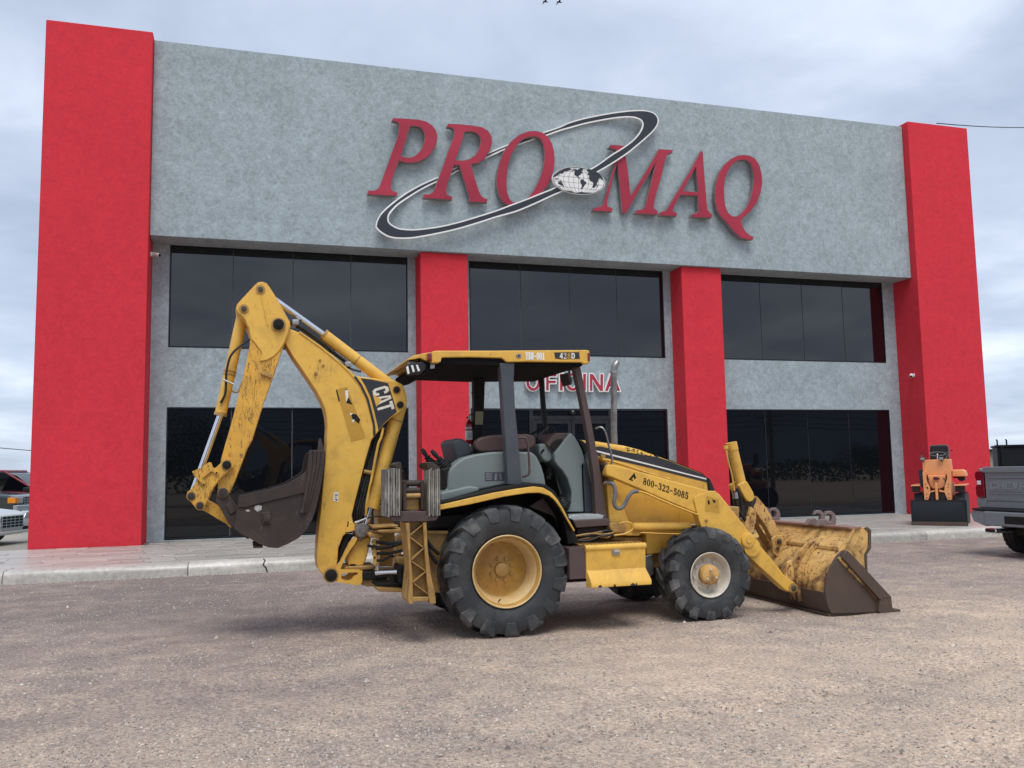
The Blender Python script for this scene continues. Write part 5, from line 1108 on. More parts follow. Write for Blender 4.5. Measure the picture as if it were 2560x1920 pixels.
fl = plate('floor_plate', KP(-11.62, 'C', [(1640, 1570), (1680, 1545), (1900, 1535), (1952, 1548), (1940, 1578), (1690, 1590)]), -11.68, -10.4, 'mat', bh, .006)
plate('cab_sill', KP(-11.66, 'C', [(1690, 1592), (1905, 1578), (2008, 1574), (2012, 1636), (1720, 1659)]), -11.7, -11.5, 'brown_smooth', bh, .01)
plate('cab_floor', KP(-11.6, 'C', [(1500, 1420), (1700, 1570), (1960, 1570), (2010, 1659), (1560, 1659)]), -11.6, 2*YM+11.6, 'print', bh, .01)
plate('firewall', KP(-11.40, 'I', [(1108, 690), (1190, 420), (1260, 560), (1450, 1560), (1480, 1659), (1150, 1659)]), -11.45, 2*YM+11.45, 'post', bh, .01)
plate('door_panel', KP(-11.50, 'I', [(1215, 560), (1385, 570), (1400, 700), (1490, 1540), (1410, 1510), (1300, 1000)]), -11.51, -11.48, M.setdefault('panel_tan', plain('dusty_panel', (0.24, 0.23, 0.15), 0.6, var=0.2, scale=6)), bh, .006)
# handrails
hose('handrail', [K('C', 1225, 885, -11.70), K('C', 1275, 876, -11.72), K('C', 1305, 905, -11.73), K('C', 1318, 1000, -11.73), K('C', 1325, 1120, -11.73), K('C', 1318, 1195, -11.73), K('C', 1262, 1215, -11.70)], .013, 'brown_smooth', bh)
hose('handrail', [K('C', 1895, 800, -11.68), K('C', 1945, 788, -11.72), K('C', 1980, 830, -11.74), K('C', 2010, 940, -11.74), K('C', 2040, 1060, -11.74), K('C', 2030, 1110, -11.72), K('C', 1965, 1130, -11.68)], .012, 'galv', bh)
hose('handrail', [K('C', 1495, 800, -10.48), K('C', 1520, 790, -10.5), K('C', 1538, 810, -10.5), K('C', 1535, 840, -10.5)], .010, 'print', bh)
for (x, y) in ((840, 460), (835, 495)):
    MB().tube([K('C', x+10, y, -10.46), K('C', x-12, y-8, -10.46)], .006, 6).build('hook', 'print', bh)
# fire extinguisher clipped to the far post
pe = K('C', 805, 830, -10.46); ex = thing('fire_extinguisher', 'red fire extinguisher clipped to the canopy post of the backhoe', 'extinguisher', (pe.x, -10.46, pe.z-.14))
MB().lathe([(0, .0001), (0, .04), (.012, .046), (.22, .046), (.255, .035), (.27, .018), (.285, .018), (.285, .0001)], (0, 0, 0), 24, axis='Z').build('bottle', 'redext', ex, smooth=True)
MB().lathe([(.05, .0475), (.155, .0475)], (0, 0, 0), 24, axis='Z').build('paper_label', 'cream', ex, smooth=True)
MB().box(-.022, .024, -.0505, -.044, .075, .135).build('label_print', M['steel'], ex)
MB().lathe([(.175, .049), (.195, .049)], (0, 0, 0), 24, axis='Z').build('strap', 'steel', ex, smooth=True)
MB().lathe([(.285, .0001), (.285, .014), (.33, .016), (.335, .0001)], (0, 0, 0), 12, axis='Z').build('valve', 'steel', ex, smooth=True)
MB().tube([(-.03, 0, .30), (.01, 0, .335), (.045, 0, .345)], .008, 6).build('handle', 'print', ex)
# ---- hood
YH0, YH1 = -11.36, 2*YM+11.36
hood_pts = KP(YH0, 'E', [(15, 165), (110, 172), (240, 185), (360, 205), (520, 228), (700, 275), (870, 335), (1000, 382), (1200, 462), (1340, 520), (1400, 565), (1410, 640), (1420, 720), (1440, 900), (1300, 1000), (400, 700), (300, 400), (130, 355), (60, 250)])
hood = plate('hood', hood_pts, YH0, YH1, 'yellow', bh, .045, seg=4)
YHD = YH0-.003
decal('black_band', [[KP(YHD, 'E', [(120, 250), (260, 238), (540, 300), (870, 352), (1000, 395), (1200, 475), (1335, 530), (1385, 560), (1398, 622), (1150, 560), (800, 470), (500, 400), (270, 348), (130, 295)])]], YHD, 'black_hood', hood)
decal('white_line', [[KP(YHD-.002, 'E', [(120, 252), (190, 272), (1385, 578), (1388, 592), (190, 290), (122, 268)])]], YHD-.002, 'white', hood)
topb = [((870, 338), -.0), ]
def hood_top(name, a, b2, mat, lift, y0, y1):
    q = [K('E', x, y, YH0) for x, y in ((a, None),) if y] if False else None
mb = MB()
seqT = [(700, 275), (870, 335), (1000, 382), (1200, 462), (1340, 520), (1392, 560)]
for i in range(len(seqT)-1):
    p0 = K('E', *seqT[i], YH0); p1 = K('E', *seqT[i+1], YH0); lf = .0025
    mb.add([(p0.x, YH0+.02, p0.z+lf), (p1.x, YH0+.02, p1.z+lf), (p1.x, YH1-.02, p1.z+lf), (p0.x, YH1-.02, p0.z+lf)], [(0, 1, 2, 3)])
mb.build('hood_top_black', 'black_hood', hood)
FL = plain('flaked_hood_print', (0.03, 0.03, 0.03), 0.5, var=0.2)
for k in range(26):
    t = k/26; x = 540+330*t+rnd.uniform(-12, 12); y = 250+95*t+rnd.uniform(-4, 30)
    s = rnd.uniform(5, 14); decal('paint_flake', [[KP(YHD-.001, 'E', [(x+s*rnd.uniform(.5, 1.6)*math.cos(a), y+s*.55*rnd.uniform(.5, 1.3)*math.sin(a)) for a in [R(60*i) for i in range(6)]])]], YHD-.001, FL, hood)
hose('hood_rail', [K('E', 280, 372, -11.42), K('E', 480, 425, -11.42), K('E', 800, 535, -11.42), K('E', 1000, 590, -11.40)], .016, 'yellow', bh)
plate('hood_latch', KP(YH0-.01, 'E', [(262, 325), (310, 325), (320, 345), (300, 362), (268, 360)]), YH0-.012, YH0+.01, 'yellow_dirty', hood, .004)
plate('grille', KP(YH0-.005, 'E', [(1405, 570), (1430, 570), (1465, 640), (1485, 700), (1500, 800), (1440, 860), (1420, 720)]), YH0+.01, YH1-.01, 'blackplastic', hood, .02)
plate('cowl', KP(-11.38, 'E', [(10, 165), (60, 175), (110, 215), (120, 270), (140, 360), (100, 370), (60, 250)]), -11.40, YH1, 'print', bh, .01)
# exhaust stack
pe = K('E', 408, 205, -10.75); top = K('C', 2055, 300, -10.75)
exh = MB().tube([(pe.x, -10.75, pe.z-.15), (pe.x, -10.75, pe.z+.2), (top.x, -10.75, top.z)], .037, 16).build('exhaust_stack', 'galv', bh, smooth=True)
q1 = K('C', 2060, 265, -10.75); q2 = K('C', 2085, 225, -10.75)
MB().tube([(top.x, -10.75, top.z-.01), (q1.x, -10.75, q1.z), (q2.x, -10.75, q2.z), (q2.x+.008, -10.75, q2.z+.012)], [.042, .042, .036, .026], 16).build('curved_tip', 'galv', exh, smooth=True)
MB().tube([(top.x-.001, -10.75, top.z-.03), (top.x-.001, -10.75, top.z)], .045, 16).build('clamp', 'steel', exh, smooth=True)
# ---- engine side panel, loader tower
side_p = KP(-11.45, 'E', [(400, 560), (1290, 950), (1320, 1090), (1330, 1170), (1000, 1355), (745, 1390), (740, 1180), (560, 1040), (390, 640)])
plate('side_panel', side_p, -11.47, 2*YM+11.47, 'yellow_dirty' if False else 'yellow', bh, .012)
tower = KP(-11.60, 'E', [(318, 640), (340, 610), (395, 610), (440, 740), (500, 880), (560, 1035), (640, 1090), (690, 1165), (660, 1190), (360, 1180), (345, 1000)])
plate('loader_tower', tower, -11.62, -11.50, 'yellow', bh, .008)
plate('loader_tower', tower, 2*YM+11.50, 2*YM+11.62, 'yellow', bh, .008)
# ---- loader arms
arm_pts = KP(-11.78, 'E', [(322, 480), (340, 430), (395, 432), (480, 452), (800, 540), (1100, 625), (1420, 712), (1480, 712), (1530, 748), (1600, 835), (1700, 962), (1790, 1075), (1860, 1165), (1945, 1275), (2060, 1410)],
   'F', [(1100, 520), (1225, 680), (1310, 735), (1322, 775), (1300, 808), (1255, 806), (1215, 788), (1000, 592), (900, 500), (820, 430), (700, 300), (560, 250)], 'E', [(1345, 1110), (1325, 1080), (1290, 950), (1000, 830), (700, 700), (400, 572), (325, 545)])
arm_yel = M['yellow']
def arm(y0, y1):
    a_ = plate('loader_arm', arm_pts, y0, y1, 'yellow', bh, .014, seg=3); return a_
armn = arm(-11.78, -11.66); armf = arm(2*YM+11.66, 2*YM+11.78)
elbow = KP(-11.80, 'E', [(1252, 800), (1268, 772), (1300, 755), (1425, 718), (1482, 718), (1525, 752), (1690, 960), (1840, 1150), (1905, 1235), (1850, 1330), (1780, 1330), (1640, 1230), (1345, 1110), (1322, 1060), (1290, 950)])
plate('elbow_plate', elbow, -11.80, -11.779, 'yellow', armn, .006)
for (x, y, r, dp) in ((1823, 1235, .082, .03), (1870, 1310, .10, .012)): PIN(armn, 'E', x, y, -11.80, r, dp, 'yellow', 'boss')
PIN(armn, 'E', 1383, 1025, -11.80, .016, .014, 'yellow_dirty', 'bolt'); PIN(armn, 'E', 1383, 1092, -11.80, .014, .012, 'yellow_dirty', 'bolt')
PIN(armn, 'F', 1282, 770, -11.78, .030, .03, 'pin', 'bucket_pin', .055)
decal('peeled_decal', [[KP(-11.8015, 'E', [(1385, 760), (1520, 800), (1525, 950), (1370, 930)])]], -11.8015, YEL2, armn)
for q in ([(1402, 808), (1418, 815), (1425, 845), (1412, 860), (1402, 840)], [(1448, 800), (1480, 812), (1488, 832), (1465, 838)]): decal('decal_scrap', [[KP(-11.804, 'E', q)]], -11.804, 'print', armn)
decal('decal_scrap', [[KP(-11.804, 'E', [(1482, 870), (1502, 868), (1505, 885), (1490, 888)])]], -11.804, M.setdefault('pink', plain('faded_red_print', (0.45, 0.12, 0.06), 0.5)), armn)
plate('arm_pivot', KP(-11.7, 'E', [(285, 420), (320, 405), (345, 440), (350, 500), (320, 530), (290, 510)]), -11.72, -11.60, 'brown', armn, .02)
hose('arm_pipe', [K('E', 655, 715, -11.79), K('E', 760, 745, -11.795), K('E', 1000, 850, -11.795), K('E', 1290, 965, -11.79)], .013, 'yellow', armn)
hose('lift_hose', [K('E', 310, 625, -11.70), K('E', 372, 628, -11.74), K('E', 408, 660, -11.77), K('E', 418, 740, -11.78), K('E', 405, 830, -11.78), K('E', 430, 890, -11.78), K('E', 480, 895, -11.78), K('E', 520, 850, -11.78), K('E', 555, 780, -11.79), K('E', 600, 725, -11.79), K('E', 660, 715, -11.79)], .021, 'hosegrey', bh, n=10)
MB().tube([K('E', 310, 625, -11.70), K('E', 372, 628, -11.74)], .019, 10).build('hose_fitting', 'chrome', bh, smooth=True)
for y in (-11.64, 2*YM+11.64):
    lc = cyl_between('lift_cylinder', K('E', 600, 1095, -11.64)*1.0+Vector((0, y+11.64, 0)), K('E', 1205, 1088, -11.64)+Vector((0, y+11.64, 0)), .045, 'yellow', bh)
    cyl_between('rod', K('E', 1205, 1088, -11.64)+Vector((0, y+11.64, 0)), K('E', 1345, 1085, -11.64)+Vector((0, y+11.64, 0)), .026, 'chrome', lc)
hose('lift_pipe', [K('E', 680, 1155, -11.7), K('E', 900, 1165, -11.7), K('E', 1110, 1170, -11.7)], .008, 'yellow', bh)
hose('brake_pipe', [K('V', 800, 820, -11.75), K('V', 950, 800, -11.78), K('V', 1045, 740, -11.78), K('V', 1030, 670, -11.78), K('V', 960, 650, -11.77), K('V', 870, 670, -11.75)], .010, 'yellow', bh)
# phone number and mark on the arm (didone numerals)
def dig(ch):
    o0 = ell(.5, .5, .5, .5, 26); 
    if ch == '0': return [[ell(.5, .5, .48, .5, 26), ell(.5, .5, .20, .46, 26)]]
    if ch == '8': return [[ell(.5, .73, .40, .27, 22), ell(.5, .745, .17, .21, 22)], [ell(.5, .26, .47, .27, 22), ell(.5, .26, .20, .215, 22)]]
    if ch == '-': return [[[(.05, .40), (.85, .40), (.85, .50), (.05, .50)]]]
    if ch == '2': return [[[(.10, .72), (.08, .86), (.22, .97), (.50, 1.0), (.78, .95), (.92, .80), (.90, .62), (.70, .45), (.40, .28), (.20, .15), (.45, .17), (.70, .13), (.82, .16), (.92, .30), (.97, .30), (.90, .0), (.05, .0), (.05, .07), (.35, .33), (.60, .55), (.66, .72), (.62, .88), (.48, .95), (.30, .93), (.22, .86), (.32, .80), (.30, .70), (.20, .66)]]]
    if ch == '3': return [[[(.10, .78), (.12, .90), (.28, .99), (.52, 1.0), (.78, .95), (.90, .80), (.86, .65), (.68, .55), (.88, .45), (.96, .28), (.88, .10), (.68, .01), (.42, .0), (.18, .05), (.06, .18), (.12, .28), (.24, .28), (.30, .20), (.24, .11), (.40, .05), (.58, .07), (.68, .18), (.68, .36), (.58, .49), (.36, .52), (.36, .57), (.54, .60), (.63, .72), (.62, .86), (.52, .94), (.36, .94), (.28, .89), (.34, .82), (.30, .73), (.18, .72)]]]
    if ch == '5': return [[[(.16, 1.0), (.84, 1.0), (.90, .88), (.88, .84), (.24, .84), (.21, .60), (.36, .66), (.60, .66), (.82, .58), (.94, .40), (.92, .20), (.78, .05), (.50, .0), (.22, .03), (.06, .15), (.08, .26), (.20, .30), (.29, .24), (.26, .13), (.38, .06), (.54, .08), (.66, .20), (.68, .40), (.60, .54), (.46, .59), (.30, .56), (.18, .50), (.12, .50)]]]
    if ch == '1': return [[[(.10, 0), (.90, 0), (.90, .05), (.66, .09), (.66, 1.0), (.56, 1.0), (.36, .90), (.12, .86), (.12, .81), (.36, .81), (.36, .09), (.10, .05)]]]
    if ch == 'Y': return [[[(.30, 0), (.80, 0), (.80, .05), (.67, .08), (.67, .42), (.90, .90), (1.0, .94), (1.0, 1.0), (.66, 1.0), (.66, .94), (.80, .91), (.60, .52), (.40, .91), (.50, .94), (.50, 1.0), (.0, 1.0), (.0, .94), (.10, .90), (.42, .42), (.42, .08), (.30, .05)]]]
    if ch == 'B': return [[[(.05, 0), (.60, 0), (.86, .08), (.95, .26), (.86, .44), (.66, .53), (.82, .60), (.90, .76), (.80, .93), (.56, 1.0), (.05, 1.0), (.05, .94), (.17, .91), (.17, .09), (.05, .06)], [(.42, .09), (.42, .48), (.58, .46), (.66, .27), (.58, .10)], [(.42, .55), (.42, .92), (.54, .90), (.62, .75), (.54, .58)]]]
    if ch == 'H': return [[[(.0, 0), (.44, 0), (.44, .06), (.36, .09), (.36, .47), (.64, .47), (.64, .09), (.56, .06), (.56, 0), (1.0, 0), (1.0, .06), (.90, .09), (.90, .91), (1.0, .94), (1.0, 1.0), (.56, 1.0), (.56, .94), (.64, .91), (.64, .55), (.36, .55), (.36, .91), (.44, .94), (.44, 1.0), (.0, 1.0), (.0, .94), (.10, .91), (.10, .09), (.0, .06)]]]
    if ch == '4': return [[[(.55, 0), (.85, 0), (.85, .20), (1.0, .20), (1.0, .38), (.85, .38), (.85, 1.0), (.50, 1.0), (.0, .36), (.0, .20), (.55, .20)], [(.55, .38), (.28, .38), (.55, .72)]]]
    if ch == 'D': return [[[(.05, 0), (.55, 0), (.88, .14), (.98, .5), (.88, .86), (.55, 1.0), (.05, 1.0)], [(.36, .18), (.36, .82), (.52, .80), (.64, .66), (.68, .5), (.64, .34), (.52, .20)]]]
def lettering(name, text, f, o, U, V, adv, wid, Y, mat, par, fat=0.0):
    out = []; n = len(text)
    for k, ch in enumerate(text):
        for loops in dig(ch):
            out.append([KP(Y, f, [(o[0]+U[0]*(k*adv+x*wid)+V[0]*y, o[1]+U[1]*(k*adv+x*wid)+V[1]*y) for x, y in lp]) for lp in loops])
    if fat: out = [[offset_poly(lp, fat if i == 0 else -fat*.5) for i, lp in enumerate(loops)] for loops in out]
    return decal(name, out, Y, mat, par)
lettering('phone_number', '800-322-5085', 'E', (712, 640), (485, 165), (8, -70), 1/12.0, .070, -11.782, 'print', armn, fat=.0015)
decal('emblem', [[KP(-11.782, 'E', [(560, 590), (622, 518), (640, 575), (618, 588), (612, 560), (590, 590), (610, 592), (600, 610), (586, 600)])]], -11.782, 'print', armn)
# canopy lettering
YRL = YR0-.003
lettering('fleet_number', 'YBH-001', 'O', (340, 585), (490, 12), (0, -175), 1/7.0, .118, YRL, 'white', roof, fat=.003)
decal('model_panel', [[KP(YRL, 'O', [(1065, 412), (1685, 405), (1708, 572), (1560, 572), (1240, 585), (1085, 560)])]], YRL, 'black_hood', roof)
for ch, x0, w, mt in (('4', 1200, 82, 'cream'), ('2', 1295, 80, 'cream'), ('8', 1392, 80, 'yellow'), ('D', 1490, 95, 'cream')):
    decal('model_letter', [[KP(YRL-.002, 'O', [(x0+w*x, 570-145*y) for x, y in lp]) for lp in loops] for loops in dig(ch)], YRL-.002, mt, roof)
# ---- step box
YX = -12.02
xl = K('V', 440, 960, YX).x; xr_ = K('V', 1210, 895, YX).x; zt_ = K('V', 440, 965, YX).z; zm = K('V', 440, 1030, YX).z; zl = K('V', 440, 1275, YX).z; zb = K('V', 510, 1440, YX-.06).z; zb2 = K('V', 515, 1503, YX-.06).z
def yz_prism(pts, x0, x1):
    n = len(pts); m_ = MB(); m_.add([(x0, y, z) for y, z in pts]+[(x1, y, z) for y, z in pts], [tuple(range(n)), tuple(reversed(range(n, 2*n)))]+[(i, n+i, n+(i+1) % n, (i+1) % n) for i in range(n)]); return m_
stepb = yz_prism([(YX, zm), (YX+.012, zl), (YX+.012, zb+.03), (-11.45, zb+.03), (-11.45, zt_), (YX+.03, zt_), (YX, zt_-.02)], xl, xr_).build('step_box', 'yellow', bh, bevel=.006)
MB().tube([(xl-.005, YX+.018, (zt_+zm)/2+.004), (xr_+.005, YX+.018, (zt_+zm)/2+.004)], .033, 14).build('lid_edge', 'yellow', stepb, smooth=True)
tr = MB(); NT = 15
for k in range(NT):
    x0 = xl+(xr_-xl)*k/NT; tr.box(x0+.004, x0+(xr_-xl)/NT*.7, YX+.05, YX+.13, zt_-.005, zt_+.016)
tr_o = tr.build('grip_teeth', 'yellow_dirty', stepb, bevel=.002); tr_o['kind'] = 'stuff'
MB().box(xl, xr_, YX+.04, -11.5, zt_-.01, zt_+.004).build('lid', 'yellow_dirty', stepb, bevel=.004)
xs0, xs1 = K('V', 512, 1470, YX-.07).x, K('V', 1292, 1420, YX-.07).x
plate_v = [(xl+.005, YX+.010, zl), (xr_-.005, YX+.010, zl), (xs1, YX-.07, zb), (xs0, YX-.07, zb), (xs0, YX-.07, zb2), (xs1, YX-.07, zb2), (xr_, YX+.03, zb2), (xl, YX+.03, zb2)]
MB().add(plate_v, [(0, 1, 2, 3), (3, 2, 5, 4), (4, 5, 6, 7), (0, 3, 4, 7), (1, 6, 5, 2), (0, 7, 6, 1)]).build('step', 'yellow', stepb, bevel=.004)
for x, w in ((.14, .022), (.38, .016), (.68, .03), (.74, .012)):
    xx = xs0+(xs1-xs0)*x; decal('rust_spot', [[[(xx-w, zb2+.0), (xx-w*.6, zb2+.018), (xx, zb2+.028), (xx+w*.7, zb2+.016), (xx+w, zb2)]]], YX-.0725, 'brown', stepb)
hd = MB(); nh = 22
for k in range(nh):
    xx = xs0+.03+(xs1-xs0-.06)*k/nh; yy = YX-.058; hd.box(xx, xx+.010, yy-.004, yy+.006, zb+.000, zb+.0095)
ho = hd.build('grip_holes', 'print', stepb); ho['kind'] = 'stuff'
p = K('V', 830, 1040, YX-.004); lt = MB().box(p.x-.045, p.x+.04, YX-.014, YX+.002, p.z-.026, p.z+.028).build('latch', 'steel', stepb, bevel=.005)
MB().box(p.x-.025, p.x+.035, YX-.024, YX-.013, p.z+.004, p.z+.026).build('latch_tongue', 'chrome', lt, bevel=.003)
MB().box(xl-.17, xl-.002, YX+.02, -11.5, zb+.035, zt_-.01).build('battery_box', 'brown_smooth', bh, bevel=.006)
# pipes and grime between the sill and the step box
for k in range(7):
    y = -11.75+.02*k; z0 = zt_+.03+.02*(k % 3)
    hose('valve_pipe', [(xl-.12+.05*k, y, z0+rnd.uniform(0, .05)), (xl+.1+.05*k, y-.02, z0+rnd.uniform(0, .07)), (xl+.28+.03*k, y, z0+rnd.uniform(0, .06)), (xl+.42, y, z0+.05)], .010, 'yellow_dirty' if k % 2 else 'hose', bh)
plate('valve_block', KP(-11.6, 'V', [(320, 720), (760, 690), (800, 660), (900, 650), (900, 740), (780, 850), (360, 890), (310, 800)]), -11.62, -11.35, 'brown', bh, .02)
plate('valve_cover', KP(-11.70, 'V', [(740, 660), (800, 645), (930, 650), (960, 690), (950, 790), (780, 800), (740, 720)]), -11.72, -11.55, 'yellow_dirty', bh, .02)

# ---- loader bucket (four-in-one)
YK_0, YK_1 = -12.10, -9.80
prof = KP(YK_0, 'F', [(1792, 266), (1745, 350), (1696, 445), (1640, 505), (1590, 590), (1555, 680), (1540, 790), (1548, 860), (1562, 920), (1595, 980)])
prof = [(x, max(z, .012)) for x, z in prof]
pin_ = offs(prof, .03)
lbk = plate('loader_bucket', prof+pin_[::-1], YK_0, YK_1, 'yellow_rust', bh, .004)
# bare wear plate at the heel and along the floor
xb0, xb1 = prof[-1][0], K('F', 2140, 970, YK_0).x
MB().box(xb0-.03, xb1, YK_0-.01, YK_1+.01, .002, .032).build('floor_edge', 'brown_bucket', lbk, bevel=.006)
heel = [(x-.006, z) for x, z in prof[-4:]]; h2 = offs(heel, .006)
plate('heel_plate', [(prof[-4][0]-.012, prof[-4][1]-.02)]+[(x-.010, z) for x, z in prof[-3:]]+[(x+.01, z) for x, z in prof[-3:][::-1]]+[(prof[-4][0]+.005, prof[-4][1]-.02)], YK_0-.004, YK_1+.004, 'brown_bucket', lbk, .003)
def side_of_bucket(y0, y1, yi0, yi1):
    sp = KP(YK_0, 'F', [(1690, 452), (1640, 500), (1590, 588), (1553, 680), (1538, 790), (1547, 860), (1560, 922), (1592, 982), (1990, 970), (2000, 860), (1985, 835)])
    sp = [(x, max(z, .010)) for x, z in sp]
    s = plate('side_plate', sp, y0, y1, 'brown_bucket', lbk, .005)
    bar = KP(YK_0, 'F', [(1680, 470), (1700, 452), (1780, 530), (2072, 845), (2000, 848), (1990, 872), (1960, 850), (1660, 515)])
    plate('edge_bar', bar, y0-.05, y1+.03, 'brown_bucket', s, .006)
    line = KP(YK_0, 'F', [(1636, 520), (1656, 505), (1990, 850), (1992, 945), (1970, 960), (1962, 870)])
    plate('worn_bead', line, y0-.012, y0+.004, 'yellow_rust', s, .003)
    ip = KP(YK_0+.04, 'F', [(1700, 440), (1770, 285), (1795, 264), (1900, 262), (1924, 285), (1922, 440), (1888, 485), (1884, 560), (1895, 660), (1850, 640)])
    plate('wing_plate', ip, yi0, yi1, 'yellow_rust', lbk, .004)
    eb = KP(YK_0+.04, 'F', [(1870, 266), (1902, 260), (1928, 285), (1926, 442), (1893, 488), (1898, 660), (1880, 640), (1872, 490), (1902, 430), (1905, 300)])
    plate('wing_edge', eb, yi0-.012, yi1+.012, 'brown_bucket', lbk, .004)
side_of_bucket(YK_0-.03, YK_0+.004, YK_0+.03, YK_0+.06)
side_of_bucket(YK_1-.004, YK_1+.03, YK_1-.06, YK_1-.03)
tip = KP(YK_0-.05, 'F', [(2000, 843), (2092, 848), (2105, 940), (2142, 965), (2140, 975), (2000, 984), (1988, 965)])
plate('corner_shoe', [(x, max(z, .004)) for x, z in tip], YK_0-.075, YK_0+.03, 'brown_bucket', lbk, .006)
MB().box(xb1-.10, xb1+.02, YK_0-.06, YK_1+.06, .003, .030).build('cutting_edge', 'brown_bucket', lbk, bevel=.005)
# top lip, box beam and stiffeners on the back of the bucket
tx, tz = prof[0]; MB().box(tx-.05, tx+.10, YK_0+.001, YK_1-.001, tz-.02, tz+.006).build('top_lip', M.setdefault('lip', worn('worn_pink_lip', (0.30, 0.15, 0.11), (0.22, 0.11, 0.08), chips=.3, scratch=.3, dirt=.5)), lbk, bevel=.005)
bm0 = prof[2]; bx_pts = [(prof[1][0]-.02, prof[1][1]-.01), (bm0[0]-.035, bm0[1]+.02), (bm0[0]-.04, bm0[1]-.02), (bm0[0]+.02, bm0[1]-.035), (bm0[0]+.06, bm0[1]), (prof[1][0]+.03, prof[1][1]-.01)]
plate('box_beam', bx_pts, YK_0+.02, YK_0+1.05, 'yellow_rust', lbk, .008)
plate('box_beam', bx_pts, YK_1-1.05, YK_1-.02, 'yellow_rust', lbk, .008)
def rib_at(y, w, f0, f1, out):
    q = prof[f0:f1]; o2 = offs(q, -out); plate('stiffener', q+o2[::-1], y-w/2, y+w/2, 'yellow_rust', lbk, .006)
for y in (YK_0+.42, YK_0+.56, YK_1-.42, YK_1-.56): rib_at(y, .03, 2, 9, .055)
for yy in (-11.72, 2*YM+11.72):
    hp = KP(-11.72, 'F', [(1262, 560), (1300, 540), (1318, 600), (1325, 720), (1335, 790), (1338, 890), (1300, 830), (1250, 800), (1232, 760), (1240, 700)])
    plate('hinge_ear', hp, yy+.065, yy+.095, 'yellow_rust', lbk, .006); plate('hinge_ear', hp, yy-.095, yy-.065, 'yellow_rust', lbk, .006) if yy > -11 else None
for yy in (YM-.14, YM+.14):
    tp = KP(-11.1, 'F', [(1105, 360), (1140, 330), (1280, 320), (1420, 420), (1420, 560), (1200, 540), (1110, 480)])
    plate('tilt_ear', tp, yy-.02, yy+.02, 'yellow_rust', lbk, .008)
PIN(lbk, 'F', 1160, 380, YM-.16, .030, .03, 'pin', 'pin', .045); PIN(lbk, 'F', 1148, 438, YM-.16, .022, .03, 'pin', 'pin', .036)
# hooks welded on the lip
def hook(f, x, y, Y):
    base = K(f, x, y, Y); bx, bz = base.x, base.z
    out = [(-.10, -.01), (-.06, .05), (0.02, .055), (.06, .02), (.085, .03), (.095, .075), (.075, .105), (.03, .115), (.005, .10), (.03, .145), (.085, .15), (.13, .115), (.145, .06), (.135, .01), (.12, -.01)]
    return plate('lip_hook', [(bx+px, bz+pz) for px, pz in out], Y-.025, Y+.025, M.setdefault('hooksteel', worn('hook_steel', (0.17, 0.12, 0.115), (0.22, 0.17, 0.16), chips=.2, scratch=.3, dirt=.4)), lbk, .008)
for Yh in (-11.62, -11.42, -10.52, -10.32):
    b0 = (tx+.0, Yh, tz+.008); out = [(-.12, -.01), (-.07, .06), (0.01, .065), (.045, .03), (.075, .035), (.088, .085), (.07, .115), (.03, .12), (.0, .10), (.025, .15), (.085, .155), (.13, .12), (.145, .06), (.135, .01), (.12, -.01)]
    plate('lip_hook', [(b0[0]+px-.02, b0[2]+pz) for px, pz in out], Yh-.028, Yh+.028, M.setdefault('hooksteel', worn('hook_steel', (0.17, 0.12, 0.115), (0.22, 0.17, 0.16), chips=.2, scratch=.3, dirt=.4)), lbk, .008)
# ---- tilt linkage at the centre of the loader
YL = YM
def LP_(pts, Y=YL): return KP(Y, 'L', pts)
ct0, ct1 = K('L', 178, 175, YL), K('L', 330, 800, YL)
tc_ = cyl_between('tilt_cylinder', ct0, ct1, .062, 'yellow', bh); d = (ct1-ct0).normalized()
MB().tube([ct0-d*.005, ct0+d*.09], .067, 18).build('gland', 'yellow', tc_, smooth=True)
MB().tube([K('L', 90, 215, YL-.04), K('L', 95, 270, YL-.04)], .030, 10).build('port', 'yellow', tc_, smooth=True)
hose('pipe', [K('L', 95, 260, YL-.05), K('L', 135, 480, YL-.06), K('L', 190, 680, YL-.06), K('L', 230, 940, YL-.06)], .011, 'yellow', tc_)
yk_ = plate('tilt_yoke', LP_([(280, 850), (300, 830), (400, 778), (425, 795), (520, 960), (538, 1040), (520, 1090), (470, 1115), (420, 1100), (380, 1040), (330, 950)], YL-.1), YL-.12, YL-.06, 'yellow', bh, .012)
plate('tilt_yoke', LP_([(280, 850), (300, 830), (400, 778), (425, 795), (520, 960), (538, 1040), (520, 1090), (470, 1115), (420, 1100), (380, 1040), (330, 950)], YL-.1), YL+.06, YL+.12, 'yellow', bh, .012)
plate('lever_knuckle', LP_([(380, 1040), (420, 1110), (480, 1118), (540, 1050), (550, 1010), (545, 1100), (490, 1210), (520, 1300), (470, 1280), (400, 1180), (360, 1320), (330, 1330), (250, 1260), (220, 1000), (260, 900), (330, 960)]), YL-.05, YL+.05, 'brown', bh, .015)
lvA = plate('tilt_lever', LP_([(545, 1015), (600, 1070), (660, 1140), (760, 1290), (810, 1380), (870, 1480), (920, 1600), (960, 1760), (880, 1800), (800, 1700), (690, 1500), (580, 1340), (500, 1210)]), YL-.05, YL+.05, 'yellow_rust', bh, .012)
plate('tilt_link', KP(YL, 'L', [(480, 1260), (515, 1250), (640, 1420), (780, 1640), (830, 1760), (780, 1780), (680, 1600), (560, 1400)]), YL+.08, YL+.14, 'yellow_dirty', bh, .01)
plate('cross_bracket', LP_([(390, 1180), (480, 1250), (480, 1400), (440, 1560), (400, 1659), (300, 1500), (330, 1380), (370, 1300)]), YL-.14, YL-.08, 'yellow_rust', bh, .012)
hose('tilt_hose', [K('L', 215, 960, YL-.12), K('L', 250, 1100, YL-.12), K('L', 300, 1250, YL-.1), K('L', 420, 1420, YL-.1)], .024, 'hose', bh, n=8)
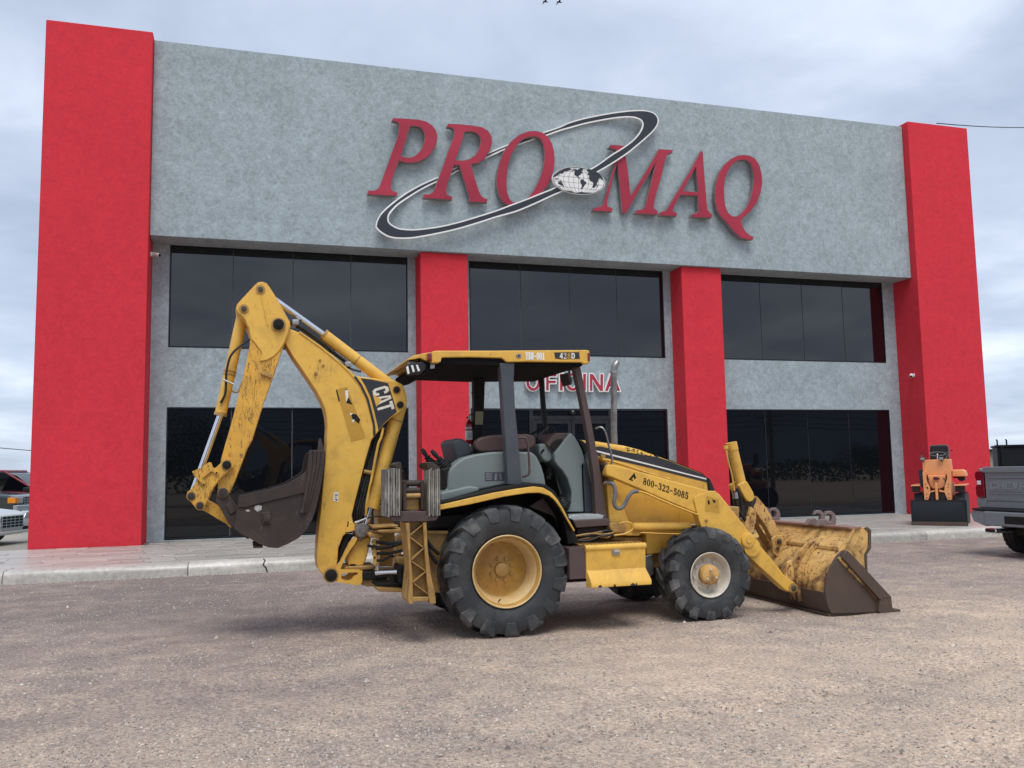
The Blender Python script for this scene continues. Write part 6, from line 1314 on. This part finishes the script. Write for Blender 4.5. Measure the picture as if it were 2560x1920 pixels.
hose('tilt_hose', [K('L', 270, 900, YL-.14), K('L', 330, 1060, YL-.12), K('L', 350, 1250, YL-.1)], .018, 'hose', bh, n=8)
MB().tube([K('L', 235, 960, YL-.13), K('L', 250, 1060, YL-.13)], .034, 10).build('hose_fitting', 'steel', bh, smooth=True)
cyl_between('guide_rod', K('L', 480, 1370, YL-.02), K('L', 540, 1620, YL-.02), .022, 'chrome', bh)
MB().tube([(K('E', 1823, 1235, -11.8).x, -11.66, K('E', 1823, 1235, -11.8).z), (K('E', 1823, 1235, -11.8).x, 2*YM+11.66, K('E', 1823, 1235, -11.8).z)], .07, 16).build('arm_cross_tube', 'yellow_dirty', bh, smooth=True)
# ================================================================== OTHER MACHINES AND VEHICLES
# ---- small orange crawler dozer on the pavement
ORG = M['orange'] = worn('orange_paint', (0.86, 0.37, 0.15), (0.80, 0.33, 0.13), chips=.08, scratch=.1, dirt=.25, rough=.45)
BLADE = M['blade'] = worn('dozer_blade_paint', (0.013, 0.016, 0.021), (0.018, 0.021, 0.026), chip=(.10, .08, .06), chips=.08, scratch=.15, dirt=.2, dirtcol=(.06, .05, .045), rough=.5)
BLADE.node_tree.nodes['Principled BSDF'].inputs['Specular IOR Level'].default_value = 0.25
dz = thing('small_dozer', 'small orange crawler dozer with black blade standing on the pavement', 'dozer', (10.66, -3.82, PZ+.002), math.atan2(-.74, .67))
dz.scale = (.86, .9, 1.0)
S9 = 509.0
def g(x, y): return ((x-750)/S9, (1178-y)/S9)
def gp(pts): return [g(x, y) for x, y in pts]
bp = [(-.02, .0), (-.045, .12), (-.05, .25), (-.035, .40), (.0, .555), (.02, .565), (-.01, .40), (-.02, .25), (-.015, .12), (.02, .0)]
mb = MB(); n = len(bp)
mb.add([(-.655, y, z) for y, z in bp]+[(.655, y, z) for y, z in bp], [tuple(range(n)), tuple(reversed(range(n, 2*n)))]+[(i, n+i, n+(i+1) % n, (i+1) % n) for i in range(n)])
bl = mb.build('blade', BLADE, dz, bevel=.006)
MB().box(-.655, .655, -.062, -.022, .002, .085).build('cutting_edge', 'brown_bucket', bl, bevel=.006)
MB().box(-.655, .655, -.008, .03, .545, .572).build('top_rail', BLADE, bl, bevel=.006)
for s in (-1, 1):
    MB().box(s*.655-.012, s*.655+.012, -.06, .03, .0, .57).build('end_plate', BLADE, bl, bevel=.004)
    # crawler tracks with fenders
    tk = MB(); pth = [(-.0, .0), ]
    trk = []
    for k in range(36):
        a = 2*math.pi*k/36; yy = .95+.62*math.cos(a); zz = .36+.34*math.sin(a); yy = .95+(.42 if math.cos(a) > 0 else -.42)+.34*math.cos(a); trk.append((yy, zz))
    m_ = len(trk); x0, x1 = s*.50-.11, s*.50+.11
    tk.add([(x0, y, z) for y, z in trk]+[(x1, y, z) for y, z in trk], [tuple(range(m_)), tuple(reversed(range(m_, 2*m_)))]+[(i, m_+i, m_+(i+1) % m_, (i+1) % m_) for i in range(m_)])
    track = tk.build('track', 'tyre', dz)
    sh = MB()
    for k in range(0, 36):
        y, z = trk[k]; dy, dz_ = (y-.95-(.42 if y > .95 else -.42)), z-.36; L_ = math.hypot(dy, dz_) or 1; ny, nz = dy/L_, dz_/L_
        sh.box(x0-.008, x1+.008, y-.012+ny*.008, y+.012+ny*.008, z-.012+nz*.012, z+.012+nz*.012)
    o = sh.build('track_shoes', 'lug', track); o['kind'] = 'stuff'
    xa, xb = (g(418, 0)[0], g(530, 0)[0]) if s < 0 else (g(945, 0)[0], g(1078, 0)[0])
    fd = MB().box(xa, xb, .12, 1.5, g(0, 728)[1], g(0, 714)[1]).build('track_fender', ORG, dz, bevel=.008)
    MB().box(xa+.01, xb-.01, .25, .29, g(0, 800)[1], g(0, 728)[1]-.001).build('fender_apron', 'brown', fd, bevel=.004)
    # front uprights with gusset plates
    up = [(575, 560), (612, 560), (612, 640), (655, 740), (655, 785), (722, 768), (722, 790), (656, 800), (625, 885), (578, 885)]
    if s > 0: up = [(1485-x, y) for x, y in up]
    holes = [ell(*g(x if s < 0 else 1485-x, y), .018, .016, 12) for x, y in ((605, 710), (608, 745), (608, 820), (608, 865))]
    MB().prism(gp(up), .10, .14, holes).build('front_plate', ORG, dz)
    MB().box(g(575 if s < 0 else 870, 0)[0], g(612 if s < 0 else 908, 0)[0], .141, .55, g(0, 885)[1], g(0, 560)[1]).build('side_rail', ORG, dz, bevel=.006)
    lp = g(580 if s < 0 else 810, 410); lg = MB().box(lp[0]-.062, lp[0]+.062, .20, .27, lp[1]-.038, lp[1]+.038).build('headlight', 'blackplastic', dz, bevel=.008)
    MB().box(lp[0]-.05, lp[0]+.05, .192, .199, lp[1]-.028, lp[1]+.028).build('lens', 'lens', lg)
    MB().tube([(lp[0], .24, lp[1]-.038), (lp[0], .26, lp[1]-.07)], .012, 6).build('stem', 'print', lg)
    hx = 1 if s < 0 else -1; cc = [(650, 640), (632, 670), (636, 710), (625, 750), (640, 770)] if s < 0 else [(820, 640), (845, 665), (842, 710), (825, 755), (815, 770)]
    hose('hydraulic_hose', [(g(x, y)[0], .13-.03*(i % 2), g(x, y)[1]) for i, (x, y) in enumerate(cc)], .014, 'hose', dz)
MB().prism(gp([(567, 428), (600, 424), (905, 418), (912, 560), (905, 605), (610, 600), (567, 560)]), .30, .95, []).build('engine_cover', ORG, dz, bevel=.015)
MB().prism(gp([(625, 600), (850, 605), (842, 700), (815, 745), (780, 762), (690, 762), (655, 740), (640, 690)]), .22, .9, []).build('radiator_housing', ORG, dz, bevel=.02)
MB().box(g(575, 0)[0], g(905, 0)[0], .142, .30, g(0, 885)[1], g(0, 800)[1]).build('front_cross_member', 'brown', dz, bevel=.01)
MB().box(g(722, 0)[0], g(750, 0)[0], .02, .14, g(0, 885)[1], g(0, 690)[1]).build('lift_link', ORG, dz, bevel=.006)
em = MB().prism(ell(*g(735, 640), .085, .035, 20), .16, .20).build('emblem', 'redlens', dz, bevel=.006)
MB().prism(ell(*g(735, 645), .03, .025, 12), .10, .159).build('pivot', 'brown', dz, bevel=.004)
MB().prism(gp([(512, 545), (545, 535), (572, 560), (572, 740), (548, 750), (520, 700)]), .3, .9).build('side_shield', 'black', dz, bevel=.01)
st_ = MB().prism(gp([(640, 270), (655, 254), (845, 254), (866, 275), (866, 425), (632, 425)]), 1.0, 1.12).build('seat_back', 'blackplastic', dz, bevel=.03, seg=3)
MB().prism(gp([(630, 268), (650, 244), (850, 244), (872, 270), (872, 425), (866, 425), (866, 275), (845, 254), (655, 254), (640, 270), (632, 425), (626, 425)]), 1.02, 1.10).build('seat_piping', 'hosegrey', st_)
MB().box(g(632, 0)[0], g(866, 0)[0], .75, 1.1, g(0, 470)[1], g(0, 425)[1]).build('seat_cushion', 'blackplastic', dz, bevel=.02)
cw = g(745, 355); sw = MB().tube([(cw[0]+.20*math.cos(2*math.pi*k/28), .62+.13*math.sin(2*math.pi*k/28), cw[1]+.045*math.sin(2*math.pi*k/28)) for k in range(29)], .011, 6, cap=False).build('steering_wheel', 'hosegrey', dz, smooth=True)
MB().tube([(cw[0], .62, cw[1]), (cw[0], .55, cw[1]-.12)], .02, 8).build('steering_post', 'steel', sw)
for (a, b2) in (((552, 400), (556, 345)), ((862, 380), (878, 318)), ((850, 395), (930, 322))):
    p0, p1 = g(*a), g(*b2); lv = MB().tube([(p0[0], .5, p0[1]-.04), (p1[0], .5, p1[1])], .008, 6).build('lever', 'steel', dz)
    MB().tube([(p1[0], .5, p1[1]-.012), (p1[0]+.004, .5, p1[1]+.018)], .02, 10).build('knob', 'print', lv, smooth=True)
tkx = MB().prism(gp([(915, 545), (1040, 543), (1072, 562), (1088, 622), (915, 622)]), .55, 1.2).build('fuel_tank', ORG, dz, bevel=.02)
MB().prism(gp([(922, 622), (1055, 622), (1055, 665), (1030, 680), (990, 672), (975, 645), (922, 642)]), .62, 1.1).build('tank_bracket', 'print', dz, bevel=.01)
MB().box(-.30, .30, .5, 1.4, .25, .95).build('hull', ORG, dz, bevel=.02)

# ---- grey pickup, tail towards the yard
TG_ = M['truckgrey'] = plain('grey_metallic_paint', (0.19, 0.21, 0.228), 0.38, metal=0.0, var=0.03, coat=0.35)
tk_ = thing('pickup_truck', 'dark grey pickup truck seen from its tailgate beside the kerb', 'pickup', (8.0, -8.65, 0), 0.0)
def xprism(pts, x0, x1):
    """outline in (y, z), pushed along x"""
    n = len(pts); m_ = MB(); m_.add([(x0, y, z) for y, z in pts]+[(x1, y, z) for y, z in pts], [tuple(range(n)), tuple(reversed(range(n, 2*n)))]+[(i, n+i, n+(i+1) % n, (i+1) % n) for i in range(n)]); return m_
tg = xprism([(-.80, .93), (.80, .93), (.80, 1.44), (.78, 1.50), (-.78, 1.50), (-.80, 1.44)], .0, .07).build('tailgate', TG_, tk_, bevel=.02, seg=3)
xprism([(-.80, 1.425), (.80, 1.425), (.80, 1.50), (.77, 1.525), (-.77, 1.525), (-.80, 1.50)], -.035, .06).build('spoiler_lip', TG_, tg, bevel=.012, seg=3)
# recessed centre panel: raised surround made of bars
for (y0, y1, z0, z1, d) in ((-.72, .72, 1.33, 1.36, -.018), (-.72, .72, 1.06, 1.08, -.012)):
    MB().box(d, .001, y0, y1, z0, z1).build('pressing', TG_, tg, bevel=.008, seg=3)
xprism([(-.70, 1.10), (.70, 1.10), (.62, 1.31), (-.62, 1.31)], -.010, .001).build('name_panel', TG_, tg, bevel=.006, seg=3)
def block_letters(text, y0, z0, h, w, gap, par, mat, x, th):
    SH = {'C': [[(1, .72), (1, 1), (0, 1), (0, 0), (1, 0), (1, .28), (.78, .28), (.78, .2), (.22, .2), (.22, .8), (.78, .8), (.78, .72)]],
          'H': [[(0, 0), (.24, 0), (.24, .4), (.76, .4), (.76, 0), (1, 0), (1, 1), (.76, 1), (.76, .6), (.24, .6), (.24, 1), (0, 1)]],
          'E': [[(0, 0), (1, 0), (1, .2), (.24, .2), (.24, .41), (.9, .41), (.9, .59), (.24, .59), (.24, .8), (1, .8), (1, 1), (0, 1)]],
          'V': [[(.38, 0), (.62, 0), (1, 1), (.76, 1), (.5, .28), (.24, 1), (0, 1)]], 'Y': [[(.38, 0), (.62, 0), (.62, .4), (1, 1), (.74, 1), (.5, .6), (.26, 1), (0, 1), (.38, .4)]],
          'R': [[(0, 0), (.24, 0), (.24, .38), (.5, .38), (.74, 0), (1, 0), (.72, .42), (1, .55), (1, 1), (0, 1)], [(.24, .58), (.24, .8), (.78, .8), (.78, .58)]],
          'O': [[(0, 0), (1, 0), (1, 1), (0, 1)], [(.22, .2), (.22, .8), (.78, .8), (.78, .2)]], 'L': [[(0, 0), (1, 0), (1, .2), (.24, .2), (.24, 1), (0, 1)]],
          'T': [[(.38, 0), (.62, 0), (.62, .8), (1, .8), (1, 1), (0, 1), (0, .8), (.38, .8)]], 'N': [[(0, 0), (.24, 0), (.24, .62), (.74, 0), (1, 0), (1, 1), (.76, 1), (.76, .38), (.26, 1), (0, 1)]]}
    for k, ch in enumerate(text):
        lp = SH[ch]; m_ = MB(); m_.prism([(q[0]*w, q[1]*h) for q in lp[0]], x, x+th, [[(q[0]*w, q[1]*h) for q in hh] for hh in lp[1:]])
        m_.v = [(v[1], y0-(k*(w+gap)+v[0]), z0+v[2]) for v in m_.v]; m_.build('letter', mat, par)
TG2 = M['truckgrey2'] = plain('grey_emboss_paint', (0.235, 0.26, 0.28), 0.35, metal=0.0, var=0.03, coat=0.4)
block_letters('CHEVROLET', .66, 1.145, .115, .128, .022, tg, TG2, -.019, .0085)
block_letters('CHEYENNE', .72, .965, .038, .042, .016, tg, TG2, -.006, .005)
for s in (1, -1):
    lamp = xprism([(s*.81, .99), (s*.97, .99), (s*1.0, 1.04), (s*1.0, 1.17), (s*.965, 1.22), (s*.965, 1.27), (s*1.0, 1.33), (s*1.0, 1.42), (s*.96, 1.45), (s*.81, 1.45)], -.015, .16).build('tail_light', 'redlens', tk_, bevel=.012, seg=3)
    MB().box(-.022, -.014, min(s*.87, s*.95), max(s*.87, s*.95), 1.215, 1.285).build('reverse_lens', 'white', lamp, bevel=.004)
    xprism([(s*.80, .82), (s*1.0, .82), (s*1.0, .985), (s*.80, .985)], .0, .5).build('corner_panel', TG_, tk_, bevel=.01)
    xprism([(s*.70, .50), (s*.98, .58), (s*1.03, .70), (s*1.0, .77), (s*.72, .77)], -.14, .25).build('bumper_corner', TG_, tk_, bevel=.03, seg=3)
    et = xprism([(s*.52, .395), (s*.74, .40), (s*.76, .43), (s*.74, .475), (s*.52, .475), (s*.50, .435)], -.12, .3).build('exhaust_tip', 'chrome', tk_, bevel=.01)
    xprism([(s*.535, .41), (s*.73, .412), (s*.73, .462), (s*.535, .462)], -.124, -.119).build('exhaust_bore', 'print', et)
    MB().box(.07, 2.0, min(s*.94, s*1.0), max(s*.94, s*1.0), .80, 1.50).build('bed_side', TG_, tk_, bevel=.02)
    for (xx) in (.86, 4.6):
        wv = MB().lathe([(s*.14, .0001), (s*.14, .22), (s*.10, .25), (-s*.1, .25)], (xx, s*.84, .40), 28).build('wheel', 'steel', tk_, smooth=True)
        MB().lathe([(-.135, .24), (-.14, .34), (-.12, .395), (0, .405), (.12, .395), (.14, .34), (.135, .24)], (xx, s*.84, .40), 40).build('tyre', 'cartyre', wv, smooth=True)
        gr = MB()
        for k in range(30):
            a = 2*math.pi*k/30
            for y in (-.08, 0, .08):
                c_ = Vector((xx+.405*math.cos(a), s*.84+y, .40+.405*math.sin(a))); r_ = Vector((math.cos(a), 0, math.sin(a))); t_ = Vector((-math.sin(a), 0, math.cos(a)))
                gr.add([c_+t_*p+Vector((0, q, 0))+r_*w_ for w_ in (-.01, .008) for p, q in ((-.03, -.03), (.03, -.03), (.03, .03), (-.03, .03))], [(0, 3, 2, 1), (4, 5, 6, 7), (0, 1, 5, 4), (1, 2, 6, 5), (2, 3, 7, 6), (3, 0, 4, 7)])
        gr.v = [(v[0], v[1], max(.003, v[2])) for v in gr.v]
        o = gr.build('tread_blocks', 'cartyre', wv); o['kind'] = 'stuff'
xprism([(-.72, .52), (.72, .52), (.72, .77), (-.72, .77)], -.16, .10).build('bumper', TG_, tk_, bevel=.03, seg=3)
MB().box(-.168, -.155, -.28, .28, .57, .70).build('bumper_recess', 'print', tk_, bevel=.01)
MB().box(-.15, .05, -.98, .98, .775, .815).build('bumper_pad', 'blackplastic', tk_, bevel=.015)
MB().box(.005, .09, -.798, .798, .82, .925).build('rear_sill', TG_, tk_, bevel=.01)
MB().box(.3, 5.6, -.5, .5, .35, .60).build('underbody', 'print', tk_, bevel=.02)
MB().box(.10, 2.0, -.93, .93, .80, .87).build('bed_floor', 'print', tk_)
def side_prism(pts, y0, y1, nm, mt, par, bv): return MB().prism(pts, y0, y1).build(nm, mt, par, bevel=bv, seg=3)
side_prism([(2.0, .55), (5.75, .45), (5.8, .95), (5.6, 1.12), (4.3, 1.20), (2.0, 1.20)], -.99, .99, 'cab_body', TG_, tk_, .06)
side_prism([(2.05, 1.18), (4.3, 1.18), (3.55, 1.82), (2.25, 1.86)], -.86, .86, 'cabin', GLASS, tk_, .05)
side_prism([(2.2, 1.82), (3.6, 1.80), (3.4, 1.90), (2.3, 1.91)], -.82, .82, 'roof', TG_, tk_, .04)

# ---- cars parked beyond the left end of the building
def car(name, label, loc, ang, paint, kind):
    t = thing(name, label, 'car' if kind != 'truck' else 'pickup', loc, ang)
    if kind == 'sedan':
        body = [(0.0, .28), (.03, .50), (-.06, .72), (-.30, .80), (-1.30, .93), (-2.0, .95), (-4.0, 1.0), (-4.75, .95), (-4.85, .60), (-4.75, .30), (-.2, .22)]; cab = [(-1.25, .93), (-2.05, 1.36), (-3.2, 1.42), (-4.1, 1.0)]; hw = .90; wx = (-.95, -3.85); r = .33
    elif kind == 'truck':
        body = [(0.0, .55), (.02, .85), (-.05, 1.06), (-.30, 1.12), (-1.40, 1.20), (-3.0, 1.20), (-5.0, 1.20), (-5.1, .60), (-.2, .48)]; cab = [(-1.45, 1.19), (-1.95, 1.68), (-3.0, 1.72), (-3.2, 1.19)]; hw = .88; wx = (-.95, -4.0); r = .38
    else:
        body = [(0.0, .38), (.03, .68), (-.08, .92), (-.40, 1.02), (-1.15, 1.14), (-2.0, 1.18), (-4.2, 1.22), (-4.5, 1.1), (-4.55, .45), (-.2, .34)]; cab = [(-.95, 1.12), (-1.75, 1.76), (-2.2, 1.88), (-3.9, 1.92), (-4.4, 1.22)]; hw = .89; wx = (-.85, -3.6); r = .33
    b = side_prism(body, -hw, hw, 'body', paint, t, .09)
    side_prism(cab, -hw+.12, hw-.12, 'cabin_glass', GLASS, t, .04)
    top = sorted(cab, key=lambda p: -p[1])[:2]; top.sort()
    MB().box(top[0][0]-.05, top[1][0]+.05, -hw+.13, hw-.13, min(top[0][1], top[1][1])-.03, max(top[0][1], top[1][1])+.02).build('roof', paint, t, bevel=.03)
    for s in (-1, 1):
        for q in (cab[0], cab[-1]):
            pk = top[1] if q == cab[0] else top[0]
            MB().tube([(q[0], s*(hw-.11), q[1]), (pk[0], s*(hw-.13), pk[1])], .035, 8).build('pillar', paint, t)
        for xx in wx:
            wv = MB().lathe([(s*.10, .0001), (s*.10, r*.6), (s*.08, r*.66), (-s*.08, r*.66)], (xx, s*(hw-.09), r), 24).build('wheel', 'steel', t, smooth=True)
            MB().lathe([(-.10, r*.64), (-.105, r*.85), (-.09, r*.98), (.09, r*.98), (.105, r*.85), (.10, r*.64)], (xx, s*(hw-.09), r), 32).build('tyre', 'cartyre', wv, smooth=True)
        mir = MB().box(cab[0][0]-.45, cab[0][0]-.22, min(s*hw, s*(hw+.2)), max(s*hw, s*(hw+.2)), cab[0][1]+.03, cab[0][1]+.20).build('door_mirror', 'blackplastic', t, bevel=.04, seg=3)
        if kind == 'truck':
            MB().box(-.03, .035, min(s*.46, s*.70), max(s*.46, s*.70), .86, 1.03).build('headlight', 'lens', t, bevel=.01)
            MB().box(-.22, .03, min(s*.705, s*.90), max(s*.705, s*.90), .86, 1.03).build('turn_signal', 'amber', t, bevel=.01)
        else:
            z0 = .62 if kind == 'sedan' else .72
            xprism([(s*.58, z0), (s*.88, z0), (s*.90, z0+.18), (s*.66, z0+.13)], -.25, .0).build('headlight', 'lens', t, bevel=.02)
            MB().box(-.02, .032, min(s*.5, s*.80), max(s*.5, s*.80), .34, .42).build('lower_vent', 'print', t, bevel=.01)
    gw, gz0, gz1 = (.44, .42, .70) if kind == 'sedan' else ((.42, .84, 1.05) if kind == 'truck' else (.4, .58, .74))
    gr = MB().box(.005, .04, -gw, gw, gz0, gz1).build('grille', 'print', t, bevel=.006)
    for k in range(6):
        MB().box(.038, .05, -gw+2*gw*k/5-.012, -gw+2*gw*k/5+.012, gz0, gz1).build('grille_bar', 'chrome', gr)
    for k in range(5):
        zz = gz0+(gz1-gz0)*k/4; MB().box(.039, .052, -gw, gw, zz-.008, zz+.008).build('grille_bar', 'chrome', gr)
    if kind == 'truck':
        MB().box(-.05, .12, -.90, .90, .62, .80).build('bumper', 'chrome', t, bevel=.03, seg=3); MB().box(-.05, .10, -.85, .85, .44, .615).build('valance', 'blackplastic', t, bevel=.02)
    else: MB().box(-.1, .06, -hw+.02, hw-.02, .26, .34).build('lower_lip', paint, t, bevel=.02)
    return t
WHP = plain('white_car_paint', (0.62, 0.63, 0.62), 0.25, var=0.02, coat=0.8); DGP = plain('dark_green_car_paint', (0.03, 0.038, 0.038), 0.22, var=0.05, coat=0.8); RDP = plain('dark_red_car_paint', (0.26, 0.025, 0.045), 0.25, var=0.05, coat=0.8)
cs_ = K('d', 24, 1120, 4.4)
car('white_sedan', 'white sedan with egg crate grille parked left of the building', (cs_.x, 4.4, .012), R(-18), WHP, 'sedan')
car('dark_pickup', 'dark green pickup with amber turn signals behind the white sedan', (-10.9, 11.6, .012), R(-18), DGP, 'truck')
cr_ = K('d', 28, 1015, 15.0)
car('red_car', 'dark red car at the far left behind the dark pickup', (cr_.x+2.1, 15.0, .012), R(-14), RDP, 'van')

# ---- black dump body and little guard hut beyond the right end
BX = plain('black_dump_paint', (0.014, 0.016, 0.02), 0.6, var=0.25, scale=1.5, spec=0.15)
pl = K('d', 2153, 962, 4.0)
bxo = thing('dump_body', 'black steel dump body standing behind the grey pickup', 'dump body', (pl.x, 4.0, 0), math.atan2(-.66, .75))
MB().box(0, 5.2, 0, 2.2, .75, pl.z-.06).build('box', BX, bxo, bevel=.03)
MB().box(-.04, 5.24, -.04, 2.24, pl.z-.06, pl.z+.01).build('rim', BX, bxo, bevel=.015)
for k in range(7): MB().box(.1+.8*k, .2+.8*k, -.05, -.001, .75, pl.z-.061).build('rib', BX, bxo, bevel=.01)
for x in (.02, .30): MB().tube([(x, -.02, pl.z), (x, -.02, pl.z+.16), (x-.03, -.02, pl.z+.20)], .025, 8).build('hook', BX, bxo)
for x in (.8, 1.9, 4.2):
    for y in (.2, 2.0): MB().lathe([(-.13, .2), (-.13, .42), (-.1, .48), (.1, .48), (.13, .42), (.13, .2)], (x, y, .49), 28).build('wheel', 'cartyre', bxo, smooth=True)
MB().box(.0, 5.0, .6, 1.6, .5, .749).build('chassis', 'print', bxo)
ph = K('d', 2142, 973, 10.0)
hut = thing('guard_hut', 'small tan hut with a dark doorway beside the black dump body', 'hut', (ph.x-.9, 10.0, 0), R(-40))
TAN = plain('tan_plaster', (0.42, 0.36, 0.27), .85, var=.15, scale=2)
MB().box(0, 1.15, 0, .2, 0, ph.z-.05).build('wall', TAN, hut); MB().box(1.95, 3.2, 0, .2, 0, ph.z-.05).build('wall', TAN, hut); MB().box(1.15, 1.95, 0, .2, 1.98, ph.z-.05).build('lintel', TAN, hut)
MB().box(0, 3.2, .201, 2.5, 0, ph.z-.05).build('body', 'brown_smooth', hut); MB().box(-.15, 3.35, -.2, 2.6, ph.z-.05, ph.z+.05).build('roof', 'black', hut, bevel=.01)
MB().box(1.08, 1.15, -.03, -.001, 0, 2.05).build('door_frame', 'white', hut); MB().box(1.95, 2.02, -.03, -.001, 0, 2.05).build('door_frame', 'white', hut)

# ---- wires, poles and trees: in the sky at the sides and mirrored in the panes
WOOD = plain('weathered_pole', (0.13, 0.10, 0.08), .9, var=.25, scale=6)
VY = 1.56
def pole(px, Yp, vtop, label):
    p = K('d', px, vtop, VY-Yp)
    t = thing('utility_pole', label, 'pole', (p.x, Yp, 0), group='utility poles behind the photographer')
    MB().tube([(0, 0, 0), (0, 0, p.z*.5), (0, 0, p.z)], [.16, .14, .11], 14).build('shaft', WOOD, t, smooth=True)
    MB().box(-1.1, 1.1, -.16, -.05, p.z-.62, p.z-.50).build('cross_arm', WOOD, t, bevel=.01)
    for x in (-.95, -.4, .4, .95): MB().lathe([(0, .03), (.05, .05), (.10, .045), (.14, .02), (.14, .0001)], (x, -.105, p.z-.50), 10, axis='Z').build('insulator', 'hosegrey', t, smooth=True)
    MB().tube([(-.35, -.05, p.z-1.9), (-.35, -.05, p.z-.95)], .24, 18).build('transformer', 'hosegrey', t, bevel=.03)
    return p
p1 = pole(1658, -30.0, 884, 'wooden utility pole with transformer reflected in the right ground floor window')
def wire(name, a, b2, sag, r, label, par=None, group=None):
    a = Vector(a); b2 = Vector(b2); pts = [a.lerp(b2, k/16)+Vector((0, 0, -4*sag*(k/16)*(1-k/16))) for k in range(17)]
    o = MB().tube(pts, r, 5).build(name, 'print', None); tag(o, label, 'wire', group); return o
for k, (dz_, lab) in enumerate(((-.36, 'upper overhead wire mirrored across the ground floor windows'), (-.80, 'middle overhead wire mirrored across the ground floor windows'), (-1.1, 'lower overhead wire mirrored across the ground floor windows'))):
    wire('overhead_wire', (p1.x-55, -30.1, p1.z+dz_), (p1.x, -30.1, p1.z+dz_), .55, .022, lab+' left of the pole', group='overhead wires behind the photographer')
    wire('overhead_wire', (p1.x, -30.1, p1.z+dz_), (p1.x+45, -30.1, p1.z+dz_), .55, .022, lab+' right of the pole', group='overhead wires behind the photographer')
q0 = K('d', 2089, 274, .9); q1 = K('d', 2330, 268, 9.0)
wire('roof_cable', (15.82, .9, q0.z), q1, .15, .016, 'thin cable leaving the top of the rightmost red column')
w0 = K('d', -400, 930, 60); w1 = K('d', 700, 1010, 60); a0 = K('d', -30, 957, 60); a1 = K('d', 75, 966, 60); dd = (a1-a0)
wire('roadside_cable', a0-dd*8, a0+dd*9, .3, .03, 'thin cable low in the sky left of the building')
MB().tube([(K('d', 1943, 266, .3).x, .3, ZT-.02), (K('d', 1943, 266, .3).x, .3, ZT+.10)], .012, 6).build('roof_spike', 'steel', bld)
LEAF = M['leaf'] = plain('dark_leaves', (0.045, 0.075, 0.03), .7, var=.4, scale=3)
def tree(px, Yt, vtop, w, label, seed):
    p = K('d', px, vtop, VY-Yt); rg = random.Random(seed); h = p.z
    t = thing('tree', label, 'tree', (p.x, Yt, 0), group='trees behind the photographer')
    MB().tube([(0, 0, 0), (.1, .05, h*.3), (.05, 0, h*.55)], [.16, .12, .07], 10).build('trunk', WOOD, t, smooth=True)
    br = MB()
    for k in range(6):
        a = rg.uniform(0, 6.28); br.tube([(.08, .03, h*rg.uniform(.25, .45)), (w*.35*math.cos(a), w*.35*math.sin(a), h*rg.uniform(.5, .75))], [.06, .02], 6)
    o = br.build('limbs', WOOD, t); o['kind'] = 'stuff'
    vs = []; fs = []
    cl = [(Vector((rg.gauss(0, w*.30), rg.gauss(0, w*.30), h*rg.uniform(.42, .88))), w*rg.uniform(.14, .27)) for _ in range(26)]
    for _ in range(3600):
        c, r_ = rg.choice(cl); v = Vector((rg.gauss(0, 1), rg.gauss(0, 1), rg.gauss(0, .8))).normalized()*r_*rg.uniform(.5, 1.05)+c
        a = Vector((rg.gauss(0, 1), rg.gauss(0, 1), rg.gauss(0, 1))).normalized()*.09; b2 = a.cross(Vector((rg.gauss(0, 1), rg.gauss(0, 1), rg.gauss(0, 1)))).normalized()*.05
        o_ = len(vs); vs += [v-a, v+b2, v+a, v-b2]; fs.append((o_, o_+1, o_+2, o_+3))
    o = link('crown', mesh(vs, fs), LEAF, t); o['kind'] = 'stuff'
tree(425, -27, 903, 4.0, 'dark leafy tree mirrored in the left ground floor window', 1); tree(1000, -60, 945, 4.5, 'distant leafy tree mirrored low beside the first red column', 2)
tree(1880, -52, 962, 3.6, 'distant leafy tree mirrored in the right end of the ground floor window', 3)
rg = random.Random(21); vs = []; fs = []
for _ in range(26000):
    x = rg.uniform(-90, 120); hh = 1.2+1.5*(noise.noise(Vector((x*.12, 3, 0)))+.5)+.6*noise.noise(Vector((x*.7, 1, 0)))
    v = Vector((x, -58+rg.uniform(-2.5, 2.5), max(.05, hh)*rg.random()**.7)); a = Vector((rg.gauss(0, 1), rg.gauss(0, 1), rg.gauss(0, 1))).normalized()*.20; b2 = a.cross(Vector((rg.gauss(0, 1), rg.gauss(0, 1), rg.gauss(0, 1)))).normalized()*.11
    o_ = len(vs); vs += [v-a, v+b2, v+a, v-b2]; fs.append((o_, o_+1, o_+2, o_+3))
o = link('roadside_scrub', mesh(vs, fs), LEAF); o['kind'] = 'stuff'
# ---- two birds high over the building
for (x, y, lb_) in ((1178, 4, 'left of two small dark birds flying above the building'), (1208, 5, 'right of two small dark birds flying above the building')):
    p = K('d', x, y, 18.0); t = thing('bird', lb_, 'bird', p, group='birds over the building')
    MB().tube([(-.14, 0, 0), (-.06, 0, .01), (.06, 0, .01), (.15, 0, .0)], [.008, .035, .03, .01], 8).build('body', 'print', t, smooth=True)
    for s in (-1, 1):
        MB().add([(-.05, 0, .02), (.05, 0, .02), (.03, s*.16, .075), (-.04, s*.15, .075), (-.06, s*.33, .03), (-.02, s*.30, .04)], [(0, 1, 2, 3), (3, 2, 5, 4)]).build('wing', 'print', t, fix=False)
# ---- litter on the yard
for k, (x, y, c_) in enumerate(((1030, 1482, 'white'), (1493, 1640, 'cream'))): pass
